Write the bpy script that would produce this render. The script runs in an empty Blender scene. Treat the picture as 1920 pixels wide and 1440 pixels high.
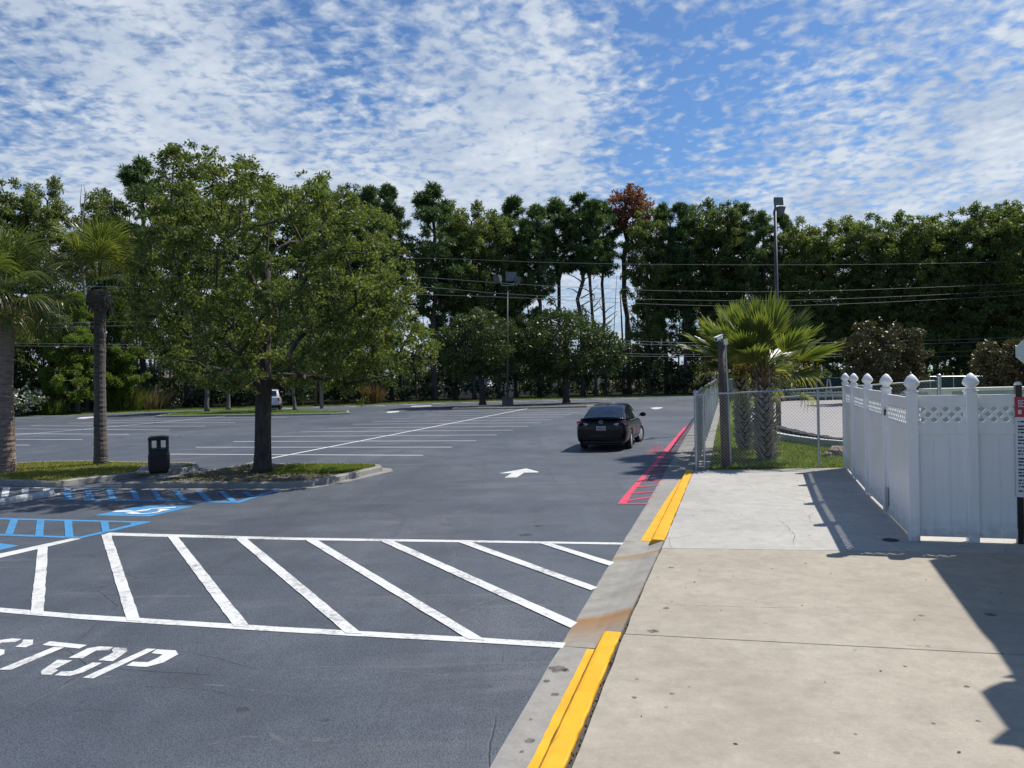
import bpy, math, random
import numpy as np
from mathutils import Vector, Matrix, Euler, Quaternion
R = math.radians
SC = bpy.context.scene
COL = SC.collection
random.seed(7)

# ------------------------------------------------------------------ camera
FPX = 1440.0
CAM_H = 2.5
PITCH = -math.atan(13.5 / FPX)
ROLL = -0.022
cam_d = bpy.data.cameras.new('camera')
cam = bpy.data.objects.new('camera', cam_d)
COL.objects.link(cam)
cam_d.sensor_width = 36.0
cam_d.lens = FPX / 1920 * 36
cam_d.clip_end = 3000
cam_d.clip_start = 0.05
CM = Matrix.Rotation(R(90) + PITCH, 3, 'X') @ Matrix.Rotation(ROLL, 3, 'Z')
cam.matrix_world = Matrix.Translation((0, 0, CAM_H)) @ CM.to_4x4()
SC.camera = cam
SC.render.resolution_x, SC.render.resolution_y = 1024, 768


def ray(u, v):
    return CM @ Vector(((u - 960) / FPX, -(v - 720) / FPX, -1.0))


def P(u, v, z=0.0):
    """survey point of the photograph -> point on the level z"""
    d = ray(u, v)
    t = (z - CAM_H) / d.z
    return Vector((d.x * t, d.y * t, z))


def PD(u, v, y):
    """survey point at forward distance y"""
    d = ray(u, v)
    t = y / d.y
    return Vector((d.x * t, y, CAM_H + d.z * t))


def HZ(u, v, base):
    """height seen at row v above the ground point base"""
    return PD(u, v, base.y).z


# ------------------------------------------------------------------ materials
def newmat(name):
    m = bpy.data.materials.new(name)
    m.use_nodes = True
    nt = m.node_tree
    for n in list(nt.nodes):
        nt.nodes.remove(n)
    out = nt.nodes.new('ShaderNodeOutputMaterial')
    return m, nt, out


class NT:
    def __init__(s, nt):
        s.nt = nt

    def n(s, typ, **kw):
        nd = s.nt.nodes.new(typ)
        for k, v in kw.items():
            setattr(nd, k, v)
        return nd

    def l(s, a, b):
        s.nt.links.new(a, b)

    def coords(s, kind='Object', scale=(1, 1, 1), rot=(0, 0, 0)):
        tc = s.n('ShaderNodeTexCoord')
        mp = s.n('ShaderNodeMapping')
        mp.inputs['Scale'].default_value = scale
        mp.inputs['Rotation'].default_value = rot
        s.l(tc.outputs[kind], mp.inputs[0])
        return mp.outputs[0]

    def noise(s, vec, scale, detail=4, rough=0.55, dist=0.0):
        nd = s.n('ShaderNodeTexNoise')
        nd.inputs['Scale'].default_value = scale
        nd.inputs['Detail'].default_value = detail
        nd.inputs['Roughness'].default_value = rough
        nd.inputs['Distortion'].default_value = dist
        if vec is not None:
            s.l(vec, nd.inputs['Vector'])
        return nd.outputs['Fac']

    def ramp(s, fac, stops, interp='LINEAR'):
        nd = s.n('ShaderNodeValToRGB')
        cr = nd.color_ramp
        cr.interpolation = interp
        while len(cr.elements) < len(stops):
            cr.elements.new(0.5)
        for e, (p, c) in zip(cr.elements, stops):
            e.position = p
            e.color = c if len(c) == 4 else (*c, 1)
        s.l(fac, nd.inputs[0])
        return nd.outputs[0]

    def rng(s, fac, a, b, c=0.0, d=1.0):
        nd = s.n('ShaderNodeMapRange')
        nd.clamp = True
        for i, v in zip((1, 2, 3, 4), (a, b, c, d)):
            nd.inputs[i].default_value = v
        s.l(fac, nd.inputs[0])
        return nd.outputs[0]

    def mix(s, fac, a, b, blend='MIX'):
        nd = s.n('ShaderNodeMix', data_type='RGBA', blend_type=blend)
        if isinstance(fac, (int, float)):
            nd.inputs[0].default_value = fac
        else:
            s.l(fac, nd.inputs[0])
        for i, x in ((6, a), (7, b)):
            if isinstance(x, (tuple, list)):
                nd.inputs[i].default_value = (*x[:3], 1)
            else:
                s.l(x, nd.inputs[i])
        return nd.outputs[2]

    def math(s, op, a, b=None, clamp=False):
        nd = s.n('ShaderNodeMath', operation=op, use_clamp=clamp)
        for i, x in ((0, a), (1, b)):
            if x is None:
                continue
            if isinstance(x, (int, float)):
                nd.inputs[i].default_value = x
            else:
                s.l(x, nd.inputs[i])
        return nd.outputs[0]

    def bump(s, h, strength=0.3, dist=0.01):
        nd = s.n('ShaderNodeBump')
        nd.inputs['Strength'].default_value = strength
        nd.inputs['Distance'].default_value = dist
        s.l(h, nd.inputs['Height'])
        return nd.outputs[0]

    def bsdf(s, out, color, rough=0.6, metal=0.0, normal=None, spec=0.5, coat=0.0):
        b = s.n('ShaderNodeBsdfPrincipled')
        if isinstance(color, (tuple, list)):
            b.inputs['Base Color'].default_value = (*color[:3], 1)
        else:
            s.l(color, b.inputs['Base Color'])
        if isinstance(rough, (int, float)):
            b.inputs['Roughness'].default_value = rough
        else:
            s.l(rough, b.inputs['Roughness'])
        b.inputs['Metallic'].default_value = metal
        b.inputs['Specular IOR Level'].default_value = spec
        b.inputs['Coat Weight'].default_value = coat
        if normal is not None:
            s.l(normal, b.inputs['Normal'])
        if out is not None:
            s.l(b.outputs[0], out.inputs[0])
        return b


M = {}


def simple(name, col, rough=0.5, metal=0.0, var=0.12, scale=6.0, bump=0.0, spec=0.5, coat=0.0, bscale=None, sc3=(1, 1, 1)):
    m, nt, out = newmat(name)
    t = NT(nt)
    v = t.coords('Object', sc3)
    f = t.noise(v, scale, 5)
    dark = tuple(c * (1 - var) for c in col)
    lite = tuple(min(1, c * (1 + var)) for c in col)
    c = t.ramp(f, [(0.3, dark), (0.7, lite)])
    nrm = None
    if bump:
        nrm = t.bump(t.noise(v, bscale or scale * 4, 4), bump, 0.01)
    t.bsdf(out, c, rough, metal, nrm, spec, coat)
    M[name] = m
    return m


def leafmat(name, cols, rough=0.45, trans=0.35, spec=0.4, clump=0.5, cscale=0.6):
    m, nt, out = newmat(name)
    t = NT(nt)
    g = t.n('ShaderNodeNewGeometry')
    oi = t.n('ShaderNodeObjectInfo')
    v = t.coords('Object')
    f = t.noise(v, cscale, 2)
    k = t.math('ADD', t.math('MULTIPLY', g.outputs['Random Per Island'], 1 - clump), t.math('MULTIPLY', f, clump))
    k = t.math('ADD', k, t.math('MULTIPLY', t.math('SUBTRACT', oi.outputs['Random'], 0.5), 0.3))
    n = len(cols)
    c = t.ramp(k, [(0.12 + 0.76 * i / (n - 1), cc) for i, cc in enumerate(cols)])
    b = t.bsdf(None, c, rough, spec=spec)
    tr = t.n('ShaderNodeBsdfTranslucent')
    c2 = t.mix(1.0, c, (1.5, 1.7, 0.7), 'MULTIPLY')
    t.l(c2, tr.inputs[0])
    mx = t.n('ShaderNodeMixShader')
    mx.inputs[0].default_value = trans
    t.l(b.outputs[0], mx.inputs[1])
    t.l(tr.outputs[0], mx.inputs[2])
    t.l(mx.outputs[0], out.inputs[0])
    M[name] = m
    return m


# ------------------------------------------------------------------ mesh helpers
class MB:
    def __init__(s):
        s.v = []
        s.f = []
        s.m = []
        s.uv = None

    def add(s, vs, fs, mi=0):
        o = len(s.v)
        s.v.extend([tuple(p) for p in vs])
        s.f.extend([tuple(i + o for i in f) for f in fs])
        s.m.extend([mi] * len(fs))
        return s

    def box(s, c, size, rz=0.0, mi=0, mat=None):
        hx, hy, hz = size[0] / 2, size[1] / 2, size[2] / 2
        vs = [Vector((x, y, z)) for x in (-hx, hx) for y in (-hy, hy) for z in (-hz, hz)]
        rm = mat or Matrix.Rotation(rz, 3, 'Z')
        vs = [rm @ p + Vector(c) for p in vs]
        fs = [(0, 1, 3, 2), (4, 6, 7, 5), (0, 4, 5, 1), (2, 3, 7, 6), (0, 2, 6, 4), (1, 5, 7, 3)]
        return s.add(vs, fs, mi)

    def bar(s, a, b, w, h, mi=0, up=(0, 0, 1)):
        a, b = Vector(a), Vector(b)
        d = b - a
        L = d.length
        d.normalize()
        sd = d.cross(Vector(up))
        if sd.length < 1e-4:
            sd = d.cross(Vector((1, 0, 0)))
        sd.normalize()
        u = sd.cross(d)
        rm = Matrix((sd, d, u)).transposed()
        return s.box((a + b) / 2, (w, L, h), mat=rm, mi=mi)

    def tube(s, pts, radii, n=8, mi=0, cap=True):
        pts = [Vector(p) for p in pts]
        if isinstance(radii, (int, float)):
            radii = [radii] * len(pts)
        vs, fs = [], []
        prev = None
        for i, p in enumerate(pts):
            d = (pts[min(i + 1, len(pts) - 1)] - pts[max(i - 1, 0)])
            if d.length < 1e-9:
                d = Vector((0, 0, 1))
            d.normalize()
            if prev is None:
                a = Vector((1, 0, 0)) if abs(d.x) < 0.8 else Vector((0, 1, 0))
                x = d.cross(a).normalized()
            else:
                x = prev - d * prev.dot(d)
                x.normalize()
            prev = x
            y = d.cross(x)
            for k in range(n):
                an = 2 * math.pi * k / n
                vs.append(p + (x * math.cos(an) + y * math.sin(an)) * radii[i])
        for i in range(len(pts) - 1):
            for k in range(n):
                fs.append((i * n + k, i * n + (k + 1) % n, (i + 1) * n + (k + 1) % n, (i + 1) * n + k))
        if cap:
            fs.append(tuple(range(n - 1, -1, -1)))
            fs.append(tuple((len(pts) - 1) * n + k for k in range(n)))
        return s.add(vs, fs, mi)

    def lathe(s, c, prof, n=16, mi=0, axis=None):
        c = Vector(c)
        rm = axis or Matrix.Identity(3)
        vs, fs = [], []
        for r, z in prof:
            for k in range(n):
                an = 2 * math.pi * k / n
                vs.append(c + rm @ Vector((r * math.cos(an), r * math.sin(an), z)))
        for i in range(len(prof) - 1):
            for k in range(n):
                fs.append((i * n + k, i * n + (k + 1) % n, (i + 1) * n + (k + 1) % n, (i + 1) * n + k))
        fs.append(tuple(range(n - 1, -1, -1)))
        fs.append(tuple((len(prof) - 1) * n + k for k in range(n)))
        return s.add(vs, fs, mi)

    def prism(s, poly, z0, z1, mi=0):
        n = len(poly)
        vs = [(p[0], p[1], z0) for p in poly] + [(p[0], p[1], z1) for p in poly]
        fs = [tuple(range(n - 1, -1, -1)), tuple(range(n, 2 * n))]
        fs += [(i, (i + 1) % n, n + (i + 1) % n, n + i) for i in range(n)]
        return s.add(vs, fs, mi)

    def build(s, name, mats, parent=None, smooth=False, sub=0, bevel=0.0):
        me = bpy.data.meshes.new(name)
        me.from_pydata(s.v, [], s.f)
        if not isinstance(mats, (list, tuple)):
            mats = [mats]
        for m in mats:
            me.materials.append(M[m] if isinstance(m, str) else m)
        if len(mats) > 1:
            me.polygons.foreach_set('material_index', s.m)
        if smooth:
            me.polygons.foreach_set('use_smooth', [True] * len(me.polygons))
        if s.uv is not None:
            ul = me.uv_layers.new(name='UVMap')
            for lp in me.loops:
                ul.data[lp.index].uv = s.uv[lp.vertex_index]
        me.update()
        o = bpy.data.objects.new(name, me)
        COL.objects.link(o)
        if parent is not None:
            o.parent = parent
        if bevel:
            md = o.modifiers.new('bevel', 'BEVEL')
            md.width = bevel
            md.segments = 2
            md.limit_method = 'ANGLE'
            md.angle_limit = R(35)
        if sub:
            md = o.modifiers.new('sub', 'SUBSURF')
            md.levels = sub
            md.render_levels = sub
        return o


def npmesh(name, V, F, mat, parent=None):
    """V (n,3), F (m,k) numpy"""
    me = bpy.data.meshes.new(name)
    n, m, k = len(V), len(F), F.shape[1]
    me.vertices.add(n)
    me.vertices.foreach_set('co', np.ascontiguousarray(V, np.float32).ravel())
    me.loops.add(m * k)
    me.loops.foreach_set('vertex_index', np.ascontiguousarray(F, np.int32).ravel())
    me.polygons.add(m)
    me.polygons.foreach_set('loop_start', np.arange(0, m * k, k, dtype=np.int32))
    me.materials.append(M[mat] if isinstance(mat, str) else mat)
    me.update(calc_edges=True)
    o = bpy.data.objects.new(name, me)
    COL.objects.link(o)
    if parent is not None:
        o.parent = parent
    return o


def tag(o, label=None, cat=None, group=None, kind=None):
    if label:
        o['label'] = label
    if cat:
        o['category'] = cat
    if group:
        o['group'] = group
    if kind:
        o['kind'] = kind
    return o


def thing(name, label, cat, loc=(0, 0, 0), rz=0.0, group=None):
    o = bpy.data.objects.new(name, None)
    o.empty_display_size = 0.2
    COL.objects.link(o)
    o.location = loc
    o.rotation_euler = (0, 0, rz)
    return tag(o, label, cat, group)


def struct(o):
    o['kind'] = 'structure'
    return o


def copy_tree(o, parent=None):
    c = o.copy()
    COL.objects.link(c)
    if parent is not None:
        c.parent = parent
    for ch in list(o.children):
        copy_tree(ch, c)
    return c


# ------------------------------------------------------------------ foliage
def leaves(C, ln, wd, rs, out=None, bias=0.0, jit=0.4, vert=None):
    """diamond leaves at centres C; out = preferred directions (n,3)"""
    n = len(C)
    t = rs.normal(size=(n, 3))
    if vert is not None:
        t[:, 2] = t[:, 2] * vert[0] + vert[1]
    if out is not None:
        t = t * (1 - bias) + out * bias * 1.7
    t /= np.linalg.norm(t, axis=1, keepdims=True) + 1e-9
    q = rs.normal(size=(n, 3))
    b = np.cross(t, q)
    b /= np.linalg.norm(b, axis=1, keepdims=True) + 1e-9
    L = (ln * (1 + jit * rs.uniform(-1, 1, n)))[:, None]
    W = (wd * (1 + jit * rs.uniform(-1, 1, n)))[:, None]
    V = np.stack([C - t * L / 2, C + b * W / 2, C + t * L / 2, C - b * W / 2], 1).reshape(-1, 3)
    F = np.arange(n * 4).reshape(n, 4)
    return V, F


def clump_pts(cl, per, rs, flat=0.7, shell=0.55):
    """cl: list of (x,y,z,r) -> points and outward directions"""
    cl = np.array(cl, float)
    n = len(cl)
    rep = np.repeat(np.arange(n), np.maximum(6, (per * (cl[:, 3] / cl[:, 3].mean()) ** 2).astype(int)))
    d = rs.normal(size=(len(rep), 3))
    d /= np.linalg.norm(d, axis=1, keepdims=True)
    rad = rs.uniform(0, 1, len(rep)) ** shell
    r = cl[rep, 3] * rad
    p = cl[rep, :3] + d * r[:, None] * np.array([1, 1, flat])
    return p, d


def wood(base, clumps, r0, rs, top=None, sag=0.0, tip=0.012, expo=0.5, lean=0.15, nseg=4, sides=6, bare=0.25, wob=0.06):
    """trunk and limbs that reach every clump; returns an MB"""
    base = Vector(base)
    cl = sorted([Vector(c[:3]) for c in clumps], key=lambda c: (c.xy - base.xy).length + 0.3 * abs(c.z - base.z))
    zt = max(c.z for c in cl)
    top = Vector(top) if top is not None else Vector((base.x, base.y, base.z + (zt - base.z) * 0.8))
    nodes = [base.copy()]
    par = [-1]
    NTR = 10
    for i in range(1, NTR + 1):
        t = i / NTR
        p = base.lerp(top, t) + Vector((rs.uniform(-1, 1), rs.uniform(-1, 1), 0)) * wob * (top - base).length * 0.25 * math.sin(math.pi * t)
        nodes.append(p)
        par.append(i - 1)
    cnt0 = len(nodes)
    zmin = base.z + (top.z - base.z) * bare
    for c in cl:
        best, bi = 1e9, 0
        for i, q in enumerate(nodes):
            if q.z < zmin:
                continue
            dz = c.z - q.z
            dh = (c.xy - q.xy).length
            d = (c - q).length + max(0, (dh * lean - dz)) * 1.5 + (0.25 if i > cnt0 + 2 else 0)
            if d < best:
                best, bi = d, i
        q = nodes[bi]
        prev = bi
        L = (c - q).length
        k = max(1, min(nseg, int(L / 0.5)))
        for j in range(1, k + 1):
            t = j / k
            p = q.lerp(c, t)
            p.z += math.sin(math.pi * t) * L * (0.12 - sag)
            p += Vector(rs.normal(size=3)) * 0.035 * L * (1 - t)
            nodes.append(p)
            par.append(prev)
            prev = len(nodes) - 1
    n = len(nodes)
    w = [0.0] * n
    kids = [0] * n
    for i in range(n - 1, 0, -1):
        if kids[i] == 0:
            w[i] = 1.0
        w[par[i]] += w[i]
        kids[par[i]] += 1
    tot = max(w[0], 1.0)
    rad = [max(tip, r0 * (x / tot) ** expo) for x in w]
    mb = MB()
    tr = nodes[:cnt0]
    rr = [r0 * (1 - 0.55 * (i / NTR)) for i in range(cnt0)]
    rr = [max(min(rr[i], r0), rad[i] * 0.9) for i in range(cnt0)]
    rr[0] = r0 * 1.35
    p1 = tr[0].lerp(tr[1], 0.35)
    mb.tube([tr[0], p1] + tr[1:], [rr[0], r0 * 1.05] + rr[1:], 12)
    for i in range(cnt0, n):
        a = min(rad[par[i]], rad[i] * 1.5)
        mb.tube([nodes[par[i]], nodes[i]], [a, rad[i]], sides if rad[i] > 0.03 else 4, cap=False)
    return mb
# ------------------------------------------------------------------ plain materials
simple('white_paint_metal', (0.75, 0.76, 0.76), 0.4)
simple('island_bark', (0.11, 0.10, 0.09), 0.85, var=0.3, scale=10, bump=0.4, sc3=(1, 1, 0.1))
simple('galv', (0.42, 0.45, 0.48), 0.38, metal=0.75, var=0.2, scale=20)
simple('mesh_wire', (0.5, 0.52, 0.53), 0.45, metal=0.4, var=0.2, scale=20)
simple('dark_steel', (0.07, 0.075, 0.08), 0.5, metal=0.4)
simple('lamp_steel', (0.13, 0.12, 0.12), 0.5, metal=0.3)
simple('lamp_glass', (0.15, 0.15, 0.145), 0.15, var=0.2)
simple('black_metal', (0.008, 0.008, 0.010), 0.35)
simple('black_plastic', (0.006, 0.006, 0.009), 0.5, var=0.3)
simple('rubber', (0.018, 0.018, 0.02), 0.8, bump=0.3, var=0.3)
simple('wood_post', (0.10, 0.075, 0.06), 0.85, var=0.45, scale=14, bump=0.5, sc3=(1, 1, 0.15))
simple('utility_wood', (0.22, 0.20, 0.18), 0.85, var=0.3, scale=10, bump=0.4, sc3=(1, 1, 0.1))
simple('bark', (0.055, 0.045, 0.038), 0.9, var=0.5, scale=9, bump=0.9, sc3=(1, 1, 0.3))
simple('pine_bark', (0.085, 0.065, 0.055), 0.9, var=0.5, scale=3, bump=0.6, sc3=(1, 1, 0.4))
simple('palm_bark', (0.25, 0.185, 0.15), 0.9, var=0.5, scale=5, bump=0.9, sc3=(1, 1, 5))
simple('palm_bark_dark', (0.11, 0.095, 0.085), 0.9, var=0.5, scale=5, bump=0.9, sc3=(1, 1, 5))
simple('palm_boot', (0.36, 0.31, 0.26), 0.85, var=0.55, scale=8, bump=0.6)
simple('rock', (0.27, 0.21, 0.17), 0.9, var=0.4, scale=7, bump=0.9)
simple('house_wall', (0.62, 0.66, 0.68), 0.8, var=0.08)
simple('house_roof', (0.16, 0.15, 0.15), 0.8)
simple('building_wall', (0.55, 0.50, 0.42), 0.8)
simple('window_dark', (0.03, 0.035, 0.04), 0.08)
simple('cream', (0.72, 0.72, 0.60), 0.7)
simple('wall_green', (0.36, 0.44, 0.42), 0.8, var=0.15, scale=3)
simple('cast_iron', (0.03, 0.03, 0.03), 0.6, bump=0.4)
simple('flower', (0.75, 0.75, 0.62), 0.6, var=0.1)
simple('screen_cloth', (0.035, 0.06, 0.055), 0.8, var=0.3, scale=2)
simple('screen_grey', (0.25, 0.30, 0.30), 0.8, var=0.2, scale=2)
simple('sign_red', (0.50, 0.03, 0.06), 0.45, var=0.05)
simple('sign_white', (0.72, 0.73, 0.78), 0.45, var=0.04)
simple('ink', (0.03, 0.035, 0.06), 0.6)
simple('debris', (0.07, 0.06, 0.05), 0.9, var=0.6, scale=40)
simple('stop_back', (0.55, 0.57, 0.60), 0.4, metal=0.5)
simple('wire', (0.16, 0.17, 0.17), 0.7)


def asphalt_mat():
    m, nt, out = newmat('asphalt')
    t = NT(nt)
    v = t.coords('Object')
    big = t.noise(v, 0.16, 4, 0.6, 0.6)
    mid = t.noise(v, 1.1, 6, 0.65)
    fine = t.noise(v, 55, 3, 0.7)
    c = t.ramp(big, [(0.34, (0.066, 0.080, 0.100)), (0.50, (0.098, 0.112, 0.133)), (0.66, (0.135, 0.148, 0.164))])
    c = t.mix(t.rng(mid, 0.38, 0.68, 0.0, 0.62), c, (0.052, 0.063, 0.078))
    vor = t.n('ShaderNodeTexVoronoi')
    vor.inputs['Scale'].default_value = 75
    t.l(v, vor.inputs['Vector'])
    g = t.rng(vor.outputs['Distance'], 0.0, 0.7, 1.55, 0.6)
    gm = t.n('ShaderNodeMix', data_type='RGBA', blend_type='MULTIPLY')
    gm.inputs[0].default_value = 0.75
    t.l(c, gm.inputs[6])
    cb = t.n('ShaderNodeCombineXYZ')
    for i in range(3):
        t.l(g, cb.inputs[i])
    t.l(cb.outputs[0], gm.inputs[7])
    c = gm.outputs[2]
    c = t.mix(t.rng(fine, 0.66, 0.78, 0, 0.35), c, (0.22, 0.22, 0.22))
    # pale dusty scuffs swept along the drive
    v2 = t.coords('Object', (0.35, 1.6, 1), (0, 0, R(-70)))
    sc = t.noise(v2, 0.9, 7, 0.72, 1.2)
    c = t.mix(t.rng(sc, 0.56, 0.78, 0, 0.40), c, (0.20, 0.20, 0.19))
    v4 = t.coords('Object', (2.2, 0.10, 1), (0, 0, R(15)))
    tr = t.noise(v4, 1.0, 4, 0.6, 0.5)
    c = t.mix(t.rng(tr, 0.52, 0.70, 0, 0.40), c, (0.055, 0.062, 0.072))
    v5 = t.coords('Object', (0.07, 1.3, 1), (0, 0, R(12)))
    tr2 = t.noise(v5, 1.0, 6, 0.65, 1.5)
    c = t.mix(t.rng(tr2, 0.60, 0.66, 0, 0.25), c, (0.21, 0.205, 0.19))
    # oil drips
    v3 = t.coords('Object')
    od = t.noise(v3, 0.55, 3, 0.5, 0.4)
    c = t.mix(t.rng(od, 0.64, 0.74, 0, 0.5), c, (0.04, 0.042, 0.046))
    # sparse cracks
    wv = t.n('ShaderNodeMix', data_type='RGBA')
    wv.inputs[0].default_value = 0.10
    t.l(v, wv.inputs[6])
    nz = t.n('ShaderNodeTexNoise')
    nz.inputs['Scale'].default_value = 1.3
    nz.inputs['Detail'].default_value = 5
    t.l(v, nz.inputs['Vector'])
    t.l(nz.outputs['Color'], wv.inputs[7])
    vc = t.n('ShaderNodeTexVoronoi', feature='DISTANCE_TO_EDGE')
    vc.inputs['Scale'].default_value = 0.42
    t.l(wv.outputs[2], vc.inputs['Vector'])
    crk = t.rng(vc.outputs['Distance'], 0.0, 0.0032, 1, 0)
    msk = t.rng(t.noise(v, 0.35, 2), 0.50, 0.56)
    crk = t.math('MULTIPLY', crk, msk)
    c = t.mix(t.math('MULTIPLY', crk, 0.75), c, (0.02, 0.022, 0.025))
    h = t.math('ADD', t.math('MULTIPLY', vor.outputs['Distance'], -1.0), t.math('MULTIPLY', crk, -2.0))
    t.bsdf(out, c, 0.62, normal=t.bump(h, 0.55, 0.006), spec=0.5)
    M['asphalt'] = m


asphalt_mat()


def vinyl_mat():
    m, nt, out = newmat('vinyl')
    t = NT(nt)
    v = t.coords('Object')
    a = t.noise(v, 1.2, 4)
    b = t.noise(t.coords('Object', (1, 1, 0.12)), 9, 5, 0.65)
    c = t.ramp(a, [(0.3, (0.84, 0.83, 0.815)), (0.7, (0.88, 0.87, 0.855))])
    c = t.mix(t.rng(b, 0.48, 0.75, 0, 0.22), c, (0.52, 0.53, 0.50))
    sx = t.n('ShaderNodeSeparateXYZ')
    t.l(v, sx.inputs[0])
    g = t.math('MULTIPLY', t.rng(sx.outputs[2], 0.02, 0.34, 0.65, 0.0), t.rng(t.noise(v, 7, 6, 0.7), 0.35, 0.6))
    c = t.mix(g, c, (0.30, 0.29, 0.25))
    t.bsdf(out, c, 0.35, normal=t.bump(t.noise(v, 3, 3), 0.06, 0.01))
    M['vinyl'] = m


vinyl_mat()


def paint_mat(name, col, wear=0.5, lo=0.60, hi=0.70, under=(0.08, 0.085, 0.09)):
    m, nt, out = newmat(name)
    t = NT(nt)
    v = t.coords('Object')
    w = t.noise(v, 14, 8, 0.75)
    w2 = t.noise(v, 1.4, 5, 0.6)
    k = t.math('ADD', t.math('MULTIPLY', w, 0.6), t.math('MULTIPLY', w2, 0.4))
    dirt = t.noise(v, 4, 6, 0.7)
    c = t.mix(t.rng(dirt, 0.35, 0.75, 0, 0.35), col, tuple(x * 0.72 for x in col))
    c = t.mix(t.rng(k, lo - 0.04, hi, 0, wear), c, under)
    fine = t.noise(v, 60, 3)
    t.bsdf(out, c, 0.6, normal=t.bump(fine, 0.35, 0.004), spec=0.3)
    M[name] = m


paint_mat('paint_white', (0.70, 0.70, 0.67), 0.7, 0.535, 0.63)
paint_mat('paint_line', (0.78, 0.78, 0.76), 0.25)
paint_mat('paint_blue', (0.075, 0.28, 0.53), 0.6, 0.54, 0.66)
paint_mat('paint_red', (0.72, 0.07, 0.12), 0.6, 0.54, 0.66)
paint_mat('paint_pale', (0.55, 0.57, 0.58), 0.5)


def concrete_mat(name, a, b, stain=0.35, cracks=0.0, grain=0.25, bands=0.0):
    m, nt, out = newmat(name)
    t = NT(nt)
    v = t.coords('Object')
    big = t.noise(v, 0.5, 6, 0.65, 0.3)
    mid = t.noise(v, 5, 7, 0.7)
    fine = t.noise(v, 55, 5, 0.8)
    c = t.ramp(big, [(0.32, a), (0.68, b)])
    c = t.mix(t.rng(mid, 0.45, 0.75, 0, stain), c, tuple(x * 0.62 for x in a))
    c = t.mix(t.rng(mid, 0.2, 0.42, stain, 0), c, tuple(min(1, x * 1.25) for x in b))
    c = t.mix(t.rng(fine, 0.3, 0.7, grain, 0.0), c, tuple(x * 0.6 for x in a))
    # dark specks, gum and leaf stains
    vs = t.n('ShaderNodeTexVoronoi')
    vs.inputs['Scale'].default_value = 1.7
    vs.inputs['Randomness'].default_value = 1
    t.l(v, vs.inputs['Vector'])
    sp = t.rng(vs.outputs['Distance'], 0.018, 0.034, 1, 0)
    c = t.mix(t.math('MULTIPLY', sp, 0.5), c, tuple(x * 0.3 for x in a))
    # broom marks
    vb = t.coords('Object', (1, 14, 1), (0, 0, R(-12)))
    br = t.noise(vb, 5, 3, 0.6)
    c = t.mix(t.rng(br, 0.35, 0.7, 0.12, 0), c, tuple(x * 0.6 for x in a))
    h = t.math('ADD', mid, t.math('MULTIPLY', fine, 0.8))
    if cracks:
        wv = t.n('ShaderNodeMix', data_type='RGBA')
        wv.inputs[0].default_value = 0.12
        t.l(v, wv.inputs[6])
        nz = t.n('ShaderNodeTexNoise')
        nz.inputs['Scale'].default_value = 2.2
        nz.inputs['Detail'].default_value = 5
        t.l(v, nz.inputs['Vector'])
        t.l(nz.outputs['Color'], wv.inputs[7])
        vc = t.n('ShaderNodeTexVoronoi', feature='DISTANCE_TO_EDGE')
        vc.inputs['Scale'].default_value = 0.45
        t.l(wv.outputs[2], vc.inputs['Vector'])
        ck = t.rng(vc.outputs['Distance'], 0.0, 0.003, 1, 0)
        ck = t.math('MULTIPLY', ck, t.rng(t.noise(v, 0.5, 2), 0.48, 0.55))
        c = t.mix(t.math('MULTIPLY', ck, cracks), c, tuple(x * 0.35 for x in a))
    t.bsdf(out, c, 0.85, normal=t.bump(h, 0.25, 0.006), spec=0.25)
    M[name] = m


concrete_mat('concrete_near', (0.375, 0.33, 0.262), (0.50, 0.444, 0.358), 0.55, 0.0, 0.42)
concrete_mat('concrete_far', (0.43, 0.41, 0.37), (0.56, 0.54, 0.49), 0.55, 0.9, 0.40)
concrete_mat('concrete_kerb', (0.30, 0.285, 0.255), (0.41, 0.39, 0.35), 0.6, 0.0, 0.45)
concrete_mat('concrete_old', (0.26, 0.25, 0.23), (0.40, 0.385, 0.35), 0.7, 0.0, 0.4)
concrete_mat('lamp_base', (0.10, 0.10, 0.10), (0.16, 0.16, 0.155), 0.4, 0.0)
concrete_mat('track_concrete', (0.35, 0.325, 0.30), (0.42, 0.395, 0.37), 0.15, 0.3)
concrete_mat('wheel_stop_conc', (0.55, 0.55, 0.53), (0.70, 0.70, 0.68), 0.4, 0.0)
concrete_mat('grime', (0.06, 0.055, 0.045), (0.13, 0.12, 0.10), 0.6, 0.0, 0.6)
concrete_mat('mulch', (0.10, 0.085, 0.07), (0.17, 0.15, 0.13), 0.7, 0.0, 0.6)


def yellow_mat():
    m, nt, out = newmat('paint_yellow')
    t = NT(nt)
    v = t.coords('Object')
    a = t.noise(v, 3.0, 5, 0.6)
    b = t.noise(v, 22, 8, 0.75)
    c = t.ramp(a, [(0.3, (0.80, 0.36, 0.012)), (0.65, (0.87, 0.46, 0.020))])
    k = t.math('ADD', t.math('MULTIPLY', b, 0.7), t.math('MULTIPLY', a, 0.3))
    c = t.mix(t.rng(k, 0.56, 0.66, 0, 0.75), c, (0.42, 0.33, 0.17))
    dm = t.noise(v, 1.3, 6, 0.7)
    c = t.mix(t.rng(dm, 0.5, 0.75, 0, 0.35), c, (0.45, 0.27, 0.05))
    t.bsdf(out, c, 0.55, normal=t.bump(b, 0.3, 0.006), spec=0.3)
    M['paint_yellow'] = m


yellow_mat()


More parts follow.
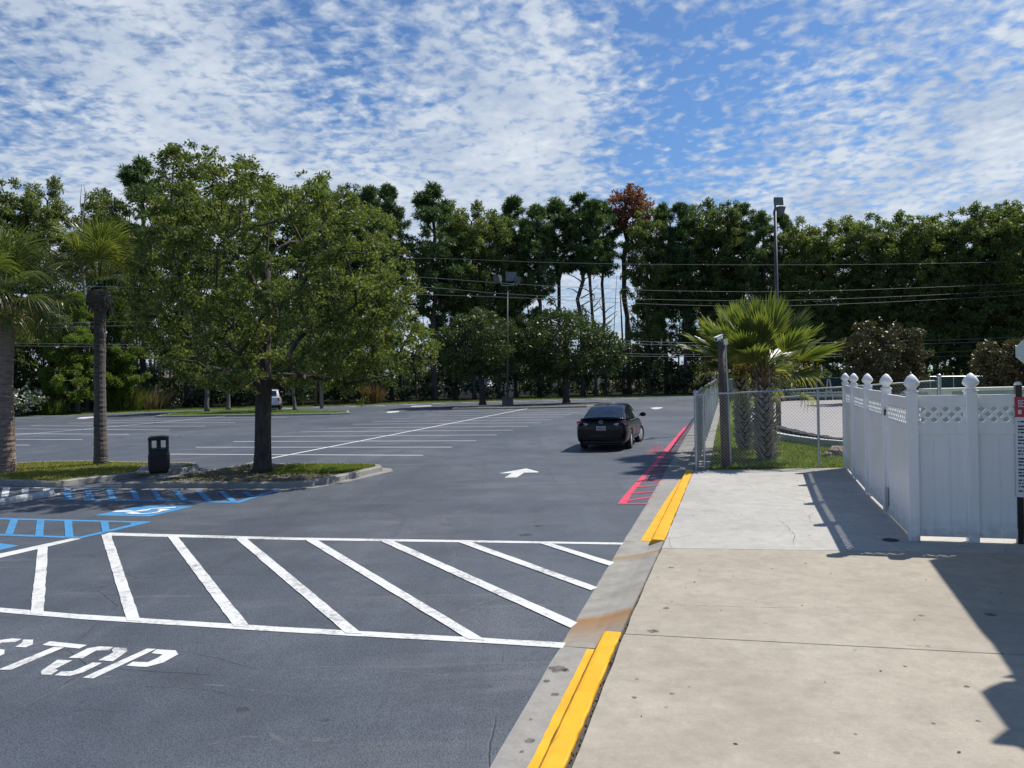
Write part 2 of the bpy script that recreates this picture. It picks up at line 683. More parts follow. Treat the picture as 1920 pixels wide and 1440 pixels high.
def rust_mat():
    """kerb concrete of the dropped ramp with iron stains across it (UV = metres along, across)"""
    m, nt, out = newmat('ramp_concrete')
    t = NT(nt)
    tc = t.n('ShaderNodeTexCoord')
    v = t.coords('Object')
    sx = t.n('ShaderNodeSeparateXYZ')
    t.l(tc.outputs['UV'], sx.inputs[0])
    nz = t.noise(v, 3, 5, 0.6)
    s = t.math('ADD', sx.outputs[0], t.math('MULTIPLY', t.math('SUBTRACT', nz, 0.5), 0.25))
    s = t.math('SUBTRACT', s, t.math('MULTIPLY', sx.outputs[1], 0.25))
    big = t.noise(v, 2.5, 6, 0.65)
    c = t.ramp(big, [(0.32, (0.26, 0.245, 0.21)), (0.68, (0.40, 0.38, 0.33))])
    def band(s0, w0, w1, amt, col, c):
        up = t.rng(s, s0 - w0, s0, 0, 1)
        dn = t.rng(s, s0 + 0.02, s0 + w1, 1, 0)
        return t.mix(t.math('MULTIPLY', t.math('MULTIPLY', up, dn), amt), c, col)
    c = band(8.00, 0.75, 0.20, 0.9, (0.32, 0.15, 0.035), c)
    c = band(10.75, 0.28, 0.10, 0.75, (0.36, 0.19, 0.06), c)
    f = t.noise(v, 80, 3)
    c = t.mix(t.rng(f, 0.3, 0.7, 0.3, 0), c, (0.18, 0.17, 0.15))
    t.bsdf(out, c, 0.85, normal=t.bump(f, 0.3, 0.005), spec=0.25)
    M['ramp_concrete'] = m


rust_mat()


def grass_mat(name, a, b, cc):
    m, nt, out = newmat(name)
    t = NT(nt)
    v = t.coords('Object')
    f = t.noise(v, 0.7, 5, 0.6)
    f2 = t.noise(v, 14, 5, 0.7)
    c = t.ramp(f, [(0.3, a), (0.6, b), (0.75, cc)])
    c = t.mix(t.rng(f2, 0.35, 0.7, 0.5, 0), c, tuple(x * 0.45 for x in a))
    t.bsdf(out, c, 0.9, normal=t.bump(f2, 0.8, 0.05), spec=0.15)
    M[name] = m


grass_mat('lawn_soil', (0.075, 0.125, 0.022), (0.115, 0.17, 0.03), (0.20, 0.18, 0.07))
grass_mat('island_soil', (0.10, 0.125, 0.03), (0.17, 0.17, 0.05), (0.25, 0.21, 0.09))
grass_mat('forest_soil', (0.018, 0.02, 0.011), (0.03, 0.03, 0.017), (0.05, 0.042, 0.026))
leafmat('grass_dry', [(0.13, 0.14, 0.03), (0.24, 0.23, 0.06), (0.36, 0.31, 0.12)], 0.6, 0.4, 0.2, 0.4, 0.8)
leafmat('grass_blade', [(0.085, 0.125, 0.022), (0.15, 0.195, 0.036), (0.28, 0.26, 0.09)], 0.6, 0.4, 0.2, 0.4, 0.8)

# ------------------------------------------------------------------ frame of the kerb
_d = ray(1347, 698)
DD = Vector((_d.x, _d.y, 0)).normalized()
NN = Vector((DD.y, -DD.x, 0))


def SN(s, n, z=0.0):
    return DD * s + NN * n + Vector((0, 0, z))


def lerp_tab(tab, s):
    if s <= tab[0][0]:
        return tab[0][1]
    for (a, x), (b, y) in zip(tab, tab[1:]):
        if s <= b:
            return x + (y - x) * (s - a) / (b - a)
    return tab[-1][1]


E0 = [(-10, -1.47), (5, -1.46), (8, -1.45), (11, -1.425), (15, -1.375), (37, -1.245), (95, -0.95)]
K1 = [(-10, -1.00), (4.5, -0.955), (7, -0.92), (11, -0.80), (19.4, -0.64), (40, -0.55), (95, -0.2)]


def e0(s):
    return lerp_tab(E0, s)


def kwid(s):
    return lerp_tab([(5, 0.172), (11, 0.205), (20, 0.195)], s)


def k1(s):
    return lerp_tab(K1, s)


FENCE_N = [(19.4, -0.57), (95, 0.30)]

# ground to the horizon
mb = MB()
mb.add([(-900, -300, -0.06), (900, -300, -0.06), (900, 1500, -0.06), (-900, 1500, -0.06)], [(0, 1, 2, 3)])
struct(mb.build('ground', 'lawn_soil'))

# asphalt lot
far_px = [(-900, 812), (-400, 796), (0, 783), (140, 778), (300, 771.5), (700, 759), (1000, 749.5), (1297, 742.2), (1352, 741)]
poly = [P(u, v) for u, v in far_px]
rt = [SN(s, e0(s)) for s in (84, 60, 37, 25, 15, 11, 8, 5, 0, -10)]
poly = poly + rt + [Vector((-60, -14, 0)), ]
mb = MB()
mb.add([(p.x, p.y, 0) for p in poly] + [(p.x, p.y, -0.2) for p in poly], [tuple(range(len(poly) - 1, -1, -1))])
struct(mb.build('parking_lot', 'asphalt'))

# forest floor beyond the verge
fl = [P(u, v - 4.5, 0) for u, v in far_px]
for p in fl:
    p.z = -0.03
bk = [Vector((p.x * 9, p.y * 8 + 60, -0.03)) for p in reversed(fl)]
mb = MB()
mb.add(fl + bk, [tuple(range(len(fl) + len(bk) - 1, -1, -1))])
struct(mb.build('forest_floor', 'forest_soil'))


def strip(name, s0, s1, prof, mat, step=0.5, jit=0.0, seed=1, parent=None):
    """prof: list of (fn(s)->n, z)"""
    rs = random.Random(seed)
    n = max(2, int((s1 - s0) / step) + 1)
    mb = MB()
    mb.uv = []
    vs, fs, k = [], [], len(prof)
    for i in range(n):
        s = s0 + (s1 - s0) * i / (n - 1)
        for j, (f, z) in enumerate(prof):
            nn = f(s) + (rs.uniform(-jit, jit) if j in (0, k - 1) else 0)
            vs.append(SN(s, nn, z(s) if callable(z) else z))
            mb.uv.append((s, nn))
    for i in range(n - 1):
        for j in range(k - 1):
            a = i * k + j
            fs.append((a, a + 1, a + k + 1, a + k))
    mb.add(vs, fs)
    for i in (0, n - 1):  # end caps down to the base level
        pass
    return mb.build(name, mat, parent)


def kerb_bar(name, s0, s1, mat, ztop=0.12, w=None, seed=1):
    """solid kerb: face, rounded nose, top and back"""
    fl_ = lambda s: k1(s) - kwid(s)
    prof = [(lambda s: fl_(s) - 0.01, -0.05), (lambda s: fl_(s) - 0.005, 0.0), (lambda s: fl_(s) + 0.012, ztop * 0.75), (lambda s: fl_(s) + 0.035, ztop * 0.97),
            (lambda s: fl_(s) + 0.06, ztop), (lambda s: k1(s) - 0.01, ztop), (lambda s: k1(s), ztop - 0.008), (lambda s: k1(s) + 0.0, -0.05)]
    rs = random.Random(seed)
    step = 0.12
    n = int((s1 - s0) / step) + 1
    vs, fs, k = [], [], len(prof)
    for i in range(n):
        s = s0 + (s1 - s0) * i / (n - 1)
        for j, (f, z) in enumerate(prof):
            q = f(s) + (rs.uniform(-0.004, 0.006) if j > 4 else rs.uniform(-0.002, 0.002))
            vs.append(SN(s, q, z + (rs.uniform(-0.002, 0.002) if j > 1 else 0)))
    for i in range(n - 1):
        for j in range(k - 1):
            a = i * k + j
            fs.append((a, a + 1, a + k + 1, a + k))
    fs.append(tuple(range(k)))
    fs.append(tuple((n - 1) * k + j for j in range(k - 1, -1, -1)))
    mb = MB()
    mb.add(vs, fs)
    return struct(mb.build(name, mat))


S_A, S_B = 7.08, 11.15      # dropped ramp between the yellow kerbs
gut = [(e0, 0.004), (lambda s: e0(s) + 0.04, 0.006), (lambda s: k1(s) - kwid(s) + 0.012, 0.003)]
struct(strip('gutter', -8, 6.92, gut, 'concrete_kerb', 0.4, 0.006))
struct(strip('gutter', 11.5, 84, gut, 'concrete_kerb', 0.4, 0.006, 2))
struct(strip('kerb_ramp', 6.93, 11.49, [(e0, 0.004), (lambda s: e0(s) + 0.25, lambda s: lerp_tab([(6.93, 0.006), (7.4, 0.03), (11.0, 0.03), (11.49, 0.006)], s)), (lambda s: k1(s) - kwid(s) - 0.002, lambda s: lerp_tab([(6.93, 0.005), (7.5, 0.055), (10.9, 0.055), (11.49, 0.005)], s)), (lambda s: k1(s) - 0.005, 0.110), (lambda s: k1(s), 0.06)], 'ramp_concrete', 0.12, 0.004, 3))
kerb_bar('kerb', -8, S_A, 'paint_yellow')
kerb_bar('kerb', S_B, 19.35, 'paint_yellow')
kerb_bar('kerb', 19.37, 84, 'concrete_kerb')
# painted strip on the gutter beside each kerb
gz = 0.0085
g1 = lambda s: k1(s) - kwid(s) + 0.002
g0 = lambda s: g1(s) - lerp_tab([(-10, 0.11), (7, 0.10), (11.5, 0.18), (15, 0.14), (18.4, 0.05)], s)
struct(strip('gutter_paint', -8, 6.90, [(g0, gz), (g1, gz - 0.002)], 'paint_yellow', 0.1, 0.004, 5))
struct(strip('gutter_paint', 11.55, 18.4, [(g0, gz), (g1, gz - 0.002)], 'paint_yellow', 0.1, 0.004, 6))
# dirty joint between kerb and slabs
struct(strip('kerb_joint', -8, 19.4, [(k1, 0.09), (lambda s: k1(s) + 0.07, 0.085)], 'grime', 0.15, 0.0, 9))

# ------------------------------------------------------------------ sidewalk slabs
SWZ = 0.12
jn = lambda s: k1(s) + lerp_tab([(-10, 0.05), (6, 0.045), (9, 0.02), (20, 0.014)], s)


def slab(name, pts, mat, th=0.25):
    mb = MB()
    mb.prism([(p.x, p.y) for p in pts], SWZ - th, SWZ)
    o = mb.build(name, mat, bevel=0.006)
    return struct(o)


def edge_pts(s0, s1, step=0.25, seed=0):
    rs = random.Random(seed)
    n = int(abs(s1 - s0) / step) + 1
    return [SN(s0 + (s1 - s0) * i / n, jn(s0 + (s1 - s0) * i / n) + rs.uniform(-0.006, 0.006)) for i in range(n + 1)]


b1L, b1R = P(1165, 1188, SWZ), P(1920, 1228, SWZ)          # near joint
b2L, b2R = P(1238, 1027.5, SWZ), P(1920, 1037, SWZ)        # far joint
b3L, b3R = P(1306, 882, SWZ), P(1600, 876.5, SWZ)          # end of the walk
d1 = (b1R - b1L).normalized()
d2 = (b2R - b2L).normalized()
d3 = (b3R - b3L).normalized()
RIGHT = 16


def at_n(pL, d, s_guess):
    return pL + d * RIGHT


s1_ = b1L.dot(DD)
s2_ = b2L.dot(DD)
s3_ = b3L.dot(DD)
g = 0.006
slab('sidewalk', edge_pts(-8, s1_ - g, seed=1) + [b1L + d1 * RIGHT - DD * g, SN(-8, RIGHT - 1)], 'concrete_near')
slab('sidewalk', edge_pts(s1_ + g, s2_ - g, seed=2) + [b2L + d2 * RIGHT - DD * g, b1L + d1 * RIGHT + DD * g], 'concrete_near')
slab('sidewalk', edge_pts(s2_ + g, s3_, seed=3) + [b3L + d3 * 4.6, P(1714, 1013, SWZ) + Vector((0.4, 0.9, 0)), b2L + d2 * RIGHT + DD * g], 'concrete_far')
mb = MB()
q = [SN(-8, jn(-8)), SN(s3_, jn(s3_)), b2L + d2 * RIGHT, SN(-8, RIGHT - 1)]
mb.add([(p.x, p.y, 0.075) for p in (SN(-8, jn(-8)), SN(s2_ + 1, jn(s2_)), b2L + d2 * RIGHT, SN(-8, RIGHT - 1.2))], [(3, 2, 1, 0)])
struct(mb.build('slab_bedding', 'grime'))

# mowing strip under the roadside fence
fn = lambda s: lerp_tab(FENCE_N, s)
mb = MB()
vs, fs = [], []
ss = [19.42 + i * 1.0 for i in range(52)]
for s in ss:
    vs += [SN(s, k1(s) + 0.012, 0.0), SN(s, k1(s) + 0.012, 0.115), SN(s, fn(s) + 0.30, 0.118), SN(s, fn(s) + 0.30, 0.0)]
for i in range(len(ss) - 1):
    for j in range(3):
        a = i * 4 + j
        fs.append((a, a + 1, a + 5, a + 4))
fs.append((0, 1, 2, 3))
mb.add(vs, fs)
struct(mb.build('kerb_slab', 'concrete_kerb'))

# lawn behind the fence: raised sheet level with the walk
lw = [SN(s, fn(s) + 0.30) for s in (s3_ + 0.02, 30, 45, 70)]
lawn = [(p.x, p.y) for p in lw] + [(60, 95), (90, 40), (40, 12.5)]
c5 = P(1714, 1013, SWZ)
lawn += [(c5.x + 6.5, c5.y + 0.9), (c5.x + 0.42, c5.y + 0.92)]
e3 = b3L + d3 * 4.6
lawn += [(e3.x, e3.y + 0.02)]
mb = MB()
mb.add([(x, y, 0.105) for x, y in lawn], [tuple(range(len(lawn) - 1, -1, -1))])
struct(mb.build('lawn', 'lawn_soil'))

# ------------------------------------------------------------------ painted markings
MZ = 0.004


def mark(name, quads, mat, z=MZ, jit=0.006, sub=0.25, seed=3, world=False):
    """painted quads; long sides subdivided and slightly uneven. quad = a,b (one end) c,d (other end, d beside a)"""
    rs = random.Random(seed)
    mb = MB()
    for qi, q in enumerate(quads):
        a, b, c, d = [(p if world else P(*p)) for p in q]
        L = max((c - b).length, 0.01)
        n = max(1, min(60, int(L / sub)))
        vs = []
        for i in range(n + 1):
            t = i / n
            p, r = a.lerp(d, t), b.lerp(c, t)
            w = (r - p)
            if w.length > 1e-6:
                w.normalize()
            j = jit if 0 < i < n else jit * 0.4
            vs += [p + w * rs.uniform(-j, j), r + w * rs.uniform(-j, j)]
        for v in vs:
            v.z = z + 0.0003 * (qi % 11)
        mb.add(vs, [(2 * i, 2 * i + 1, 2 * i + 3, 2 * i + 2) for i in range(n)])
    return struct(mb.build(name, mat))


def poly_mark(name, polys, mat, z=MZ):
    mb = MB()
    for pl in polys:
        pts = [P(*p) for p in pl]
        mb.add([(p.x, p.y, z) for p in pts], [tuple(range(len(pts)))])
    o = mb.build(name, mat)
    return struct(o)


def line_quad(p, q, w=0.10):
    a, b = P(*p), P(*q)
    d = (b - a).normalized()
    s = Vector((d.y, -d.x, 0)) * w / 2
    return (a - s, a + s, b + s, b - s)


row = [((285, 851.5), (793.3, 853.8)), ((367, 838.7), (847.7, 838.5)), ((438, 828), (892.7, 826.5)), ((503, 818.6), (931, 815.5)),
       ((564, 810), (962, 806.6)), ((616, 803), (990.5, 799.2)), ((661, 795.6), (1014, 792.7)), ((697.5, 790.3), (1035.8, 787.2)),
       ((735, 784.8), (1055, 781.9)), ((768, 780.5), (1071, 777.1)), ((796, 776.4), (1085, 772.8)), ((822.6, 772.3), (1100, 768.7)), ((850, 769.3), (1112, 765.2))]
lrow = [((-420, 833), (55.3, 834.7)), ((-330, 822), (154.7, 824.4)), ((-190, 811.5), (242.8, 814.6)), ((-60, 803.5), (317.7, 806.3)),
        ((58.6, 798.4), (384, 799.3)), ((129, 793.2), (441, 792.5)), ((195, 788.3), (493, 787.2)), ((249, 784.4), (539, 782.2)), ((300, 781), (585, 778.2))]
mark('parking_line', [line_quad(a, b, 0.11) for a, b in row], 'paint_line', world=True, jit=0.003, sub=1)
mark('parking_line', [line_quad(a, b, 0.11) for a, b in lrow], 'paint_line', world=True, jit=0.003, sub=1)
mark('parking_line', [line_quad((475, 866), (994.6, 765), 0.12), line_quad((-260, 842), (24, 816.6), 0.12), line_quad((24, 816.6), (219, 799.5), 0.12), line_quad((219, 799.5), (445, 778.6), 0.12)],
     'paint_line', z=0.008, world=True, jit=0.003, sub=1)
ticks = [(710, 759.6), (768, 758), (823, 756.4), (877.6, 754.8), (929, 753.3), (977, 752), (1032, 750.3), (1081, 749), (1126, 748), (1180, 746.8), (538, 765.3), (598, 763.2), (657, 761.4)]
mark('bay_line', [line_quad((u - 9 - (u - 500) * 0.012, v - 0.3), (u + 9 + (u - 500) * 0.012, v + 1.1), 0.14) for u, v in ticks], 'paint_line', world=True, sub=1)
mark('bay_line', [line_quad((199, 775.2), (415, 768.8), 0.14), line_quad((26, 783.8), (80, 783.6), 0.14), line_quad((56, 779.6), (140, 780.2), 0.14), line_quad((-150, 790), (20, 784), 0.14)],
     'paint_line', world=True, sub=1)
# arrows
poly_mark('lane_arrow', [[(936.5, 887.5), (987, 878.5), (1009.5, 884.5), (1009.5, 886), (983, 886.3), (969, 895.3), (945.5, 896), (960, 887.3), (940, 887.8)][::-1]], 'paint_white')
poly_mark('lane_arrow', [[(1219, 765), (1229, 763.8), (1241, 763.8), (1243, 764.6), (1234, 767.2), (1226, 767.2)][::-1]], 'paint_white')
poly_mark('lane_arrow', [[(724, 773.8), (728, 771.6), (748, 770.8), (748.5, 772.4), (733, 774.2)][::-1]], 'paint_white')
poly_mark('lane_arrow', [[(143, 785), (150, 782.6), (180, 780.8), (180, 782.8), (155, 785.4)][::-1]], 'paint_white')
poly_mark('lane_arrow', [[(770, 762.6), (772, 761.2), (808, 760.2), (809, 761.6)][::-1]], 'paint_white')

# white hatched box
mark('hatch_border', [((-260, 1071), (-260, 1063), (191, 999.5), (205, 1002.5))][:0] + [((-200, 1100), (-200, 1086), (0, 1038.5), (0, 1046.5)), ((0, 1046.5), (0, 1038.5), (135, 1009.5), (152, 1010.5))], 'paint_white', jit=0.004)
mark('hatch_border', [((190, 1004), (205, 999), (560, 1008.5), (560, 1013)), ((560, 1013), (560, 1008.5), (1172, 1018), (1173, 1021.5)),
                      ((-300, 1143), (-300, 1134), (0, 1140), (0, 1148.5)), ((0, 1148.5), (0, 1140), (150, 1152.5), (150, 1161.5)), ((150, 1161.5), (150, 1152.5), (560, 1178), (560, 1187.5)),
                      ((560, 1187.5), (560, 1178), (900, 1196.5), (900, 1206)), ((900, 1206), (900, 1196.5), (1061, 1206), (1055, 1216))], 'paint_white', jit=0.004)
hs = [((-78, 1042), (-58, 1038), (-100, 1142), (-130, 1141)), ((71, 1025), (90, 1022), (82, 1153), (57, 1152)), ((190, 1003), (208, 1003), (264, 1166), (238, 1165)), ((314, 1006), (333, 1006), (469, 1177), (439, 1176)),
      ((440, 1009), (461, 1009), (680, 1190), (648, 1188)), ((571, 1012), (593, 1012), (911, 1202), (878, 1200)), ((713, 1015), (737, 1015), (1083, 1169), (1070, 1179)),
      ((858, 1017), (882, 1017), (1121, 1103), (1108, 1108)), ((1010, 1019), (1031, 1019), (1152, 1056), (1143, 1062))]
mark('hatch_stripe', hs, 'paint_white', z=0.008, jit=0.006, sub=0.2)

# STOP stencil
Z4 = 1920 / 560


def zq(pl, k=Z4, ox=0, oy=1100):
    return [(ox + x / k, oy + y / k) for x, y in pl]


stop = [
    [(945, 400), (1003, 403), (600, 592), (530, 588)],
    [(1006, 405), (1130, 412), (1145, 437), (1050, 490), (945, 518), (905, 517), (812, 510), (855, 485), (950, 488), (1010, 462), (1046, 438), (975, 430)],
    [(440, 460), (565, 398), (640, 386), (728, 390), (700, 412), (620, 412), (530, 462)],
    [(735, 393), (812, 397), (820, 415), (800, 430), (725, 482), (632, 476), (728, 425), (720, 408)],
    [(370, 472), (465, 476), (355, 532), (375, 540), (330, 568), (265, 568), (263, 545)],
    [(595, 490), (658, 492), (530, 555), (445, 577), (350, 572), (395, 548), (470, 545)],
    [(320, 353), (560, 377), (510, 400), (272, 377)],
    [(345, 390), (412, 393), (70, 537), (-6, 536), (2, 530)],
    [(-75, 372), (0, 345), (80, 335), (141, 338), (97, 358), (10, 362), (-30, 385)],
    [(150, 342), (213, 343), (212, 372), (165, 392), (97, 389), (140, 365)],
    [(-60, 395), (30, 408), (26, 435), (-30, 460), (-110, 455), (-45, 432), (-75, 420), (-95, 405)],
    [(-230, 520), (-150, 480), (-95, 482), (-150, 510), (-110, 520), (-60, 505), (-15, 507), (-80, 535), (-190, 540)],
]
poly_mark('stop_marking', [zq(pl)[::-1] for pl in stop], 'paint_white')

# blue hatched boxes and wheelchair square
K6 = 1920 / 560


def b6(pl):
    return [(x / K6, 880 + y / K6) for x, y in pl]


mark('accessible_hatch', [b6(q) for q in [
    [(380, 197), (380, 189), (760, 195), (760, 203)], [(760, 203), (760, 195), (1535, 207), (1535, 217)], [(1520, 207), (1535, 216), (1815, 130), (1780, 128)]]], 'paint_blue', jit=0.004)
tops = [((412, 130), (448, 130), (464, 190), (414, 190)), ((540, 127), (580, 127), (608, 194), (563, 194)), ((680, 130), (722, 130), (748, 196), (704, 196)), ((830, 134), (868, 134), (905, 199), (864, 199)),
        ((968, 134), (1003, 134), (1055, 203), (1013, 203)), ((1105, 138), (1145, 138), (1215, 206), (1170, 206)), ((1255, 140), (1295, 140), (1372, 210), (1325, 210)), ((1400, 143), (1440, 143), (1530, 213), (1485, 213)), ((1545, 146), (1590, 146), (1640, 176), (1600, 176))]
mark('accessible_hatch', [b6(q) for q in tops], 'paint_blue', z=0.008, jit=0.004)
mark('accessible_hatch', [b6(q) for q in [
    [(-700, 303), (-700, 296), (0, 314), (0, 323)], [(0, 323), (0, 314), (970, 337), (930, 346)], [(-700, 410), (-700, 400), (0, 416), (0, 428)], [(0, 428), (0, 416), (540, 436), (520, 446)], [(520, 446), (495, 440), (900, 342), (972, 340)],
    [(830, 352), (850, 346), (910, 346), (880, 360)]]], 'paint_blue', jit=0.004)
mark('accessible_hatch', [b6(q) for q in [
    [(70, 320), (118, 321), (82, 424), (30, 422)], [(237, 326), (286, 327), (277, 434), (224, 432)], [(412, 330), (462, 331), (474, 440), (419, 438)], [(643, 336), (693, 337), (707, 402), (658, 408)],
    [(-110, 318), (-62, 319), (-125, 418), (-180, 416)], [(-290, 312), (-240, 313), (-320, 412), (-380, 410)]]], 'paint_blue', z=0.008, jit=0.004)
poly_mark('wheelchair_square', [b6([(605, 297), (915, 233), (1240, 240), (960, 304)])[::-1], b6([(-300, 484), (-60, 470), (124, 491), (-40, 530), (-300, 530)])[::-1]], 'paint_blue')
# the symbol, in the local frame of the square
A_, B_, C_, D_ = [P(*p) for p in b6([(605, 297), (960, 304), (1240, 240), (915, 233)])]


def sq(u, v):  # u along the near edge 0..1, v depth 0..1
    return A_.lerp(B_, u).lerp(D_.lerp(C_, u), v)


def stroke(pts, w):
    out = []
    for (a, b) in zip(pts, pts[1:]):
        pa, pb = sq(*a), sq(*b)
        d = (pb - pa).normalized()
        s = Vector((d.y, -d.x, 0)) * w / 2
        out.append((pa - s, pa + s, pb + s, pb - s))
    return out


def pstroke(pl, w):
    pts = [P(160 + x / 8.727, 935 + y / 8.727) for x, y in pl]
    out = []
    for pa, pb in zip(pts, pts[1:]):
        d = (pb - pa).normalized()
        e = d * w * 0.25
        s_ = Vector((d.y, -d.x, 0)) * w / 2
        out.append((pa - s_ - e, pa + s_ - e, pb + s_ + e, pb - s_ + e))
    return out


sy = pstroke([(500, 214), (700, 210)], 0.17) + pstroke([(700, 214), (830, 216), (930, 205), (1000, 188)], 0.075)
sy += pstroke([(720, 236), (825, 248)], 0.15) + pstroke([(825, 250), (900, 256), (1000, 252), (1100, 243), (1180, 230), (1240, 208)], 0.07)
sy += pstroke([(1240, 202), (1325, 188)], 0.17) + pstroke([(1210, 178), (1290, 186)], 0.07)
sy += pstroke([(870, 205), (960, 190), (1010, 188)], 0.09) + pstroke([(930, 212), (1010, 195), (1060, 176), (1150, 166), (1300, 163)], 0.08) + pstroke([(1290, 163), (1450, 150)], 0.12)
mark('wheelchair_symbol', sy, 'paint_line', z=0.010, world=True, jit=0.0)
# white hatch at the far bays
mark('hatch_stripe', [b6(q) for q in [[(20, 117), (66, 117), (52, 181), (5, 181)], [(140, 117), (188, 117), (182, 183), (138, 183)], [(278, 125), (322, 125), (320, 172), (275, 180)],
                                     [(-110, 115), (-68, 115), (-90, 180), (-135, 180)], [(412, 118), (450, 122), (455, 131), (412, 131)]]], 'paint_white', z=0.008)
mark('hatch_border', [b6(q) for q in [[(-200, 181), (-200, 185), (190, 188), (190, 183)], [(0, 113), (0, 117), (480, 126), (480, 122)], [(330, 165), (345, 172), (517, 130), (505, 126)], [(500, 126), (510, 132), (770, 124), (770, 118)]]], 'paint_pale', jit=0.004)

# red fire lane
K8 = 8.0


def b8(pl):
    return [(1120 + x / K8, 780 + y / K8) for x, y in pl]


mark('fire_lane_line', [b8(q) for q in [[(305, 1325), (430, 1325), (520, 1165), (405, 1190)], [(405, 1190), (520, 1165), (745, 900), (640, 930)], [(640, 930), (745, 900), (965, 655), (885, 650)], [(885, 650), (965, 655), (1352, 168), (1300, 168)]]],
     'paint_red', jit=0.005)
rungs = [((300, 1316), (786, 1322)), ((435, 1275), (830, 1216)), ((515, 1166), (885, 1136)), ((598, 1070), (930, 1038)), ((665, 980), (1000, 962)), ((740, 905), (1050, 890)), ((790, 832), (1092, 805))]
s_r = []
qs = []
for a, b in rungs:
    qs.append(line_quad(b8([a])[0], b8([b])[0], 0.10))
thick = sorted((P(*b8([q])[0]).dot(DD), P(*b8([q])[0]).dot(NN) - 0.03) for q in ((430, 1325), (520, 1165), (745, 900), (965, 655), (1352, 168)))
lastL = P(*b8([rungs[-1][0]])[0])
s = P(*b8([(790, 832)])[0]).dot(DD)
s_end = P(*b8([(1300, 168)])[0]).dot(DD)
step = 0.92
while s + step < s_end:
    s += step
    a = SN(s, lerp_tab(thick, s))
    b = SN(s, e0(s) - 0.06)
    d = (b - a).normalized()
    sv = Vector((d.y, -d.x, 0)) * 0.05
    qs.append((a - sv, a + sv, b + sv, b - sv))
a, b = P(*b8([(1300, 166)])[0]), P(*b8([(1440, 160)])[0])
sv = Vector((0, 0.10, 0))
qs.append((a - sv, a + sv, b + sv, b - sv))
mark('fire_lane_rung', qs, 'paint_red', z=0.008, world=True, jit=0.004)


def flat_text(name, body, size, loc, rotz, mat, parent=None, rx=0.0, extrude=0.0, align='LEFT', sx=1.0, shear=0.0, mw=None):
    cu = bpy.data.curves.new(name, 'FONT')
    cu.body = body
    cu.size = size
    cu.align_x = align
    cu.extrude = extrude
    cu.shear = shear
    cu.resolution_u = 3
    o = bpy.data.objects.new(name, cu)
    COL.objects.link(o)
    bpy.context.view_layer.update()
    me = bpy.data.meshes.new_from_object(o)
    bpy.data.objects.remove(o)
    me.name = name
    me.materials.clear()
    me.materials.append(M[mat])
    ob = bpy.data.objects.new(name, me)
    COL.objects.link(ob)
    if parent is not None:
        ob.parent = parent
    if mw is not None:
        ob.matrix_local = mw
    else:
        ob.location = loc
        ob.rotation_euler = (rx, 0, rotz)
        ob.scale = (sx, 1, 1)
    return ob


rz = math.atan2(-DD.y, -DD.x)
p = P(*b8([(757, 556)])[0])
for word, k0, k1_ in (('LANE', 1.0, 0.0), ('FIRE', 2.15, 1.12)):
    q = p + DD * k0
    struct(flat_text('fire_lane_marking', word, 0.50, (q.x, q.y, MZ), rz, 'paint_red', sx=0.78))


# ------------------------------------------------------------------ cracks, drips and pale scuffs
def scuff_mat(name, col, lo, hi, amt, scale):
    m, nt, out = newmat(name)
    t = NT(nt)
    v = t.coords('Object')
    b = t.n('ShaderNodeBsdfPrincipled')
    b.inputs['Base Color'].default_value = (*col, 1)
    b.inputs['Roughness'].default_value = 0.8
    tr = t.n('ShaderNodeBsdfTransparent')
    mx = t.n('ShaderNodeMixShader')
    t.l(t.rng(t.noise(v, scale, 7, 0.75), lo, hi, 0, amt), mx.inputs[0])
    t.l(tr.outputs[0], mx.inputs[1])
    t.l(b.outputs[0], mx.inputs[2])
    t.l(mx.outputs[0], out.inputs[0])
    M[name] = m


scuff_mat('scuff', (0.24, 0.24, 0.235), 0.42, 0.70, 0.55, 7)
scuff_mat('drip', (0.06, 0.055, 0.05), 0.30, 0.60, 0.60, 14)
scuff_mat('crack_line', (0.06, 0.055, 0.05), 0.32, 0.55, 0.6, 9)


def ribbon(name, lines, mat, z, seed=4):
    rs = random.Random(seed)
    mb = MB()
    for px, w in lines:
        pts = [P(u, v, z) for u, v in px]
        out = []
        for a, b in zip(pts, pts[1:]):
            k = max(2, int((b - a).length / 0.06))
            out += [a.lerp(b, i / k) for i in range(k)]
        out.append(pts[-1])
        wa = 0
        vs = []
        n = len(out)
        for i, p in enumerate(out):
            d = (out[min(i + 1, n - 1)] - out[max(i - 1, 0)]).normalized()
            s = Vector((d.y, -d.x, 0))
            wa = wa * 0.8 + rs.uniform(-1, 1) * w * 0.9
            ww = w * rs.uniform(0.5, 1.3) * min(1, 4 * i / n + 0.1, 4 * (n - i) / n + 0.1) / 2
            vs += [p + s * (wa - ww), p + s * (wa + ww)]
        mb.add(vs, [(2 * i, 2 * i + 1, 2 * i + 3, 2 * i + 2) for i in range(n - 1)])
    return struct(mb.build(name, mat))


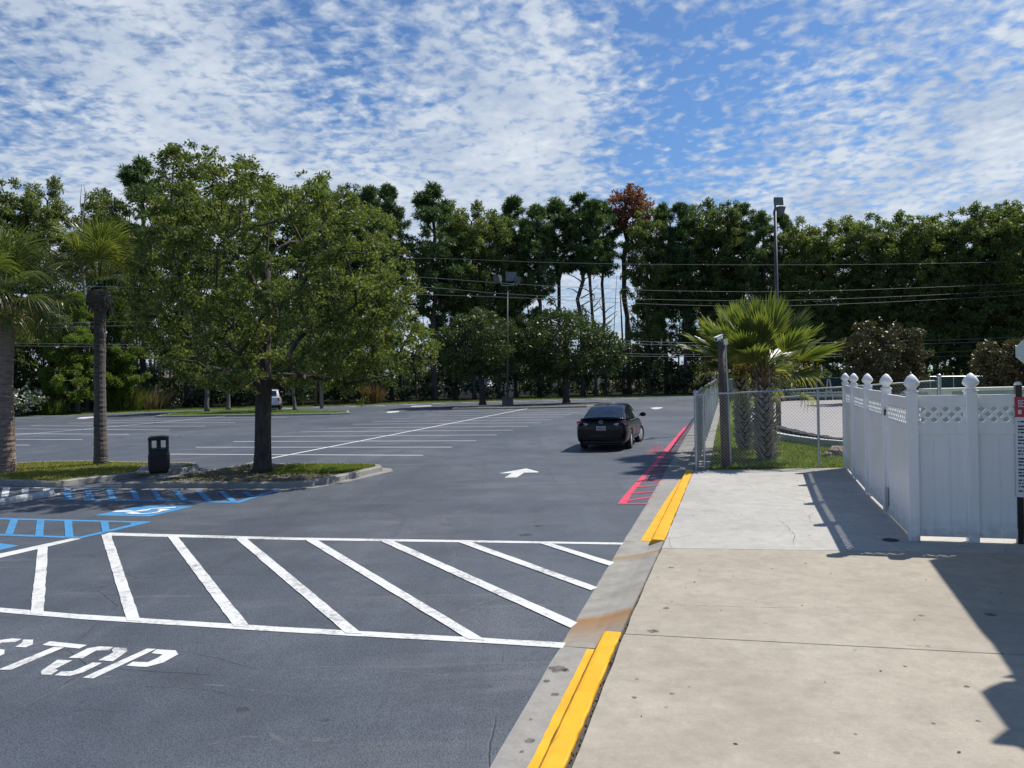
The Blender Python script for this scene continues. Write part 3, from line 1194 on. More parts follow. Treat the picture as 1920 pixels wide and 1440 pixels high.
ribbon('road_scuff', [([(740, 1003), (800, 985), (860, 962), (900, 950), (950, 942)], 0.10), ([(1010, 958), (1080, 954), (1150, 956), (1195, 958)], 0.05), ([(1040, 1002), (1085, 989), (1130, 990), (1180, 992)], 0.05),
                      ([(700, 1262), (770, 1262), (830, 1268), (880, 1262), (930, 1252), (985, 1250)], 0.035), ([(760, 1180), (900, 1130), (1040, 1085)], 0.05), ([(300, 1290), (420, 1286), (560, 1300)], 0.03),
                      ([(640, 1082), (740, 1050), (830, 1040)], 0.05), ([(20, 1330), (140, 1275), (260, 1262)], 0.03), ([(640, 868), (760, 852), (880, 838), (960, 830)], 0.10), ([(380, 1400), (500, 1380), (640, 1388)], 0.06)], 'scuff', 0.0015)
ribbon('road_crack', [([(340, 1221), (400, 1232), (440, 1243), (487, 1254)], 0.010), ([(245, 1284), (320, 1288), (400, 1294), (450, 1308)], 0.008), ([(110, 1340), (160, 1330), (230, 1335)], 0.006)], 'crack_line', 0.0018)
ribbon('walk_crack', [([(1211, 1128.5), (1240, 1131), (1280, 1134), (1330, 1136), (1500, 1139)], 0.008), ([(1262, 949), (1290, 956), (1330, 957), (1420, 951)], 0.010), ([(1450, 967), (1478, 990), (1492, 1003), (1489, 1026)], 0.010),
                      ([(1256, 919), (1340, 921), (1460, 920)], 0.006), ([(1650, 1205), (1760, 1215), (1850, 1222)], 0.004)], 'crack_line', SWZ + 0.0015)


def drips(name, spots, z, seed=2):
    rs = random.Random(seed)
    mb = MB()
    for u, v, r in spots:
        c = P(u, v, z)
        n = 18
        mb.add([(c.x + r * (1 + rs.uniform(-0.25, 0.25)) * math.cos(2 * math.pi * k / n), c.y + r * (1 + rs.uniform(-0.25, 0.25)) * math.sin(2 * math.pi * k / n), z) for k in range(n)], [tuple(range(n))])
    return struct(mb.build(name, 'drip'))


zf = lambda x, y: (900 + x / 2.6667, 900 + y / 2.6667)
drips('gutter_stain', [(*zf(x, y), r) for x, y, r in [(390, 943, .075), (375, 1070, .03), (335, 1003, .03), (253, 1300, .035), (255, 1195, .015), (210, 1356, .015), (430, 948, .03), (545, 800, .02)]], 0.0105)
drips('walk_stain', [(*zf(x, y), r * 0.7) for x, y, r in [(865, 755, .07), (960, 1068, .025), (772, 1087, .03), (785, 995, .02), (957, 437, .05), (930, 640, .05), (890, 485, .03)]] +
      [(1728, 1154, .03), (1857, 1152, .05), (1697, 1249, .018), (1740, 1211, .018), (1813, 1287, .022), (1834, 1352, .015), (1604, 1376, .014), (1603, 1219, .016), (1569, 1411, .02), (1750, 1356, .014)], SWZ + 0.0022)
drips('road_stain', [(455, 1330, .05), (985, 1003, .10), (1010, 986, .08), (610, 1350, .03)], 0.0013)


# ------------------------------------------------------------------ kerbed islands
def offset_poly(pts, d):
    n = len(pts)
    out = []
    area = sum(pts[i].x * pts[(i + 1) % n].y - pts[(i + 1) % n].x * pts[i].y for i in range(n))
    sg = 1 if area > 0 else -1
    for i in range(n):
        a, b, c = pts[i - 1], pts[i], pts[(i + 1) % n]
        n1 = Vector((-(b - a).y, (b - a).x)).normalized()
        n2 = Vector((-(c - b).y, (c - b).x)).normalized()
        nn = (n1 + n2)
        nn.normalize()
        k = min(1 / max(nn.dot(n1), 0.4), 2.0)
        q = b.xy + nn * d * sg * k
        out.append(Vector((q.x, q.y, 0)))
    return out


def dens(pts, step=0.5):
    out = []
    n = len(pts)
    for i in range(n):
        a, b = pts[i], pts[(i + 1) % n]
        k = max(1, int((b - a).length / step))
        out += [a.lerp(b, j / k) for j in range(k)]
    return out


def island(name, px, mat_in, kw=0.15, h=0.14, mat_k='concrete_old', apron=0.0, step=0.5):
    top = [P(u, v, h) for u, v in px]
    n = len(top)
    area = sum(top[i].x * top[(i + 1) % n].y - top[(i + 1) % n].x * top[i].y for i in range(n))
    if area < 0:
        top = top[::-1]
    for p in top:
        p.z = 0
    ctrl = top[:]
    rings = []
    base = dens(offset_poly(ctrl, -0.03), step)
    o1 = dens(offset_poly(ctrl, 0.0), step)
    o2 = dens(offset_poly(ctrl, 0.03), step)
    o3 = dens(offset_poly(ctrl, kw), step)
    m = min(len(base), len(o1), len(o2), len(o3))

    def resamp(pts, k):
        L = [0]
        P2 = pts + [pts[0]]
        for a, b in zip(P2, P2[1:]):
            L.append(L[-1] + (b - a).length)
        out = []
        j = 0
        for i in range(k):
            t = L[-1] * i / k
            while L[j + 1] < t:
                j += 1
            f = (t - L[j]) / max(1e-9, L[j + 1] - L[j])
            out.append(P2[j].lerp(P2[j + 1], f))
        return out
    # ring points built per control edge so that the rings stay aligned
    def ring(off):
        c = offset_poly(ctrl, off)
        out = []
        for i in range(n):
            a, b = c[i], c[(i + 1) % n]
            k = max(1, int((ctrl[(i + 1) % n] - ctrl[i]).length / step))
            out += [a.lerp(b, j / k) for j in range(k)]
        return out
    lv = [(ring(-0.03), -0.02), (ring(-0.02), h * 0.8), (ring(0.015), h), (ring(kw), h - 0.003), (ring(kw + 0.005), h - 0.06)]
    m = len(lv[0][0])
    mb = MB()
    vs = [(p.x, p.y, z) for r, z in lv for p in r]
    fs = []
    for i in range(len(lv) - 1):
        for j in range(m):
            fs.append((i * m + j, i * m + (j + 1) % m, (i + 1) * m + (j + 1) % m, (i + 1) * m + j))
    mb.add(vs, fs)
    struct(mb.build('island_kerb', mat_k))
    inn = ring(kw + 0.003)
    mb = MB()
    mb.add([(p.x, p.y, h - 0.02) for p in inn], [tuple(range(len(inn)))])
    struct(mb.build(name, mat_in))
    if apron:
        a, b = ring(-0.03), ring(-0.03 - apron)
        mb = MB()
        mb.add([(p.x, p.y, 0.005) for p in a] + [(p.x, p.y, 0.003) for p in b], [(j, j + m, (j + 1) % m + m, (j + 1) % m) for j in range(m)])
        struct(mb.build('island_gutter', 'concrete_old'))
    return [(p.x, p.y) for p in inn], h - 0.02


PALM_ISL = island('island_lawn', [(-330, 905), (-200, 899), (0, 899), (104, 903.5), (146, 897), (217, 890), (262, 884.5), (322, 880), (372, 873), (368, 867.5), (350, 866.5), (280, 866), (180, 863.5), (100, 864), (30, 867), (-60, 871), (-300, 878)], 'island_soil')
OAK_ISL = island('island_lawn', [(232, 904.5), (380, 904), (531, 904.5), (580, 901), (613, 896), (660, 886), (715, 874), (712, 870.6), (690, 869.2), (600, 868.2), (510, 868.5), (474, 866), (423, 876), (340, 889), (274, 900)], 'mulch', apron=0.28)
FAR_ISL = island('island_lawn', [(292, 779.5), (400, 777.5), (500, 776.5), (620, 774.5), (655, 773), (653, 769.5), (560, 768.6), (420, 768.4), (330, 773)], 'lawn_soil', mat_k='concrete_kerb', step=2)
MID_ISL = island('island_lawn', [(848, 765), (930, 764), (1013, 762.5), (1100, 760.5), (1157, 756.3), (1150, 753.6), (1060, 755.3), (1013, 757), (930, 759.5), (862, 762)], 'mulch', mat_k='concrete_kerb', step=2)
# concrete pad under the bin and the path gap
pad = [P(225, 893, 0.14), P(262, 885, 0.14), P(322, 880, 0.14), P(345, 872, 0.14), P(300, 873, 0.14), P(240, 880, 0.14)]
mb = MB()
pp = [P(252, 886.5, 0.14), P(335, 878.5, 0.14), P(352, 870.5, 0.14), P(268, 872, 0.14)]
mb.prism([(p.x, p.y) for p in pp], 0.08, 0.145)
struct(mb.build('bin_pad', 'concrete_old', bevel=0.01))


# ------------------------------------------------------------------ short grass
def inside(poly, x, y):
    c = False
    n = len(poly)
    for i in range(n):
        x1, y1 = poly[i]
        x2, y2 = poly[i - 1]
        if (y1 > y) != (y2 > y) and x < (x2 - x1) * (y - y1) / (y2 - y1) + x1:
            c = not c
    return c


def blades(name, poly, z, num, h, rs, keep=None, label=None, mat='grass_blade'):
    xs = [p[0] for p in poly]
    ys = [p[1] for p in poly]
    pts = []
    while len(pts) < num:
        x, y = rs.uniform(min(xs), max(xs)), rs.uniform(min(ys), max(ys))
        if inside(poly, x, y) and (keep is None or keep(x, y)):
            pts.append((x, y, z))
    C = np.array(pts)
    n = len(C)
    hh = h * rs.uniform(0.4, 1.3, n)
    a = rs.uniform(0, 2 * math.pi, n)
    w = 0.010 + 0.008 * rs.uniform(0, 1, n)
    ln = rs.normal(0, 0.45, (n, 2)) * hh[:, None]
    V = np.zeros((n, 3, 3))
    V[:, 0] = C + np.stack([np.cos(a) * w, np.sin(a) * w, np.zeros(n)], 1)
    V[:, 1] = C - np.stack([np.cos(a) * w, np.sin(a) * w, np.zeros(n)], 1)
    V[:, 2] = C + np.stack([ln[:, 0], ln[:, 1], hh], 1)
    F = np.arange(n * 3).reshape(n, 3)
    o = npmesh(name, V.reshape(-1, 3), F, mat)
    return tag(o, label, 'grass', kind='stuff')


rs = np.random.RandomState(5)
trk = [tuple(P(u, v, 0.1).xy) for u, v in ((1404, 793), (1425, 806), (1456, 820), (1515, 831), (1584, 838), (1900, 842), (2300, 840), (2500, 740), (1400, 740))]
lawn_near = [(lw[0].x, lw[0].y)] + [tuple(SN(30, fn(30) + 0.3).xy), tuple(SN(36, fn(36) + 0.3).xy), (14, 34), (15.5, 26), (9.5, 20.6), (e3.x, e3.y + 0.02)]
blades('grass', lawn_near, 0.105, 22000, 0.07, rs, keep=lambda x, y: not inside(trk, x, y), label='mown green grass around the stout palms behind the wire fence')
blades('grass', PALM_ISL[0], PALM_ISL[1], 15000, 0.05, rs, keep=lambda x, y: not inside([(p.x, p.y) for p in pp], x, y), label='short dry grass under the two tall palms', mat='grass_dry')
ob = P(495, 889, 0.1)
blades('grass', OAK_ISL[0], OAK_ISL[1], 9000, 0.06, rs, keep=lambda x, y: x > ob.x + 0.15 and y > ob.y - 0.3 or rs.rand() < 0.03, label='patchy green grass beside the oak trunk')
leafmat('leaf_oak', [(0.030, 0.048, 0.016), (0.070, 0.096, 0.029), (0.135, 0.158, 0.046), (0.24, 0.25, 0.078)], 0.50, 0.36, 0.22, 0.5, 1.1)
leafmat('leaf_live_oak', [(0.030, 0.052, 0.016), (0.055, 0.085, 0.024), (0.09, 0.115, 0.035)], 0.45, 0.25, 0.4, 0.4, 0.6)
leafmat('needle_pine', [(0.040, 0.075, 0.030), (0.078, 0.125, 0.042), (0.13, 0.18, 0.056)], 0.5, 0.25, 0.3, 0.5, 0.35)
leafmat('leaf_broad', [(0.060, 0.088, 0.030), (0.115, 0.145, 0.044), (0.21, 0.22, 0.062)], 0.45, 0.4, 0.4, 0.5, 0.3)
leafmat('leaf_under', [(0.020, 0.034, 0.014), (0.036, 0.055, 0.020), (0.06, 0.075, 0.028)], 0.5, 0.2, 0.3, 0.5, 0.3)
leafmat('leaf_red', [(0.13, 0.045, 0.03), (0.22, 0.08, 0.05), (0.30, 0.13, 0.08)], 0.6, 0.3, 0.2, 0.4, 0.5)
leafmat('leaf_cypress', [(0.065, 0.10, 0.020), (0.125, 0.175, 0.034), (0.20, 0.24, 0.05)], 0.5, 0.45, 0.3, 0.6, 0.7)
leafmat('leaf_magnolia', [(0.040, 0.055, 0.018), (0.075, 0.068, 0.024), (0.12, 0.082, 0.030), (0.065, 0.085, 0.03)], 0.42, 0.15, 0.5, 0.4, 0.8)
leafmat('leaf_shrub', [(0.03, 0.06, 0.018), (0.07, 0.11, 0.03), (0.14, 0.17, 0.05)], 0.5, 0.35, 0.3, 0.4, 1.0)
leafmat('weed', [(0.075, 0.10, 0.028), (0.13, 0.155, 0.042), (0.21, 0.20, 0.085)], 0.6, 0.4, 0.2, 0.5, 0.6)
leafmat('dry_reed', [(0.20, 0.15, 0.09), (0.28, 0.22, 0.14), (0.15, 0.11, 0.07)], 0.7, 0.3, 0.2, 0.4, 0.6)
leafmat('palm_leaf', [(0.070, 0.095, 0.024), (0.13, 0.15, 0.040), (0.25, 0.24, 0.075)], 0.35, 0.35, 0.5, 0.5, 1.5)
leafmat('palm_leaf_yellow', [(0.20, 0.20, 0.04), (0.32, 0.28, 0.06), (0.36, 0.26, 0.10)], 0.4, 0.4, 0.4, 0.4, 1.5)
leafmat('palm_dead', [(0.14, 0.08, 0.04), (0.26, 0.16, 0.09), (0.20, 0.13, 0.08)], 0.8, 0.2, 0.2, 0.4, 1.5)
leafmat('palm_flower', [(0.20, 0.13, 0.03), (0.34, 0.25, 0.06), (0.42, 0.33, 0.10)], 0.7, 0.3, 0.2, 0.4, 1.5)
leafmat('fallen_leaf', [(0.16, 0.10, 0.05), (0.28, 0.20, 0.12), (0.38, 0.33, 0.25)], 0.8, 0.1, 0.2, 0.2, 1.5)


# ---------------------------------------------------------------- the parking-lot oak
def in_poly(poly, x, y):
    return inside(poly, x, y)


def oak():
    rs = np.random.RandomState(11)
    base = P(492, 886, 0.10)
    Y0 = base.y
    t = thing('oak_tree', 'large spreading green oak with dark trunk on the kerbed island beside the bin', 'tree', base)
    outline = [(300, 300), (335, 282), (365, 275), (395, 285), (408, 318), (445, 318), (462, 300), (480, 312), (476, 340), (530, 332), (560, 315), (585, 335), (600, 365), (655, 385), (695, 400), (722, 420), (735, 460), (748, 500),
               (760, 545), (772, 590), (800, 620), (822, 648), (808, 668), (770, 672), (790, 700), (760, 712), (720, 700), (700, 722), (655, 725), (610, 712), (570, 722), (520, 700), (490, 728), (455, 735), (430, 715), (390, 722), (350, 700), (318, 690),
               (300, 655), (262, 640), (245, 600), (238, 560), (262, 520), (262, 480), (258, 440), (255, 415), (268, 380), (300, 370), (320, 350), (300, 325)]
    xs = [PD(u, v, Y0) for u, v in outline]
    poly = [(p.x, p.z) for p in xs]
    cx = sum(p[0] for p in poly) / len(poly)
    zs = [p[1] for p in poly]
    zmin, zmax = min(zs), max(zs)
    xmin, xmax = min(p[0] for p in poly), max(p[0] for p in poly)
    cl = []
    tries = 0
    while len(cl) < 380 and tries < 90000:
        tries += 1
        x, z = rs.uniform(xmin, xmax), rs.uniform(zmin, zmax)
        if not in_poly(poly, x, z):
            continue
        x_0, z_0 = x, z
        # depth of the crown here
        u = (x - cx) / (0.5 * (xmax - xmin))
        w = (z - (zmin + 0.45 * (zmax - zmin))) / (0.55 * (zmax - zmin))
        dmax = 3.9 * math.sqrt(max(0.03, 1 - min(1, u * u * 0.9 + w * w * 0.75)))
        y = rs.uniform(-1, 1)
        y = math.copysign(abs(y) ** 0.6, y) * dmax
        if y < 0:
            y *= 0.76
        # crown widens towards the viewer side as the real one does
        kk = (Y0 + y) / Y0
        x, z = x_0 * kk, CAM_H + (z_0 - CAM_H) * kk
        # keep the middle airy: clumps mostly towards the outside
        q = (u * u + w * w + (y / 3.9) ** 2)
        if q < 0.35 and rs.rand() < 0.75:
            continue
        # sparse upper shoots
        r = rs.uniform(0.22, 0.58) * (0.75 if z > zmax - 1.6 else 1.0)
        if any((x - a) ** 2 + (Y0 + y - b) ** 2 + (z - c) ** 2 < (0.52 * (r + d)) ** 2 for a, b, c, d in cl[-500:]):
            continue
        cl.append((x, Y0 + y, z, r))
    sk = wood(base, cl, 0.235, rs, top=(base.x + 0.2, base.y + 0.15, base.z + 5.6), sag=-0.02, tip=0.007, expo=0.60, lean=0.35, nseg=6, bare=0.33, wob=0.012)
    o = sk.build('trunk', 'bark', t, smooth=True)
    o.matrix_parent_inverse = Matrix.Translation(-Vector(base))
    sub = []
    # each clump is several twig sprays
    for (x, y, z, r) in cl:
        k = int(5 + 10 * r)
        for _ in range(k):
            d = rs.normal(size=3)
            d /= np.linalg.norm(d)
            q = rs.uniform(0.3, 1.12)
            sub.append((x + d[0] * r * q * 1.15, y + d[1] * r * q * 1.15, z + d[2] * r * q * 0.8, rs.uniform(0.09, 0.25)))
    p, d = clump_pts(sub, 31, rs, 0.7, 0.6)
    d[:, 2] += 0.15
    V, F = leaves(p, 0.105, 0.045, rs, d, 0.45, 0.45)
    o = npmesh('crown', V, F, 'leaf_oak', t)
    o.matrix_parent_inverse = Matrix.Translation(-Vector(base))
    return t


oak()


# fallen leaves under the oak
def litter(name, poly, z, num, rs, label):
    xs = [p[0] for p in poly]
    ys = [p[1] for p in poly]
    pts = []
    while len(pts) < num:
        x, y = rs.uniform(min(xs), max(xs)), rs.uniform(min(ys), max(ys))
        if inside(poly, x, y):
            pts.append((x, y, z + 0.008))
    C = np.array(pts)
    V, F = leaves(C, 0.07, 0.035, rs, vert=(0.12, 0.0))
    V[:, 2] = np.maximum(V[:, 2], z + 0.002)
    o = npmesh(name, V, F, 'fallen_leaf')
    return tag(o, label, 'leaves', kind='stuff')


litter('fallen_leaves', OAK_ISL[0], OAK_ISL[1], 1500, np.random.RandomState(3), 'dry fallen leaves scattered on the shaded soil below the oak')


# ---------------------------------------------------------------- fan palms
def fan(pet, fr, nl, spread, droop, rs, wid=0.035, seg=4, stiff=0.5, costa=0.25):
    """one fan leaf along +x; returns V(list of quads), F; petiole included"""
    vs, fs = [], []

    def add(v, f):
        o = len(vs)
        vs.extend(v)
        fs.extend([tuple(i + o for i in q) for q in f])
    # petiole ribbon (two crossed)
    n = 4
    for w in ((0, 0.016, 0), (0, 0, 0.012)):
        rr = []
        for i in range(n + 1):
            t = i / n
            p = np.array([pet * t, 0, -0.10 * pet * t * t * (droop * 2)])
            rr += [p - np.array(w) * (1.4 - 0.7 * t), p + np.array(w) * (1.4 - 0.7 * t)]
        add(rr, [(2 * i, 2 * i + 1, 2 * i + 3, 2 * i + 2) for i in range(n)])
    hub = np.array([pet, 0, -0.10 * pet * droop * 2])
    for k in range(nl):
        a = (k / (nl - 1) - 0.5) * 2
        ang = a * spread
        L = fr * (1 - 0.25 * abs(a) ** 2) * rs.uniform(0.88, 1.08)
        c0 = hub + np.array([costa * (1 - abs(a)), 0, -0.05 * droop * (1 - abs(a))])
        dx, dy = math.cos(ang), math.sin(ang)
        lift = 0.10 * abs(math.sin(ang)) + rs.uniform(-0.05, 0.05)
        rr = []
        kd = droop * rs.uniform(0.6, 1.5)
        for i in range(seg + 1):
            t = i / seg
            r = L * t
            z = lift * r - kd * L * max(0, t - stiff) ** 2 * 2.2
            rad = r - 0.35 * kd * L * max(0, t - stiff) ** 2
            p = c0 + np.array([dx * rad, dy * rad, z])
            w = wid * (0.35 + 1.3 * t) if t < 0.5 else wid * max(0.05, 1.9 * (1 - t) + 0.05)
            q = np.array([-dy, dx, 0.35 * (1 if k % 2 else -1)]) * w
            rr += [p - q, p + q]
        add(rr, [(2 * i, 2 * i + 1, 2 * i + 3, 2 * i + 2) for i in range(seg)])
    return np.array(vs), np.array(fs)


def euler_m(az, el, roll):
    return np.array((Matrix.Rotation(az, 3, 'Z') @ Matrix.Rotation(-el, 3, 'Y') @ Matrix.Rotation(roll, 3, 'X')))


def crown_of_fans(name, c, n, els, mat, parent, rs, az=None, **kw):
    """els: (el_min, el_max) degrees; leaves fill from the heart outward"""
    VV, FF, o = [], [], 0
    for i in range(n):
        u = (i + 0.5) / n
        el = els[1] + (els[0] - els[1]) * u
        a = (i * 2.39996 + rs.uniform(-0.25, 0.25)) if az is None else az[i % len(az)] + rs.uniform(-0.3, 0.3)
        k = dict(kw)
        pet = k.pop('pet') * rs.uniform(0.8, 1.15)
        fr = k.pop('fr') * rs.uniform(0.85, 1.1)
        dr = k.pop('droop') * (1.2 if el < 20 else 0.8)
        V, F = fan(pet, fr, k.pop('nl'), k.pop('spread'), dr, rs, **k)
        m = euler_m(a, R(el + rs.uniform(-8, 8)), rs.uniform(-0.5, 0.5))
        V = V @ m.T + np.array(c)
        VV.append(V)
        FF.append(F + o)
        o += len(V)
    ob = npmesh(name, np.vstack(VV), np.vstack(FF), mat, parent)
    return ob


def palm_trunk(t, pts, radii, mat, rings=True, seed=0):
    rs = random.Random(seed)
    mb = MB()
    P_, R_ = [], []
    total = sum((Vector(b) - Vector(a)).length for a, b in zip(pts, pts[1:]))
    n = int(total / 0.055)
    for i in range(n + 1):
        f = i / n * (len(pts) - 1)
        j = min(int(f), len(pts) - 2)
        p = Vector(pts[j]).lerp(Vector(pts[j + 1]), f - j)
        r = radii[j] + (radii[j + 1] - radii[j]) * (f - j)
        r *= 1 + (0.035 if i % 2 else -0.02) + rs.uniform(-0.015, 0.02)
        P_.append(p + Vector((rs.uniform(-0.006, 0.006), rs.uniform(-0.006, 0.006), 0)))
        R_.append(r)
    mb.tube(P_, R_, 14)
    return mb.build('trunk', mat, t, smooth=False)


def tall_palm(u, v, name_label, tops, r0, r1, mat, seed, crown_px, full=True, yellow=False):
    rs = np.random.RandomState(seed)
    b = P(u, v, 0.10)
    t = thing('palm_tree', name_label, 'palm tree', b)
    c = PD(crown_px[0], crown_px[1], b.y) - b
    mid = Vector((c.x * 0.35, 0, c.z * 0.5))
    palm_trunk(t, [(0, 0, -0.05), (0.01, 0, 0.4), tuple(mid), (c.x, c.y, c.z - 0.25)], [r0 * 1.12, r0, r0 * 0.85, r1], mat, seed=seed)
    return t, c, rs


# palm at the left frame edge
t, c, rs = tall_palm(10, 888, 'tall palm with pale ringed trunk at the left end of the palm island', 0, 0.25, 0.27, 'palm_bark', 21, (8, 548))
crown_of_fans('crown', c, 34, (-38, 82), 'palm_leaf', t, rs, pet=1.0, fr=0.95, nl=42, spread=R(125), droop=0.55, wid=0.017, seg=5, stiff=0.35)
crown_of_fans('skirt', c - Vector((0, 0, 0.22)), 9, (-55, -15), 'palm_leaf_yellow', t, rs, pet=0.5, fr=0.65, nl=22, spread=R(85), droop=0.5, wid=0.016, seg=4, stiff=0.3)
mb = MB()
rr = random.Random(4)
for i in range(150):
    a = rr.uniform(0, 6.28)
    z = c.z - 0.15 - rr.uniform(0, 0.55)
    r = 0.27
    p = Vector((c.x * (1 - (c.z - z) * 0.08) + r * math.cos(a), r * math.sin(a), z))
    mb.bar(p, p + Vector((math.cos(a) * 0.06, math.sin(a) * 0.06, -rr.uniform(0.1, 0.3))), 0.03, 0.012)
mb.build('boot', 'palm_dead', t)

# palm half hidden by the oak
t, c, rs = tall_palm(189, 872, 'slim dark-trunked palm whose crown pushes into the oak, middle of the palm island', 0, 0.19, 0.17, 'palm_bark_dark', 22, (187, 556))
crown_of_fans('crown', c + Vector((0, 0, 0.45)), 32, (12, 85), 'palm_leaf', t, rs, pet=1.0, fr=0.95, nl=40, spread=R(120), droop=0.5, wid=0.017, seg=5, stiff=0.35)
mb = MB()
mb.lathe((c.x, c.y, c.z - 0.42), [(0.17, 0), (0.28, 0.08), (0.36, 0.25), (0.38, 0.42), (0.30, 0.58), (0.12, 0.62)], 16)
for i in range(120):
    a = rr.uniform(0, 6.28)
    z = c.z - 0.4 + rr.uniform(0.05, 0.55)
    p = Vector((c.x + 0.33 * math.cos(a), c.y + 0.33 * math.sin(a), z))
    mb.bar(p, p + Vector((math.cos(a) * 0.05, math.sin(a) * 0.05, rr.uniform(-0.25, 0.1))), 0.04, 0.02)
mb.build('boot', 'palm_bark_dark', t)


# stout palms with criss-cross leaf bases
def stout_palm(b, c, r0, r1, label, seed, nfan, group, scale=1.0, els=(5, 86), boots=True):
    rs = np.random.RandomState(seed)
    rr = random.Random(seed)
    t = thing('palm_tree', label, 'palm tree', b, group=group)
    mb = MB()
    H = c.z
    axis = lambda z: Vector((c.x * (z / H), c.y * (z / H), z))
    rad = lambda z: (r0 + (r1 - r0) * (z / H))
    core = [axis(z) for z in [H * i / 10 for i in range(11)]]
    mb.tube(core, [rad(p.z) * 0.86 for p in core], 16)
    mb.build('trunk', 'bark', t, smooth=True)
    mb = MB()
    rows = int(H / (0.105 * scale))
    per = 9
    for i in range(rows):
        z = 0.03 + H * 0.985 * i / rows
        for k in range(per):
            a = 2 * math.pi * (k + (i % 2) * 0.5) / per + rr.uniform(-0.07, 0.07)
            r = rad(z) * 0.84
            o = axis(z) + Vector((math.cos(a), math.sin(a), 0)) * r
            upn = z / H
            L = (0.17 + 0.10 * (upn < 0.5)) * scale * rr.uniform(0.75, 1.25)
            tilt = R(rr.uniform(48, 64) if upn > 0.5 else rr.uniform(44, 60))
            side = (0.5 if (k + i) % 2 else -0.5) * 0.7
            d = Vector((math.cos(a), math.sin(a), 0)) * math.cos(tilt) + Vector((0, 0, 1)) * math.sin(tilt) + Vector((-math.sin(a), math.cos(a), 0)) * side
            d.normalize()
            w = 0.088 * scale * rr.uniform(0.8, 1.2)
            tang = Vector((-math.sin(a), math.cos(a), 0))
            nrm = d.cross(tang).normalized()
            th = 0.016 * scale
            e = o + d * L
            vs = [o - tang * w / 2 - nrm * th, o + tang * w / 2 - nrm * th, o + tang * w / 2 + nrm * th, o - tang * w / 2 + nrm * th,
                  e - tang * w * 0.28 - nrm * th * 0.5, e + tang * w * 0.28 - nrm * th * 0.5, e + tang * w * 0.28 + nrm * th * 0.5, e - tang * w * 0.28 + nrm * th * 0.5]
            mb.add(vs, [(0, 1, 2, 3), (4, 7, 6, 5), (0, 4, 5, 1), (1, 5, 6, 2), (2, 6, 7, 3), (3, 7, 4, 0)])
    mb.build('leaf_base', 'palm_boot', t)
    cc = c - Vector((0, 0, 0.05))
    crown_of_fans('crown', cc, nfan, els, 'palm_leaf', t, rs, pet=0.92 * scale, fr=0.92 * scale, nl=26, spread=R(52), droop=0.16, wid=0.040 * scale, seg=5, stiff=0.66, costa=0.35)
    crown_of_fans('dry_frond', cc - Vector((0, 0, 0.1)), 6, (-28, 12), 'palm_leaf_yellow', t, rs, pet=0.9 * scale, fr=0.8 * scale, nl=20, spread=R(60), droop=0.6, wid=0.018 * scale, seg=4, stiff=0.4)
    # flower stalks
    VV = []
    stalks = []
    mbs = MB()
    for i in range(9):
        a = rr.uniform(0, 6.28)
        el = R(rr.uniform(5, 60))
        L = rr.uniform(1.0, 1.5) * scale
        d = Vector((math.cos(a) * math.cos(el), math.sin(a) * math.cos(el), math.sin(el)))
        pts = [cc + d * L * k / 5 + Vector((0, 0, -0.30 * scale * (k / 5) ** 2)) for k in range(6)]
        mbs.tube(pts, [0.014 * scale, 0.012 * scale, 0.01 * scale, 0.008 * scale, 0.006 * scale, 0.004 * scale], 4)
        for k in (3, 4, 5):
            for _ in range(45):
                stalks.append(tuple(np.array(pts[k]) + rs.normal(size=3) * 0.11 * scale))
    mbs.build('flower_stalk', 'palm_leaf_yellow', t)
    V, F = leaves(np.array(stalks), 0.10 * scale, 0.022 * scale, rs)
    npmesh('flower_spray', V, F, 'palm_flower', t)
    # brown fibres and dead bases at the heart
    mbs = MB()
    for i in range(150):
        a = rr.uniform(0, 6.28)
        z = H - 0.05 - rr.uniform(0, 0.5) * scale
        o = axis(z) + Vector((math.cos(a), math.sin(a), 0)) * rad(z) * 0.9
        mbs.bar(o, o + Vector((math.cos(a) * 0.10, math.sin(a) * 0.10, rr.uniform(0.12, 0.38))) * scale, 0.035 * scale, 0.012 * scale)
    mbs.build('boot', 'palm_dead', t)
    return t


b = P(1438, 862, 0.10)
c = PD(1430, 694, b.y) - b
G3 = 'stout palms behind the wire fence'
stout_palm(b, c, 0.25, 0.24, 'stout palm with criss-cross trunk nearest the wire fence, right of the wooden post', 31, 32, G3)
b = P(1398, 843, 0.10)
c = PD(1388, 684, b.y) - b
stout_palm(b, c, 0.21, 0.24, 'stout palm standing half behind the nearest one, between it and the wooden post', 32, 30, G3)
b = P(1473, 746.5, 0.10)
c = PD(1473, 668, b.y) - b
stout_palm(b, c, 0.62, 0.50, 'far stout palm beside the pale track, right of the two near ones', 33, 20, G3, scale=1.5, els=(5, 84))


# ---------------------------------------------------------------- generic crown makers
def blob_clumps(rs, n, rx, ry, z0, z1, r, shape='oval', hollow=0.35):
    cl = []
    for _ in range(n * 60):
        if len(cl) >= n:
            break
        u = rs.uniform(-1, 1, 3)
        if shape == 'oval':
            q = u[0] ** 2 + u[1] ** 2 + u[2] ** 2
            if q > 1 or q < hollow:
                continue
        else:
            if u[0] ** 2 + u[1] ** 2 > 1:
                continue
        x, y, z = u[0] * rx, u[1] * ry, z0 + (u[2] * 0.5 + 0.5) * (z1 - z0)
        rr_ = r * rs.uniform(0.7, 1.3)
        if any((x - a) ** 2 + (y - b_) ** 2 + (z - c_) ** 2 < (0.55 * (rr_ + d)) ** 2 for a, b_, c_, d in cl):
            continue
        cl.append((x, y, z, rr_))
    return cl


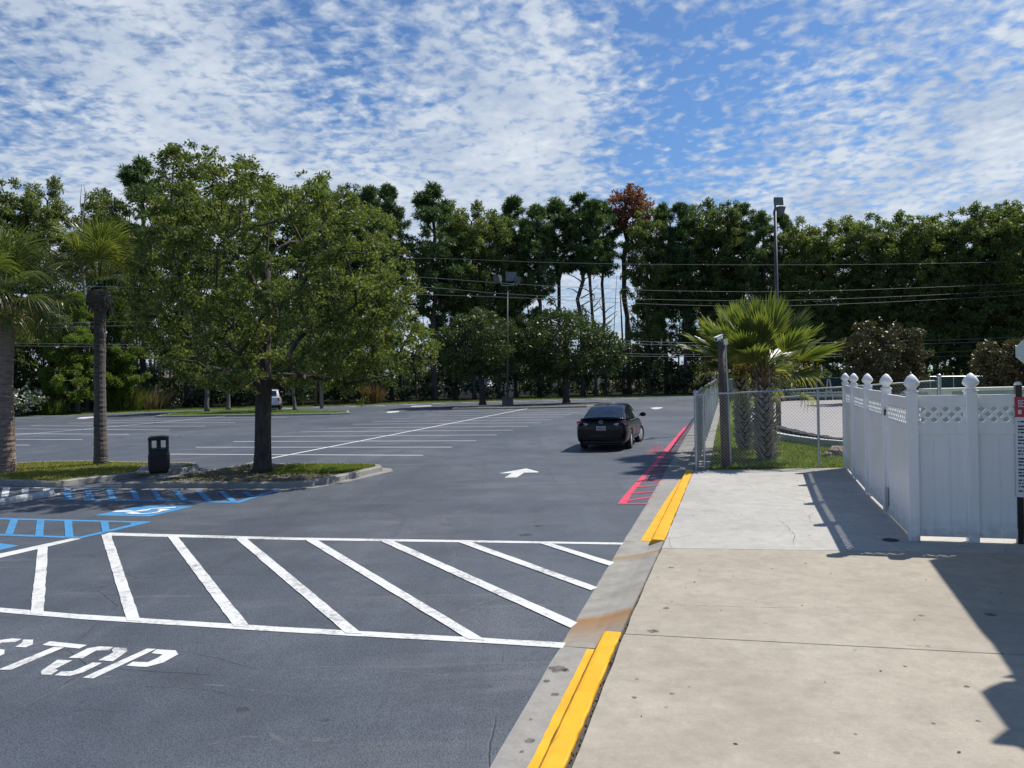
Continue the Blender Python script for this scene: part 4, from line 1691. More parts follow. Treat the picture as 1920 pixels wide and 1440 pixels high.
def make_tree(name, label, cat, base, cl, r0, per, ln, wd, mat, barkm, seed, top=None, flat=0.75, bias=0.4, lean=0.2, bare=0.3, group=None, sag=0.0, tip=0.02, vert=None, extra_wood=None, shell=0.5):
    rs = np.random.RandomState(seed)
    t = thing(name, label, cat, base, group=group)
    sk = wood((0, 0, 0), cl, r0, rs, top=top, lean=lean, bare=bare, sag=sag, tip=tip)
    if extra_wood:
        extra_wood(sk, rs)
    sk.build('trunk', barkm, t, smooth=True)
    p, d = clump_pts(cl, per, rs, flat, shell)
    V, F = leaves(p, ln, wd, rs, d, bias, vert=vert)
    npmesh('crown', V, F, mat, t)
    return t


# the two rounded trees on the middle island
rs = np.random.RandomState(41)
b = P(905, 759.5, 0.12)
cl = blob_clumps(rs, 60, 3.6, 3.4, 2.6, 8.0, 0.85, hollow=0.25)
cl += [(x * 0.8 - 1.2, y * 0.8, z * 0.6 + 1.2, r * 0.9) for x, y, z, r in blob_clumps(rs, 14, 2.6, 2.4, 1.9, 4.6, 0.8)]
make_tree('rounded_oak', 'rounded dark green tree left of the lamp post on the middle island', 'tree', b, cl, 0.28, 210, 0.26, 0.13, 'leaf_live_oak', 'bark', 42, bare=0.35, group='rounded trees on the middle island')
b = P(1062, 755.0, 0.12)
cl = blob_clumps(rs, 75, 4.3, 3.8, 2.5, 8.0, 0.95, hollow=0.25)
cl += [(x - 2.6, y * 0.8, z * 0.9, r) for x, y, z, r in blob_clumps(rs, 16, 2.2, 2.2, 2.6, 6.4, 0.85)]
cl += [(x + 3.4, y * 0.8, z * 0.85, r) for x, y, z, r in blob_clumps(rs, 14, 2.0, 2.0, 2.6, 6.6, 0.85)]
make_tree('rounded_oak', 'wider rounded tree right of the lamp post, above the black car', 'tree', b, cl, 0.30, 210, 0.26, 0.13, 'leaf_live_oak', 'bark', 43, bare=0.35, group='rounded trees on the middle island')

# feathery cypresses on the left
for (u, v, H, W, n, lab, sd) in [(145, 775, 11.6, 5.0, 120, 'bright feathery cypress between the two tall palm trunks', 51), (232, 771, 11.2, 2.9, 70, 'narrow feathery cypress just right of the slim palm trunk', 52)]:
    rs = np.random.RandomState(sd)
    b = P(u, v, -0.03)
    cl = []
    for i in range(n):
        f = rs.uniform(0.0, 1) ** 1.2
        z = 1.8 + (H - 1.8) * f
        rad = W * (1 - f) ** 0.75 * (0.65 + 0.35 * math.sin(z * 2.2)) + 0.25
        a = rs.uniform(0, 6.28)
        q = rs.uniform(0.45, 1.0)
        cl.append((math.cos(a) * rad * q, math.sin(a) * rad * q, z - 0.35 * q, rs.uniform(0.45, 0.8)))
    make_tree('cypress_tree', lab, 'tree', b, cl, 0.26, 260, 0.32, 0.09, 'leaf_cypress', 'pine_bark', sd + 5, top=(0, 0, H * 0.95), flat=0.75, bias=0.5, lean=-0.1, bare=0.12, vert=(0.5, 0.0))

# magnolias behind the white fence
for (u, v, d_, W, H, lab, sd) in [(1658, 0, 52, 2.9, 5.8, 'brown-leaved magnolia rising above the middle of the white fence', 61), (1912, 0, 47, 2.6, 4.3, 'brown-leaved magnolia at the right edge behind the black railing', 62)]:
    rs = np.random.RandomState(sd)
    b = PD(u, 710, d_)
    b.z = 0.10
    cl = [(x * (1 + 0.12 * math.sin(z * 2.1 + sd)), y, z + 0.35 * math.sin(x * 1.9 + sd) * (z / H), r) for x, y, z, r in blob_clumps(rs, 95, W, W * 0.9, 0.6, H - 0.2, 0.50, hollow=0.25)]
    t = make_tree('magnolia_tree', lab, 'tree', b, cl, 0.20, 150, 0.24, 0.11, 'leaf_magnolia', 'bark', sd + 5, bare=0.15, shell=0.35)
    p = np.array([c[:3] for c in cl])
    p = p[rs.choice(len(p), 22, replace=False)] * np.array([1.12, 1.12, 1.03])
    V, F = leaves(p, 0.20, 0.14, rs)
    npmesh('blossom', V, F, 'flower', t)

# flowering bush, tall weeds, dry reeds on the verge
b = P(40, 780, -0.03)
rs = np.random.RandomState(71)
cl = blob_clumps(rs, 46, 1.9, 1.5, 0.2, 2.5, 0.42, hollow=0.2)
t = make_tree('flowering_bush', 'rounded bush full of cream flowers behind the leftmost palm trunk', 'bush', b, cl, 0.08, 120, 0.16, 0.08, 'leaf_shrub', 'bark', 72, bare=0.0)
p, d = clump_pts(cl, 26, rs, 0.8, 0.2)
V, F = leaves(p * 1.02, 0.19, 0.15, rs)
npmesh('blossom', V, F, 'flower', t)


def tuft(name, lab, cat, base, n, h, spread, mat, seed, w=0.03, leanf=0.5, group=None):
    rs = np.random.RandomState(seed)
    a = rs.uniform(0, 6.28, n)
    r = spread * np.sqrt(rs.uniform(0, 1, n))
    C = np.stack([np.cos(a) * r, np.sin(a) * r, np.zeros(n)], 1)
    hh = h * rs.uniform(0.45, 1.05, n) * (1 - 0.3 * (r / spread) ** 2)
    ln = np.stack([np.cos(a), np.sin(a)], 1) * (r / spread)[:, None] * leanf * hh[:, None] + rs.normal(0, 0.12, (n, 2)) * hh[:, None]
    q = rs.uniform(0, 6.28, n)
    wv = np.stack([np.cos(q), np.sin(q), np.zeros(n)], 1) * w
    V = np.zeros((n, 5, 3))
    mid = C + np.stack([ln[:, 0] * 0.35, ln[:, 1] * 0.35, hh * 0.6], 1)
    V[:, 0] = C - wv
    V[:, 1] = C + wv
    V[:, 2] = mid + wv * 0.8
    V[:, 3] = C + np.stack([ln[:, 0], ln[:, 1], hh], 1)
    V[:, 4] = mid - wv * 0.8
    F = np.arange(n * 5).reshape(n, 5)
    o = npmesh(name, V.reshape(-1, 3), F, mat)
    o.location = base
    return tag(o, lab, cat, group)


tuft('tall_weed', 'bushy green tall weeds on the verge between the slim palm and the oak trunk', 'weeds', P(238, 770, 0), 900, 3.0, 1.5, 'weed', 81)
tuft('tall_weed', 'lower yellowish weeds just right of the slim palm trunk', 'weeds', P(212, 771, 0), 500, 1.8, 1.0, 'weed', 82)
tuft('tall_weed', 'weeds at the foot of the feathery cypress, left of the slim palm trunk', 'weeds', P(98, 777, 0), 500, 1.8, 1.1, 'weed', 84)
tuft('dry_reed_clump', 'tan dry reeds at the right end of the tall weeds', 'reeds', P(280, 768, 0), 700, 2.5, 1.7, 'dry_reed', 83, leanf=0.7)
tuft('dry_reed_clump', 'reddish dry brush at the wood edge right of the oak trunk', 'reeds', P(700, 756.5, 0), 300, 2.7, 0.9, 'palm_dead', 85, leanf=0.5, w=0.05)
rs = np.random.RandomState(86)
vp = [tuple(P(u, v, 0).xy) for u, v in [(150, 776), (300, 770.5), (700, 758.3), (1000, 748.9), (1290, 741.6)]] + [tuple(P(u, v, 0).xy) for u, v in [(1290, 739.5), (1000, 746), (700, 754.5), (300, 765.5), (150, 770)]]
blades('verge_grass', vp, -0.05, 16000, 0.16, rs, label='strip of green verge grass along the far edge of the parking lot')
for poly_, z_, n_ in ((FAR_ISL[0], FAR_ISL[1], 5000),):
    blades('grass', poly_, z_, n_, 0.08, rs, label='bright green grass on the far island under the row of trunks')


# ---------------------------------------------------------------- the wood beyond the lot
def pine_proto(seed, H, W, z0, nc, top_heavy=True):
    rs = np.random.RandomState(seed)
    cl = []
    for i in range(nc):
        f = rs.uniform(0, 1)
        z = z0 + (H - z0) * f
        prof = math.sin(math.pi * (0.18 + 0.80 * f)) ** 0.8 if top_heavy else (1 - f) ** 0.6
        rad = W * prof
        a = rs.uniform(0, 6.28)
        q = rs.uniform(0.25, 1.0)
        cl.append((math.cos(a) * rad * q, math.sin(a) * rad * q, z, rs.uniform(0.32, 0.85)))
    return cl


def dead_limbs(z0, z1, n, L):
    def f(mb, rs):
        for i in range(n):
            z = rs.uniform(z0, z1)
            a = rs.uniform(0, 6.28)
            l = L * rs.uniform(0.5, 1.2)
            p0 = Vector((0, 0, z))
            p1 = p0 + Vector((math.cos(a) * l * 0.5, math.sin(a) * l * 0.5, l * 0.25))
            p2 = p0 + Vector((math.cos(a) * l, math.sin(a) * l, l * rs.uniform(0.3, 0.7)))
            mb.tube([p0, p1, p2], [0.07, 0.05, 0.02], 5, cap=False)
    return f


GW = 'trees of the wood beyond the parking lot'
protos = {}


def proto(kind, variant):
    key = (kind, variant)
    if key in protos:
        return protos[key]
    sd = 100 + variant * 7 + {'pine': 0, 'broad': 300, 'thin': 500, 'red': 700}[kind]
    H = 20.0
    if kind == 'pine':
        cl = pine_proto(sd, H, 3.5, 8.5 + variant, 185)
        cl += pine_proto(sd + 3, 9.5, 2.4, 5.0, 28)
        t = make_tree('pine_tree', None, 'tree', (0, 0, 0), cl, 0.27, 95, 0.50, 0.085, 'needle_pine', 'pine_bark', sd + 1, top=(0.3, 0.2, H * 0.96), flat=0.55, bias=0.62, bare=0.3, lean=0.15, tip=0.04, extra_wood=dead_limbs(5, 11, 7, 2.2))
    elif kind == 'thin':
        cl = pine_proto(sd, H, 3.0, 12.5, 115)
        t = make_tree('pine_tree', None, 'tree', (0, 0, 0), cl, 0.22, 95, 0.50, 0.085, 'needle_pine', 'pine_bark', sd + 1, top=(-0.4, 0.2, H * 0.96), flat=0.55, bias=0.62, bare=0.45, lean=0.15, tip=0.04, extra_wood=dead_limbs(6, 13, 10, 2.0))
    elif kind == 'broad':
        rs = np.random.RandomState(sd)
        cl = blob_clumps(rs, 200, 3.7, 3.3, 7.5, H, 0.60, hollow=0.10)
        cl += blob_clumps(rs, 85, 3.2, 3.0, 2.2, 10.5, 0.62, hollow=0.05)
        cl = [(x * (1 - 0.35 * max(0, (z - 15) / 5)) + 0.5 * math.sin(z + sd), y, z + 0.5 * math.sin(x * 1.3 + sd), r) for x, y, z, r in cl]
        t = make_tree('broadleaf_tree', None, 'tree', (0, 0, 0), cl, 0.24, 105, 0.30, 0.13, 'leaf_broad', 'pine_bark', sd + 1, top=(0.2, 0, H * 0.9), flat=0.8, bias=0.4, bare=0.2, lean=0.3, tip=0.035)
    else:
        rs = np.random.RandomState(sd)
        cl = blob_clumps(rs, 36, 2.4, 2.2, 15.5, H, 0.75, hollow=0.1)
        t = make_tree('red_tree', None, 'tree', (0, 0, 0), cl, 0.24, 110, 0.34, 0.16, 'leaf_red', 'pine_bark', sd + 1, top=(0.0, 0, H * 0.93), flat=0.8, bias=0.5, bare=0.6, lean=0.4, tip=0.03)
    protos[key] = t
    t['used'] = 0
    return t


# (u, v_top, extra distance behind the verge, kind, variant, width factor, label)
wood_list = [
    (-60, 335, 6, 'broad', 0, 1.0, 'leafy wood tree cut by the left picture edge behind the leftmost palm'),
    (22, 326, 5, 'broad', 1, 1.0, 'tall airy wood tree above the crown of the leftmost palm'),
    (98, 328, 7, 'broad', 2, 0.85, 'tall airy wood tree left of the bare dead snag'),
    (205, 345, 7, 'broad', 0, 0.9, 'leafy wood tree right of the bare dead snag, over the slim palm'),
    (272, 284, 8, 'pine', 0, 1.15, 'tallest pine of the wood, its top showing left of the oak crown'),
    (350, 335, 9, 'pine', 1, 1.0, 'pine of the wood hidden behind the left half of the oak crown'),
    (430, 345, 6, 'broad', 1, 1.0, 'leafy wood tree hidden behind the middle of the oak crown'),
    (520, 340, 8, 'pine', 0, 1.0, 'pine of the wood hidden behind the right half of the oak crown'),
    (598, 328, 7, 'broad', 2, 1.0, 'wood tree peeping over the right shoulder of the oak crown'),
    (650, 336, 9, 'broad', 0, 1.0, 'wood tree just right of the oak crown top, second from the oak'),
    (700, 342, 6, 'pine', 1, 0.9, 'dark pine rising over the right end of the oak crown'),
    (735, 336, 11, 'pine', 2, 0.9, 'dark pine directly left of the tallest round-headed pine in the middle of the wood'),
    (815, 334, 5, 'pine', 0, 1.25, 'big round-headed pine, tallest of the middle wood, above the left rounded tree'),
    (855, 372, 9, 'broad', 1, 0.9, 'leafy wood tree between the big round-headed pine and the yellowish tree'),
    (890, 375, 6, 'broad', 2, 0.95, 'olive leafy wood tree left of the dip in the tree tops'),
    (938, 386, 7, 'broad', 0, 1.0, 'yellowish leafy wood tree behind the floodlight heads'),
    (968, 362, 9, 'pine', 1, 1.0, 'dark pine rising just right of the floodlight heads'),
    (1012, 375, 6, 'pine', 2, 1.0, 'pine of the wood between the floodlights and the slender bare trunks'),
    (1052, 362, 9, 'thin', 0, 1.1, 'pine with high crown, leftmost of the slender bare trunks before bright sky'),
    (1093, 353, 6, 'thin', 1, 1.15, 'tallest pine of the slender bare trunks before bright sky'),
    (1117, 362, 5, 'thin', 2, 0.9, 'slim bare-trunked pine just left of the red-topped tree'),
    (1136, 366, 8, 'thin', 0, 0.95, 'straight bare-trunked pine directly under the red-topped tree'),
    (1180, 346, 10, 'red', 0, 1.3, 'tree with red-brown dead top sticking out of the wood'),
    (1218, 386, 6, 'broad', 1, 0.95, 'leafy wood tree right below the red-topped tree'),
    (1250, 372, 8, 'pine', 0, 1.0, 'dark pine right of the red-topped tree, above the black car'),
    (1285, 374, 6, 'pine', 1, 1.0, 'dark pine of the wood halfway between the red-topped tree and the tall light pole'),
    (1322, 370, 9, 'broad', 2, 1.05, 'leafy wood tree above the left fronds of the stout palms'),
    (1362, 371, 6, 'broad', 0, 1.0, 'leafy wood tree straight above the wooden camera post'),
    (1400, 372, 9, 'pine', 2, 1.0, 'dark pine two trees left of the tall light pole'),
    (1434, 388, 6, 'pine', 0, 0.9, 'dark pine directly left of the tall light pole'),
    (1474, 394, 8, 'pine', 1, 0.85, 'lower dark pine directly right of the tall light pole'),
    (1508, 403, 6, 'broad', 1, 0.95, 'olive leafy wood tree second right of the tall light pole'),
    (1552, 414, 5, 'broad', 2, 1.0, 'lowest leafy tree of the wood right of the tall light pole'),
    (1602, 398, 8, 'broad', 0, 1.0, 'leafy wood tree left above the middle magnolia'),
    (1646, 396, 5, 'broad', 1, 1.05, 'leafy wood tree straight above the middle magnolia'),
    (1692, 398, 8, 'broad', 2, 1.0, 'leafy wood tree right above the middle magnolia'),
    (1735, 402, 5, 'broad', 0, 1.0, 'leafy wood tree between the two magnolias'),
    (1758, 398, 11, 'pine', 0, 0.8, 'small dark pine top showing between leafy trees above the white fence'),
    (1795, 388, 7, 'broad', 1, 1.05, 'leafy wood tree above the tallest white fence post'),
    (1840, 382, 5, 'broad', 2, 1.0, 'leafy wood tree third from the right picture edge'),
    (1880, 372, 9, 'broad', 0, 1.05, 'leafy wood tree second from the right picture edge'),
    (1925, 374, 5, 'broad', 1, 1.1, 'leafy wood tree cut by the right picture edge above the road sign'),
]


def verge(u):
    """point on the far verge line for picture column u"""
    xs = far_px + [(1700, 739), (2400, 733)]
    for (a, va), (b_, vb) in zip(xs, xs[1:]):
        if u <= b_:
            return P(u, va + (vb - va) * (u - a) / (b_ - a) - 3.0, 0)
    return P(u, xs[-1][1], 0)


rsw = random.Random(77)
for (u, vt, back, kind, var, wf, lab) in wood_list:
    q = verge(u)
    q = q * ((q.length + back) / q.length)
    q.z = -0.03
    top = PD(u, vt, q.y).z
    pr = proto(kind, var)
    if pr['used'] == 0:
        o = pr
    else:
        o = copy_tree(pr)
    pr['used'] = pr['used'] + 1
    o.location = q
    sc = (top + 0.3) / 20.4
    if kind == 'pine' or kind == 'thin':
        sc = (top - 0.3) / 20.4
    o.scale = (wf * 0.92 * (0.5 + 0.5 * sc), wf * 0.92 * (0.5 + 0.5 * sc), sc)
    o.rotation_euler = (0, 0, rsw.uniform(0, 6.28))
    tag(o, lab, 'tree', GW)
for pr in protos.values():
    if 'used' in pr:
        del pr['used']
for o in SC.objects:
    if 'used' in o:
        del o['used']

# bare snag at the left
b = verge(165)
b = b * ((b.length + 4) / b.length)
b.z = -0.03
tp = PD(150, 345, b.y).z
mb = MB()
H = tp
mb.tube([(0, 0, 0), (0.2, 0, H * 0.4), (-0.3, 0, H * 0.72), (-0.1, 0.1, H * 0.86), (0.35, 0, H * 0.95), (0.2, 0, H)], [0.25, 0.2, 0.13, 0.09, 0.05, 0.02], 8)
mb.tube([(-0.25, 0, H * 0.74), (-0.9, 0, H * 0.80), (-1.1, 0, H * 0.86)], [0.08, 0.05, 0.02], 6)
mb.tube([(-0.1, 0.1, H * 0.86), (-0.2, 0, H * 0.92), (0.0, 0, H * 1.0)], [0.06, 0.04, 0.02], 6)
mb.tube([(0.35, 0, H * 0.93), (1.0, 0, H * 0.955), (1.5, 0, H * 0.985)], [0.05, 0.035, 0.015], 6)
mb.tube([(0.1, 0, H * 0.55), (1.1, 0.2, H * 0.62), (1.4, 0.2, H * 0.70)], [0.08, 0.05, 0.02], 6)
o = mb.build('dead_tree', 'utility_wood', smooth=True)
o.location = b
tag(o, 'bare dead snag without leaves standing above the two palms at the left', 'tree')

# understorey and deeper trees that read as one dark mass
rs = np.random.RandomState(90)
cl = []
for u in range(-260, 2250, 9):
    q = verge(u)
    for k in range(4):
        f = (q.length + rs.uniform(4, 34)) / q.length
        x, y = q.x * f, q.y * f
        right = min(1, max(0, (u - 1150) / 500))
        zt = rs.uniform(0.8, 6.0 + 5.5 * right) * (1 if u > 300 or u < 60 else 0.7)
        if u > 320 and zt < 1.7 and u < 1250 and rs.rand() < 0.35:
            continue
        cl.append((x, y, zt, rs.uniform(0.7, 1.5)))
for u in range(-260, 2250, 6):
    q = verge(u)
    if 320 < u < 1200 and rs.rand() < 0.25:
        continue
    f = (q.length + rs.uniform(7, 22)) / q.length
    cl.append((q.x * f, q.y * f, rs.uniform(0.2, 1.1), rs.uniform(0.6, 1.0)))
for u in range(-260, 2250, 14):
    q = verge(u)
    if 740 < u < 1260 and rs.rand() < 0.45:
        continue
    right = min(1, max(0, (u - 1150) / 400))
    for k in range(3):
        f = (q.length + rs.uniform(22, 45)) / q.length
        g_ = PD(u, 420, q.y * f).z
        zt = rs.uniform(4, g_ * (0.55 + 0.32 * right))
        cl.append((q.x * f + rs.uniform(-1, 1), q.y * f, zt, rs.uniform(0.9, 1.7)))
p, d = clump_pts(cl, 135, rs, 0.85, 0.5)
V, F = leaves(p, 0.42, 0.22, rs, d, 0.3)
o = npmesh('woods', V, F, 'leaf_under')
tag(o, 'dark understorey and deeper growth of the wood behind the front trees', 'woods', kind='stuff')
# thin trunks deeper in the wood
mb = MB()
rr = random.Random(5)
for u in range(-240, 2240, 17):
    q = verge(u + rr.uniform(-9, 9))
    f = (q.length + rr.uniform(10, 40)) / q.length
    x, y = q.x * f, q.y * f
    h = rr.uniform(9, 17)
    r = rr.uniform(0.08, 0.18)
    mb.tube([(x, y, -0.05), (x + rr.uniform(-0.3, 0.3), y, h * 0.5), (x + rr.uniform(-0.6, 0.6), y, h)], [r, r * 0.8, r * 0.35], 6)
o = mb.build('woods_undergrowth', 'pine_bark')
tag(o, 'thin dark trunks and saplings deep inside the wood', 'woods', kind='stuff')

# trunks on the far island (their crowns merge behind the oak)
isl = [(388, 771, 0.20, 9.0, 0, 'straight-trunked tree at the left of the far island'), (428, 768.5, 0.18, 8.6, 1, 'straight-trunked tree second from the left on the far island, left of the oak trunk'),
       (553, 769.0, 0.15, 8.2, 2, 'slim leaning tree on the far island, right of the white pickup')]
first = None
for (u, v, r, H, k, lab) in isl:
    b = P(u, v, 0.12)
    rs = np.random.RandomState(200 + k)
    cl = blob_clumps(rs, 34, 2.6, 2.4, 3.6, H, 0.8, hollow=0.15)
    make_tree('island_tree', lab, 'tree', b, cl, r, 150, 0.26, 0.12, 'leaf_live_oak', 'island_bark', 210 + k, bare=0.4, top=(0.15 - 0.2 * k, 0, H * 0.8), group='trees on the far island')
simple('car_paint', (0.0018, 0.0022, 0.0045), 0.20, var=0.05, spec=0.22, coat=0.22)
simple('suv_paint', (0.62, 0.64, 0.66), 0.25, var=0.03, spec=0.5, coat=0.8)
simple('car_glass', (0.010, 0.016, 0.024), 0.04, var=0.05, spec=0.9)
simple('chrome', (0.55, 0.56, 0.58), 0.12, metal=1.0, var=0.02)
simple('rim', (0.62, 0.63, 0.65), 0.35, metal=0.5, var=0.05)
simple('tail_red', (0.70, 0.03, 0.05), 0.15, var=0.05, coat=0.6)
simple('tail_clear', (0.45, 0.46, 0.50), 0.12, var=0.08, coat=0.6)
simple('trim_black', (0.010, 0.010, 0.011), 0.5)
simple('plate', (0.55, 0.56, 0.60), 0.4, var=0.03)
simple('plate_red', (0.45, 0.06, 0.07), 0.4)


# ------------------------------------------------------------------ cars
def loft(mb, rings, mi=0, close_ends=True):
    k = len(rings[0])
    vs = [p for r in rings for p in r]
    fs = []
    for i in range(len(rings) - 1):
        for j in range(k):
            fs.append((i * k + j, (i + 1) * k + j, (i + 1) * k + (j + 1) % k, i * k + (j + 1) % k))
    if close_ends:
        fs.append(tuple(range(k)))
        fs.append(tuple((len(rings) - 1) * k + j for j in range(k - 1, -1, -1)))
    mb.add(vs, fs, mi)


def body_ring(y, w, zb, belt, deck):
    h = [(0, zb), (0.55 * w, zb), (0.86 * w, zb + 0.015), (0.955 * w, zb + 0.09), (0.985 * w, zb + 0.24 * (belt - zb)), (1.0 * w, zb + 0.52 * (belt - zb)), (0.985 * w, zb + 0.78 * (belt - zb)),
         (0.945 * w, belt - 0.03), (0.90 * w, belt + 0.004), (0.78 * w, belt + (deck - belt) * 0.55), (0.5 * w, belt + (deck - belt) * 0.9), (0, deck)]
    r = [(x, y, z) for x, z in h]
    l = [(-x, y, z) for x, z in h[1:-1]][::-1]
    return r + l


def gh_ring(y, wb, zb, wr, zt):
    h = [(0, zb), (wb, zb), (wb * 0.55 + wr * 0.45, zb + (zt - zb) * 0.47), (wr + (wb - wr) * 0.08, zb + (zt - zb) * 0.90), (wr * 0.96, zt - (zt - zb) * 0.02), (wr * 0.82, zt + 0.012), (wr * 0.4, zt + 0.032), (0, zt + 0.038)]
    r = [(x, y, z) for x, z in h]
    l = [(-x, y, z) for x, z in h[1:-1]][::-1]
    return r + l


def ipl(tab, y, c):
    for a, b in zip(tab, tab[1:]):
        if y <= b[0]:
            f = (y - a[0]) / (b[0] - a[0]) if b[0] > a[0] else 0
            f = max(0, min(1, f))
            return a[c] + (b[c] - a[c]) * f
    return tab[-1][c]


def wheel(parent, x, y, r, w, side, steer=0.0, spokes=10):
    t = bpy.data.objects.new('wheel', None)
    COL.objects.link(t)
    t.parent = parent
    t.location = (x, y, r)
    t.rotation_euler = (0, 0, steer)
    rm = Matrix.Rotation(R(90), 3, 'Y')
    mb = MB()
    prof = [(r * 0.66, -w / 2), (r * 0.93, -w / 2), (r * 0.985, -w / 2 + 0.02), (r, -w / 4), (r, w / 4), (r * 0.985, w / 2 - 0.02), (r * 0.93, w / 2), (r * 0.66, w / 2), (r * 0.62, 0)]
    vs, fs = [], []
    n = 32
    for rr_, z in prof:
        for k in range(n):
            a = 2 * math.pi * k / n
            vs.append(rm @ Vector((rr_ * math.cos(a), rr_ * math.sin(a), z)))
    m = len(prof)
    for i in range(m):
        for k in range(n):
            fs.append((i * n + k, i * n + (k + 1) % n, ((i + 1) % m) * n + (k + 1) % n, ((i + 1) % m) * n + k))
    mb.add(vs, fs)
    mb.build('tyre', 'rubber', t, smooth=True)
    mb = MB()
    zo = side * (w / 2 - 0.02)
    mb.lathe((0, 0, 0), [(r * 0.60, -w * 0.3), (r * 0.68, zo * 0.9), (r * 0.655, zo)] if side > 0 else [(r * 0.655, zo), (r * 0.68, zo * 0.9), (r * 0.60, w * 0.3)], 32, axis=rm)
    for k in range(spokes):
        a = 2 * math.pi * k / spokes
        c = Vector((0, math.cos(a), math.sin(a)))
        mb.bar(c * r * 0.08 + Vector((zo * 1.02, 0, 0)), c * r * 0.66 + Vector((zo * 1.0, 0, 0)), r * 0.12, 0.02, up=(1, 0, 0))
    mb.lathe((zo * 1.04, 0, 0), [(r * 0.0001, -0.012), (r * 0.2, -0.012), (r * 0.18, 0.012), (r * 0.0001, 0.014)], 16, axis=rm)
    mb.build('rim', 'rim', t)
    return t


def make_car(name, label, cat, loc, rz, body, gh, wheels, paint, rearwin, sidewins, group=None, wr=0.325, ww=0.2, steer=0.0):
    t = thing(name, label, cat, loc, rz, group)
    mb = MB()
    loft(mb, [body_ring(*b) for b in body])
    o = mb.build('body', paint, t, smooth=True)
    # wheel arches
    cut = MB()
    for (x, y) in wheels:
        s = 1 if x > 0 else -1
        cut.lathe((s * 0.84, y, wr + 0.01), [(wr + 0.045, -0.26), (wr + 0.045, 0.26)], 28, axis=Matrix.Rotation(R(90), 3, 'Y'))
    co = cut.build('cutter', 'rubber')
    co.matrix_world = Matrix.Translation(loc) @ Matrix.Rotation(rz, 4, 'Z')
    bpy.context.view_layer.update()
    sub = o.modifiers.new('s', 'SUBSURF')
    sub.levels = 2
    md = o.modifiers.new('b', 'BOOLEAN')
    md.operation = 'DIFFERENCE'
    md.object = co
    md.solver = 'EXACT'
    dg = bpy.context.evaluated_depsgraph_get()
    me = bpy.data.meshes.new_from_object(o.evaluated_get(dg))
    o.modifiers.clear()
    o.data = me
    me.materials.clear()
    me.materials.append(M[paint])
    bpy.data.objects.remove(co)
    mb = MB()
    loft(mb, [gh_ring(*g_) for g_ in gh])
    o = mb.build('roof', paint, t, smooth=True)
    o.modifiers.new('s', 'SUBSURF').render_levels = 2
    o.modifiers['s'].levels = 2
    for (x, y) in wheels:
        wheel(t, x, y, wr, ww, 1 if x > 0 else -1, steer if y > 0 else 0.0)
    # inner wheel wells
    mb = MB()
    for y in sorted({y for x, y in wheels}):
        mb.box((0, y, wr + 0.12), (1.30, 2 * wr + 0.12, 0.5))
    mb.box((0, 0, 0.24), (1.35, abs(body[0][0]) * 1.7, 0.12))
    mb.build('underbody', 'trim_black', t)
    # rear window on the greenhouse surface
    (ya, wa), (yb, wb2) = rearwin
    mb = MB()
    n, m = 8, 12
    vs = []
    for i in range(n + 1):
        f = i / n
        y = ya + (yb - ya) * f
        wx = wa + (wb2 - wa) * f
        zt = ipl(gh, y, 4)
        wr_ = ipl(gh, y, 3)
        for j in range(m + 1):
            x = (j / m * 2 - 1) * wx
            z = zt + 0.038 - 0.030 * (x / max(wr_, 0.1)) ** 2 + 0.006
            vs.append((x, y - 0.012, z))
    mb.add(vs, [(i * (m + 1) + j, i * (m + 1) + j + 1, (i + 1) * (m + 1) + j + 1, (i + 1) * (m + 1) + j) for i in range(n) for j in range(m)])
    mb.build('rear_window', 'car_glass', t, smooth=True)
    for s in (1, -1):
        for (poly_) in sidewins:
            mb = MB()
            vs = []
            for (y, u) in poly_:
                wb_, zb_, wr_, zt_ = (ipl(gh, y, c) for c in (1, 2, 3, 4))
                zz_ = zb_ + (zt_ - zb_) * u
                if u < 0.47:
                    x = wb_ + (wb_ * 0.55 + wr_ * 0.45 - wb_) * (u / 0.47)
                else:
                    x0, x1 = wb_ * 0.55 + wr_ * 0.45, wr_ + (wb_ - wr_) * 0.08
                    x = x0 + (x1 - x0) * (u - 0.47) / 0.43
                vs.append((s * (x + 0.010), y, zz_))
            mb.add(vs, [tuple(range(len(vs)))] if s > 0 else [tuple(range(len(vs) - 1, -1, -1))])
            mb.build('side_window', 'car_glass', t)
    return t


W_ = 0.865
sedan = [(-2.34, .50, .42, .60, .62), (-2.335, .66, .36, .78, .82), (-2.31, .76, .29, .90, .965), (-2.25, .82, .245, .965, 1.03), (-2.12, .85, .225, .985, 1.055), (-1.85, .862, .215, .98, 1.045), (-1.5, W_, .21, .97, 1.02), (-1.0, W_, .2, .955, 1.0),
         (0, W_, .19, .93, .97), (.9, W_, .19, .90, .95), (1.35, .86, .2, .87, .93), (1.8, .84, .21, .80, .84), (2.1, .79, .24, .70, .74), (2.28, .68, .28, .60, .63), (2.33, .50, .34, .50, .52)]
sgh = [(-1.92, .74, .98, .60, 1.03), (-1.75, .77, .97, .62, 1.09), (-1.45, .80, .96, .60, 1.235), (-1.1, .815, .95, .58, 1.375), (-.85, .82, .94, .575, 1.425), (-.4, .82, .93, .58, 1.462), (.1, .82, .92, .58, 1.468), (.45, .815, .92, .575, 1.44),
       (.75, .80, .92, .58, 1.33), (1.1, .78, .92, .60, 1.14), (1.4, .72, .90, .60, .95)]
cp = P(1128, 846, 0)
hd = R(16.5)
hv = Vector((math.sin(hd), math.cos(hd), 0))
cloc = cp + hv * 2.30
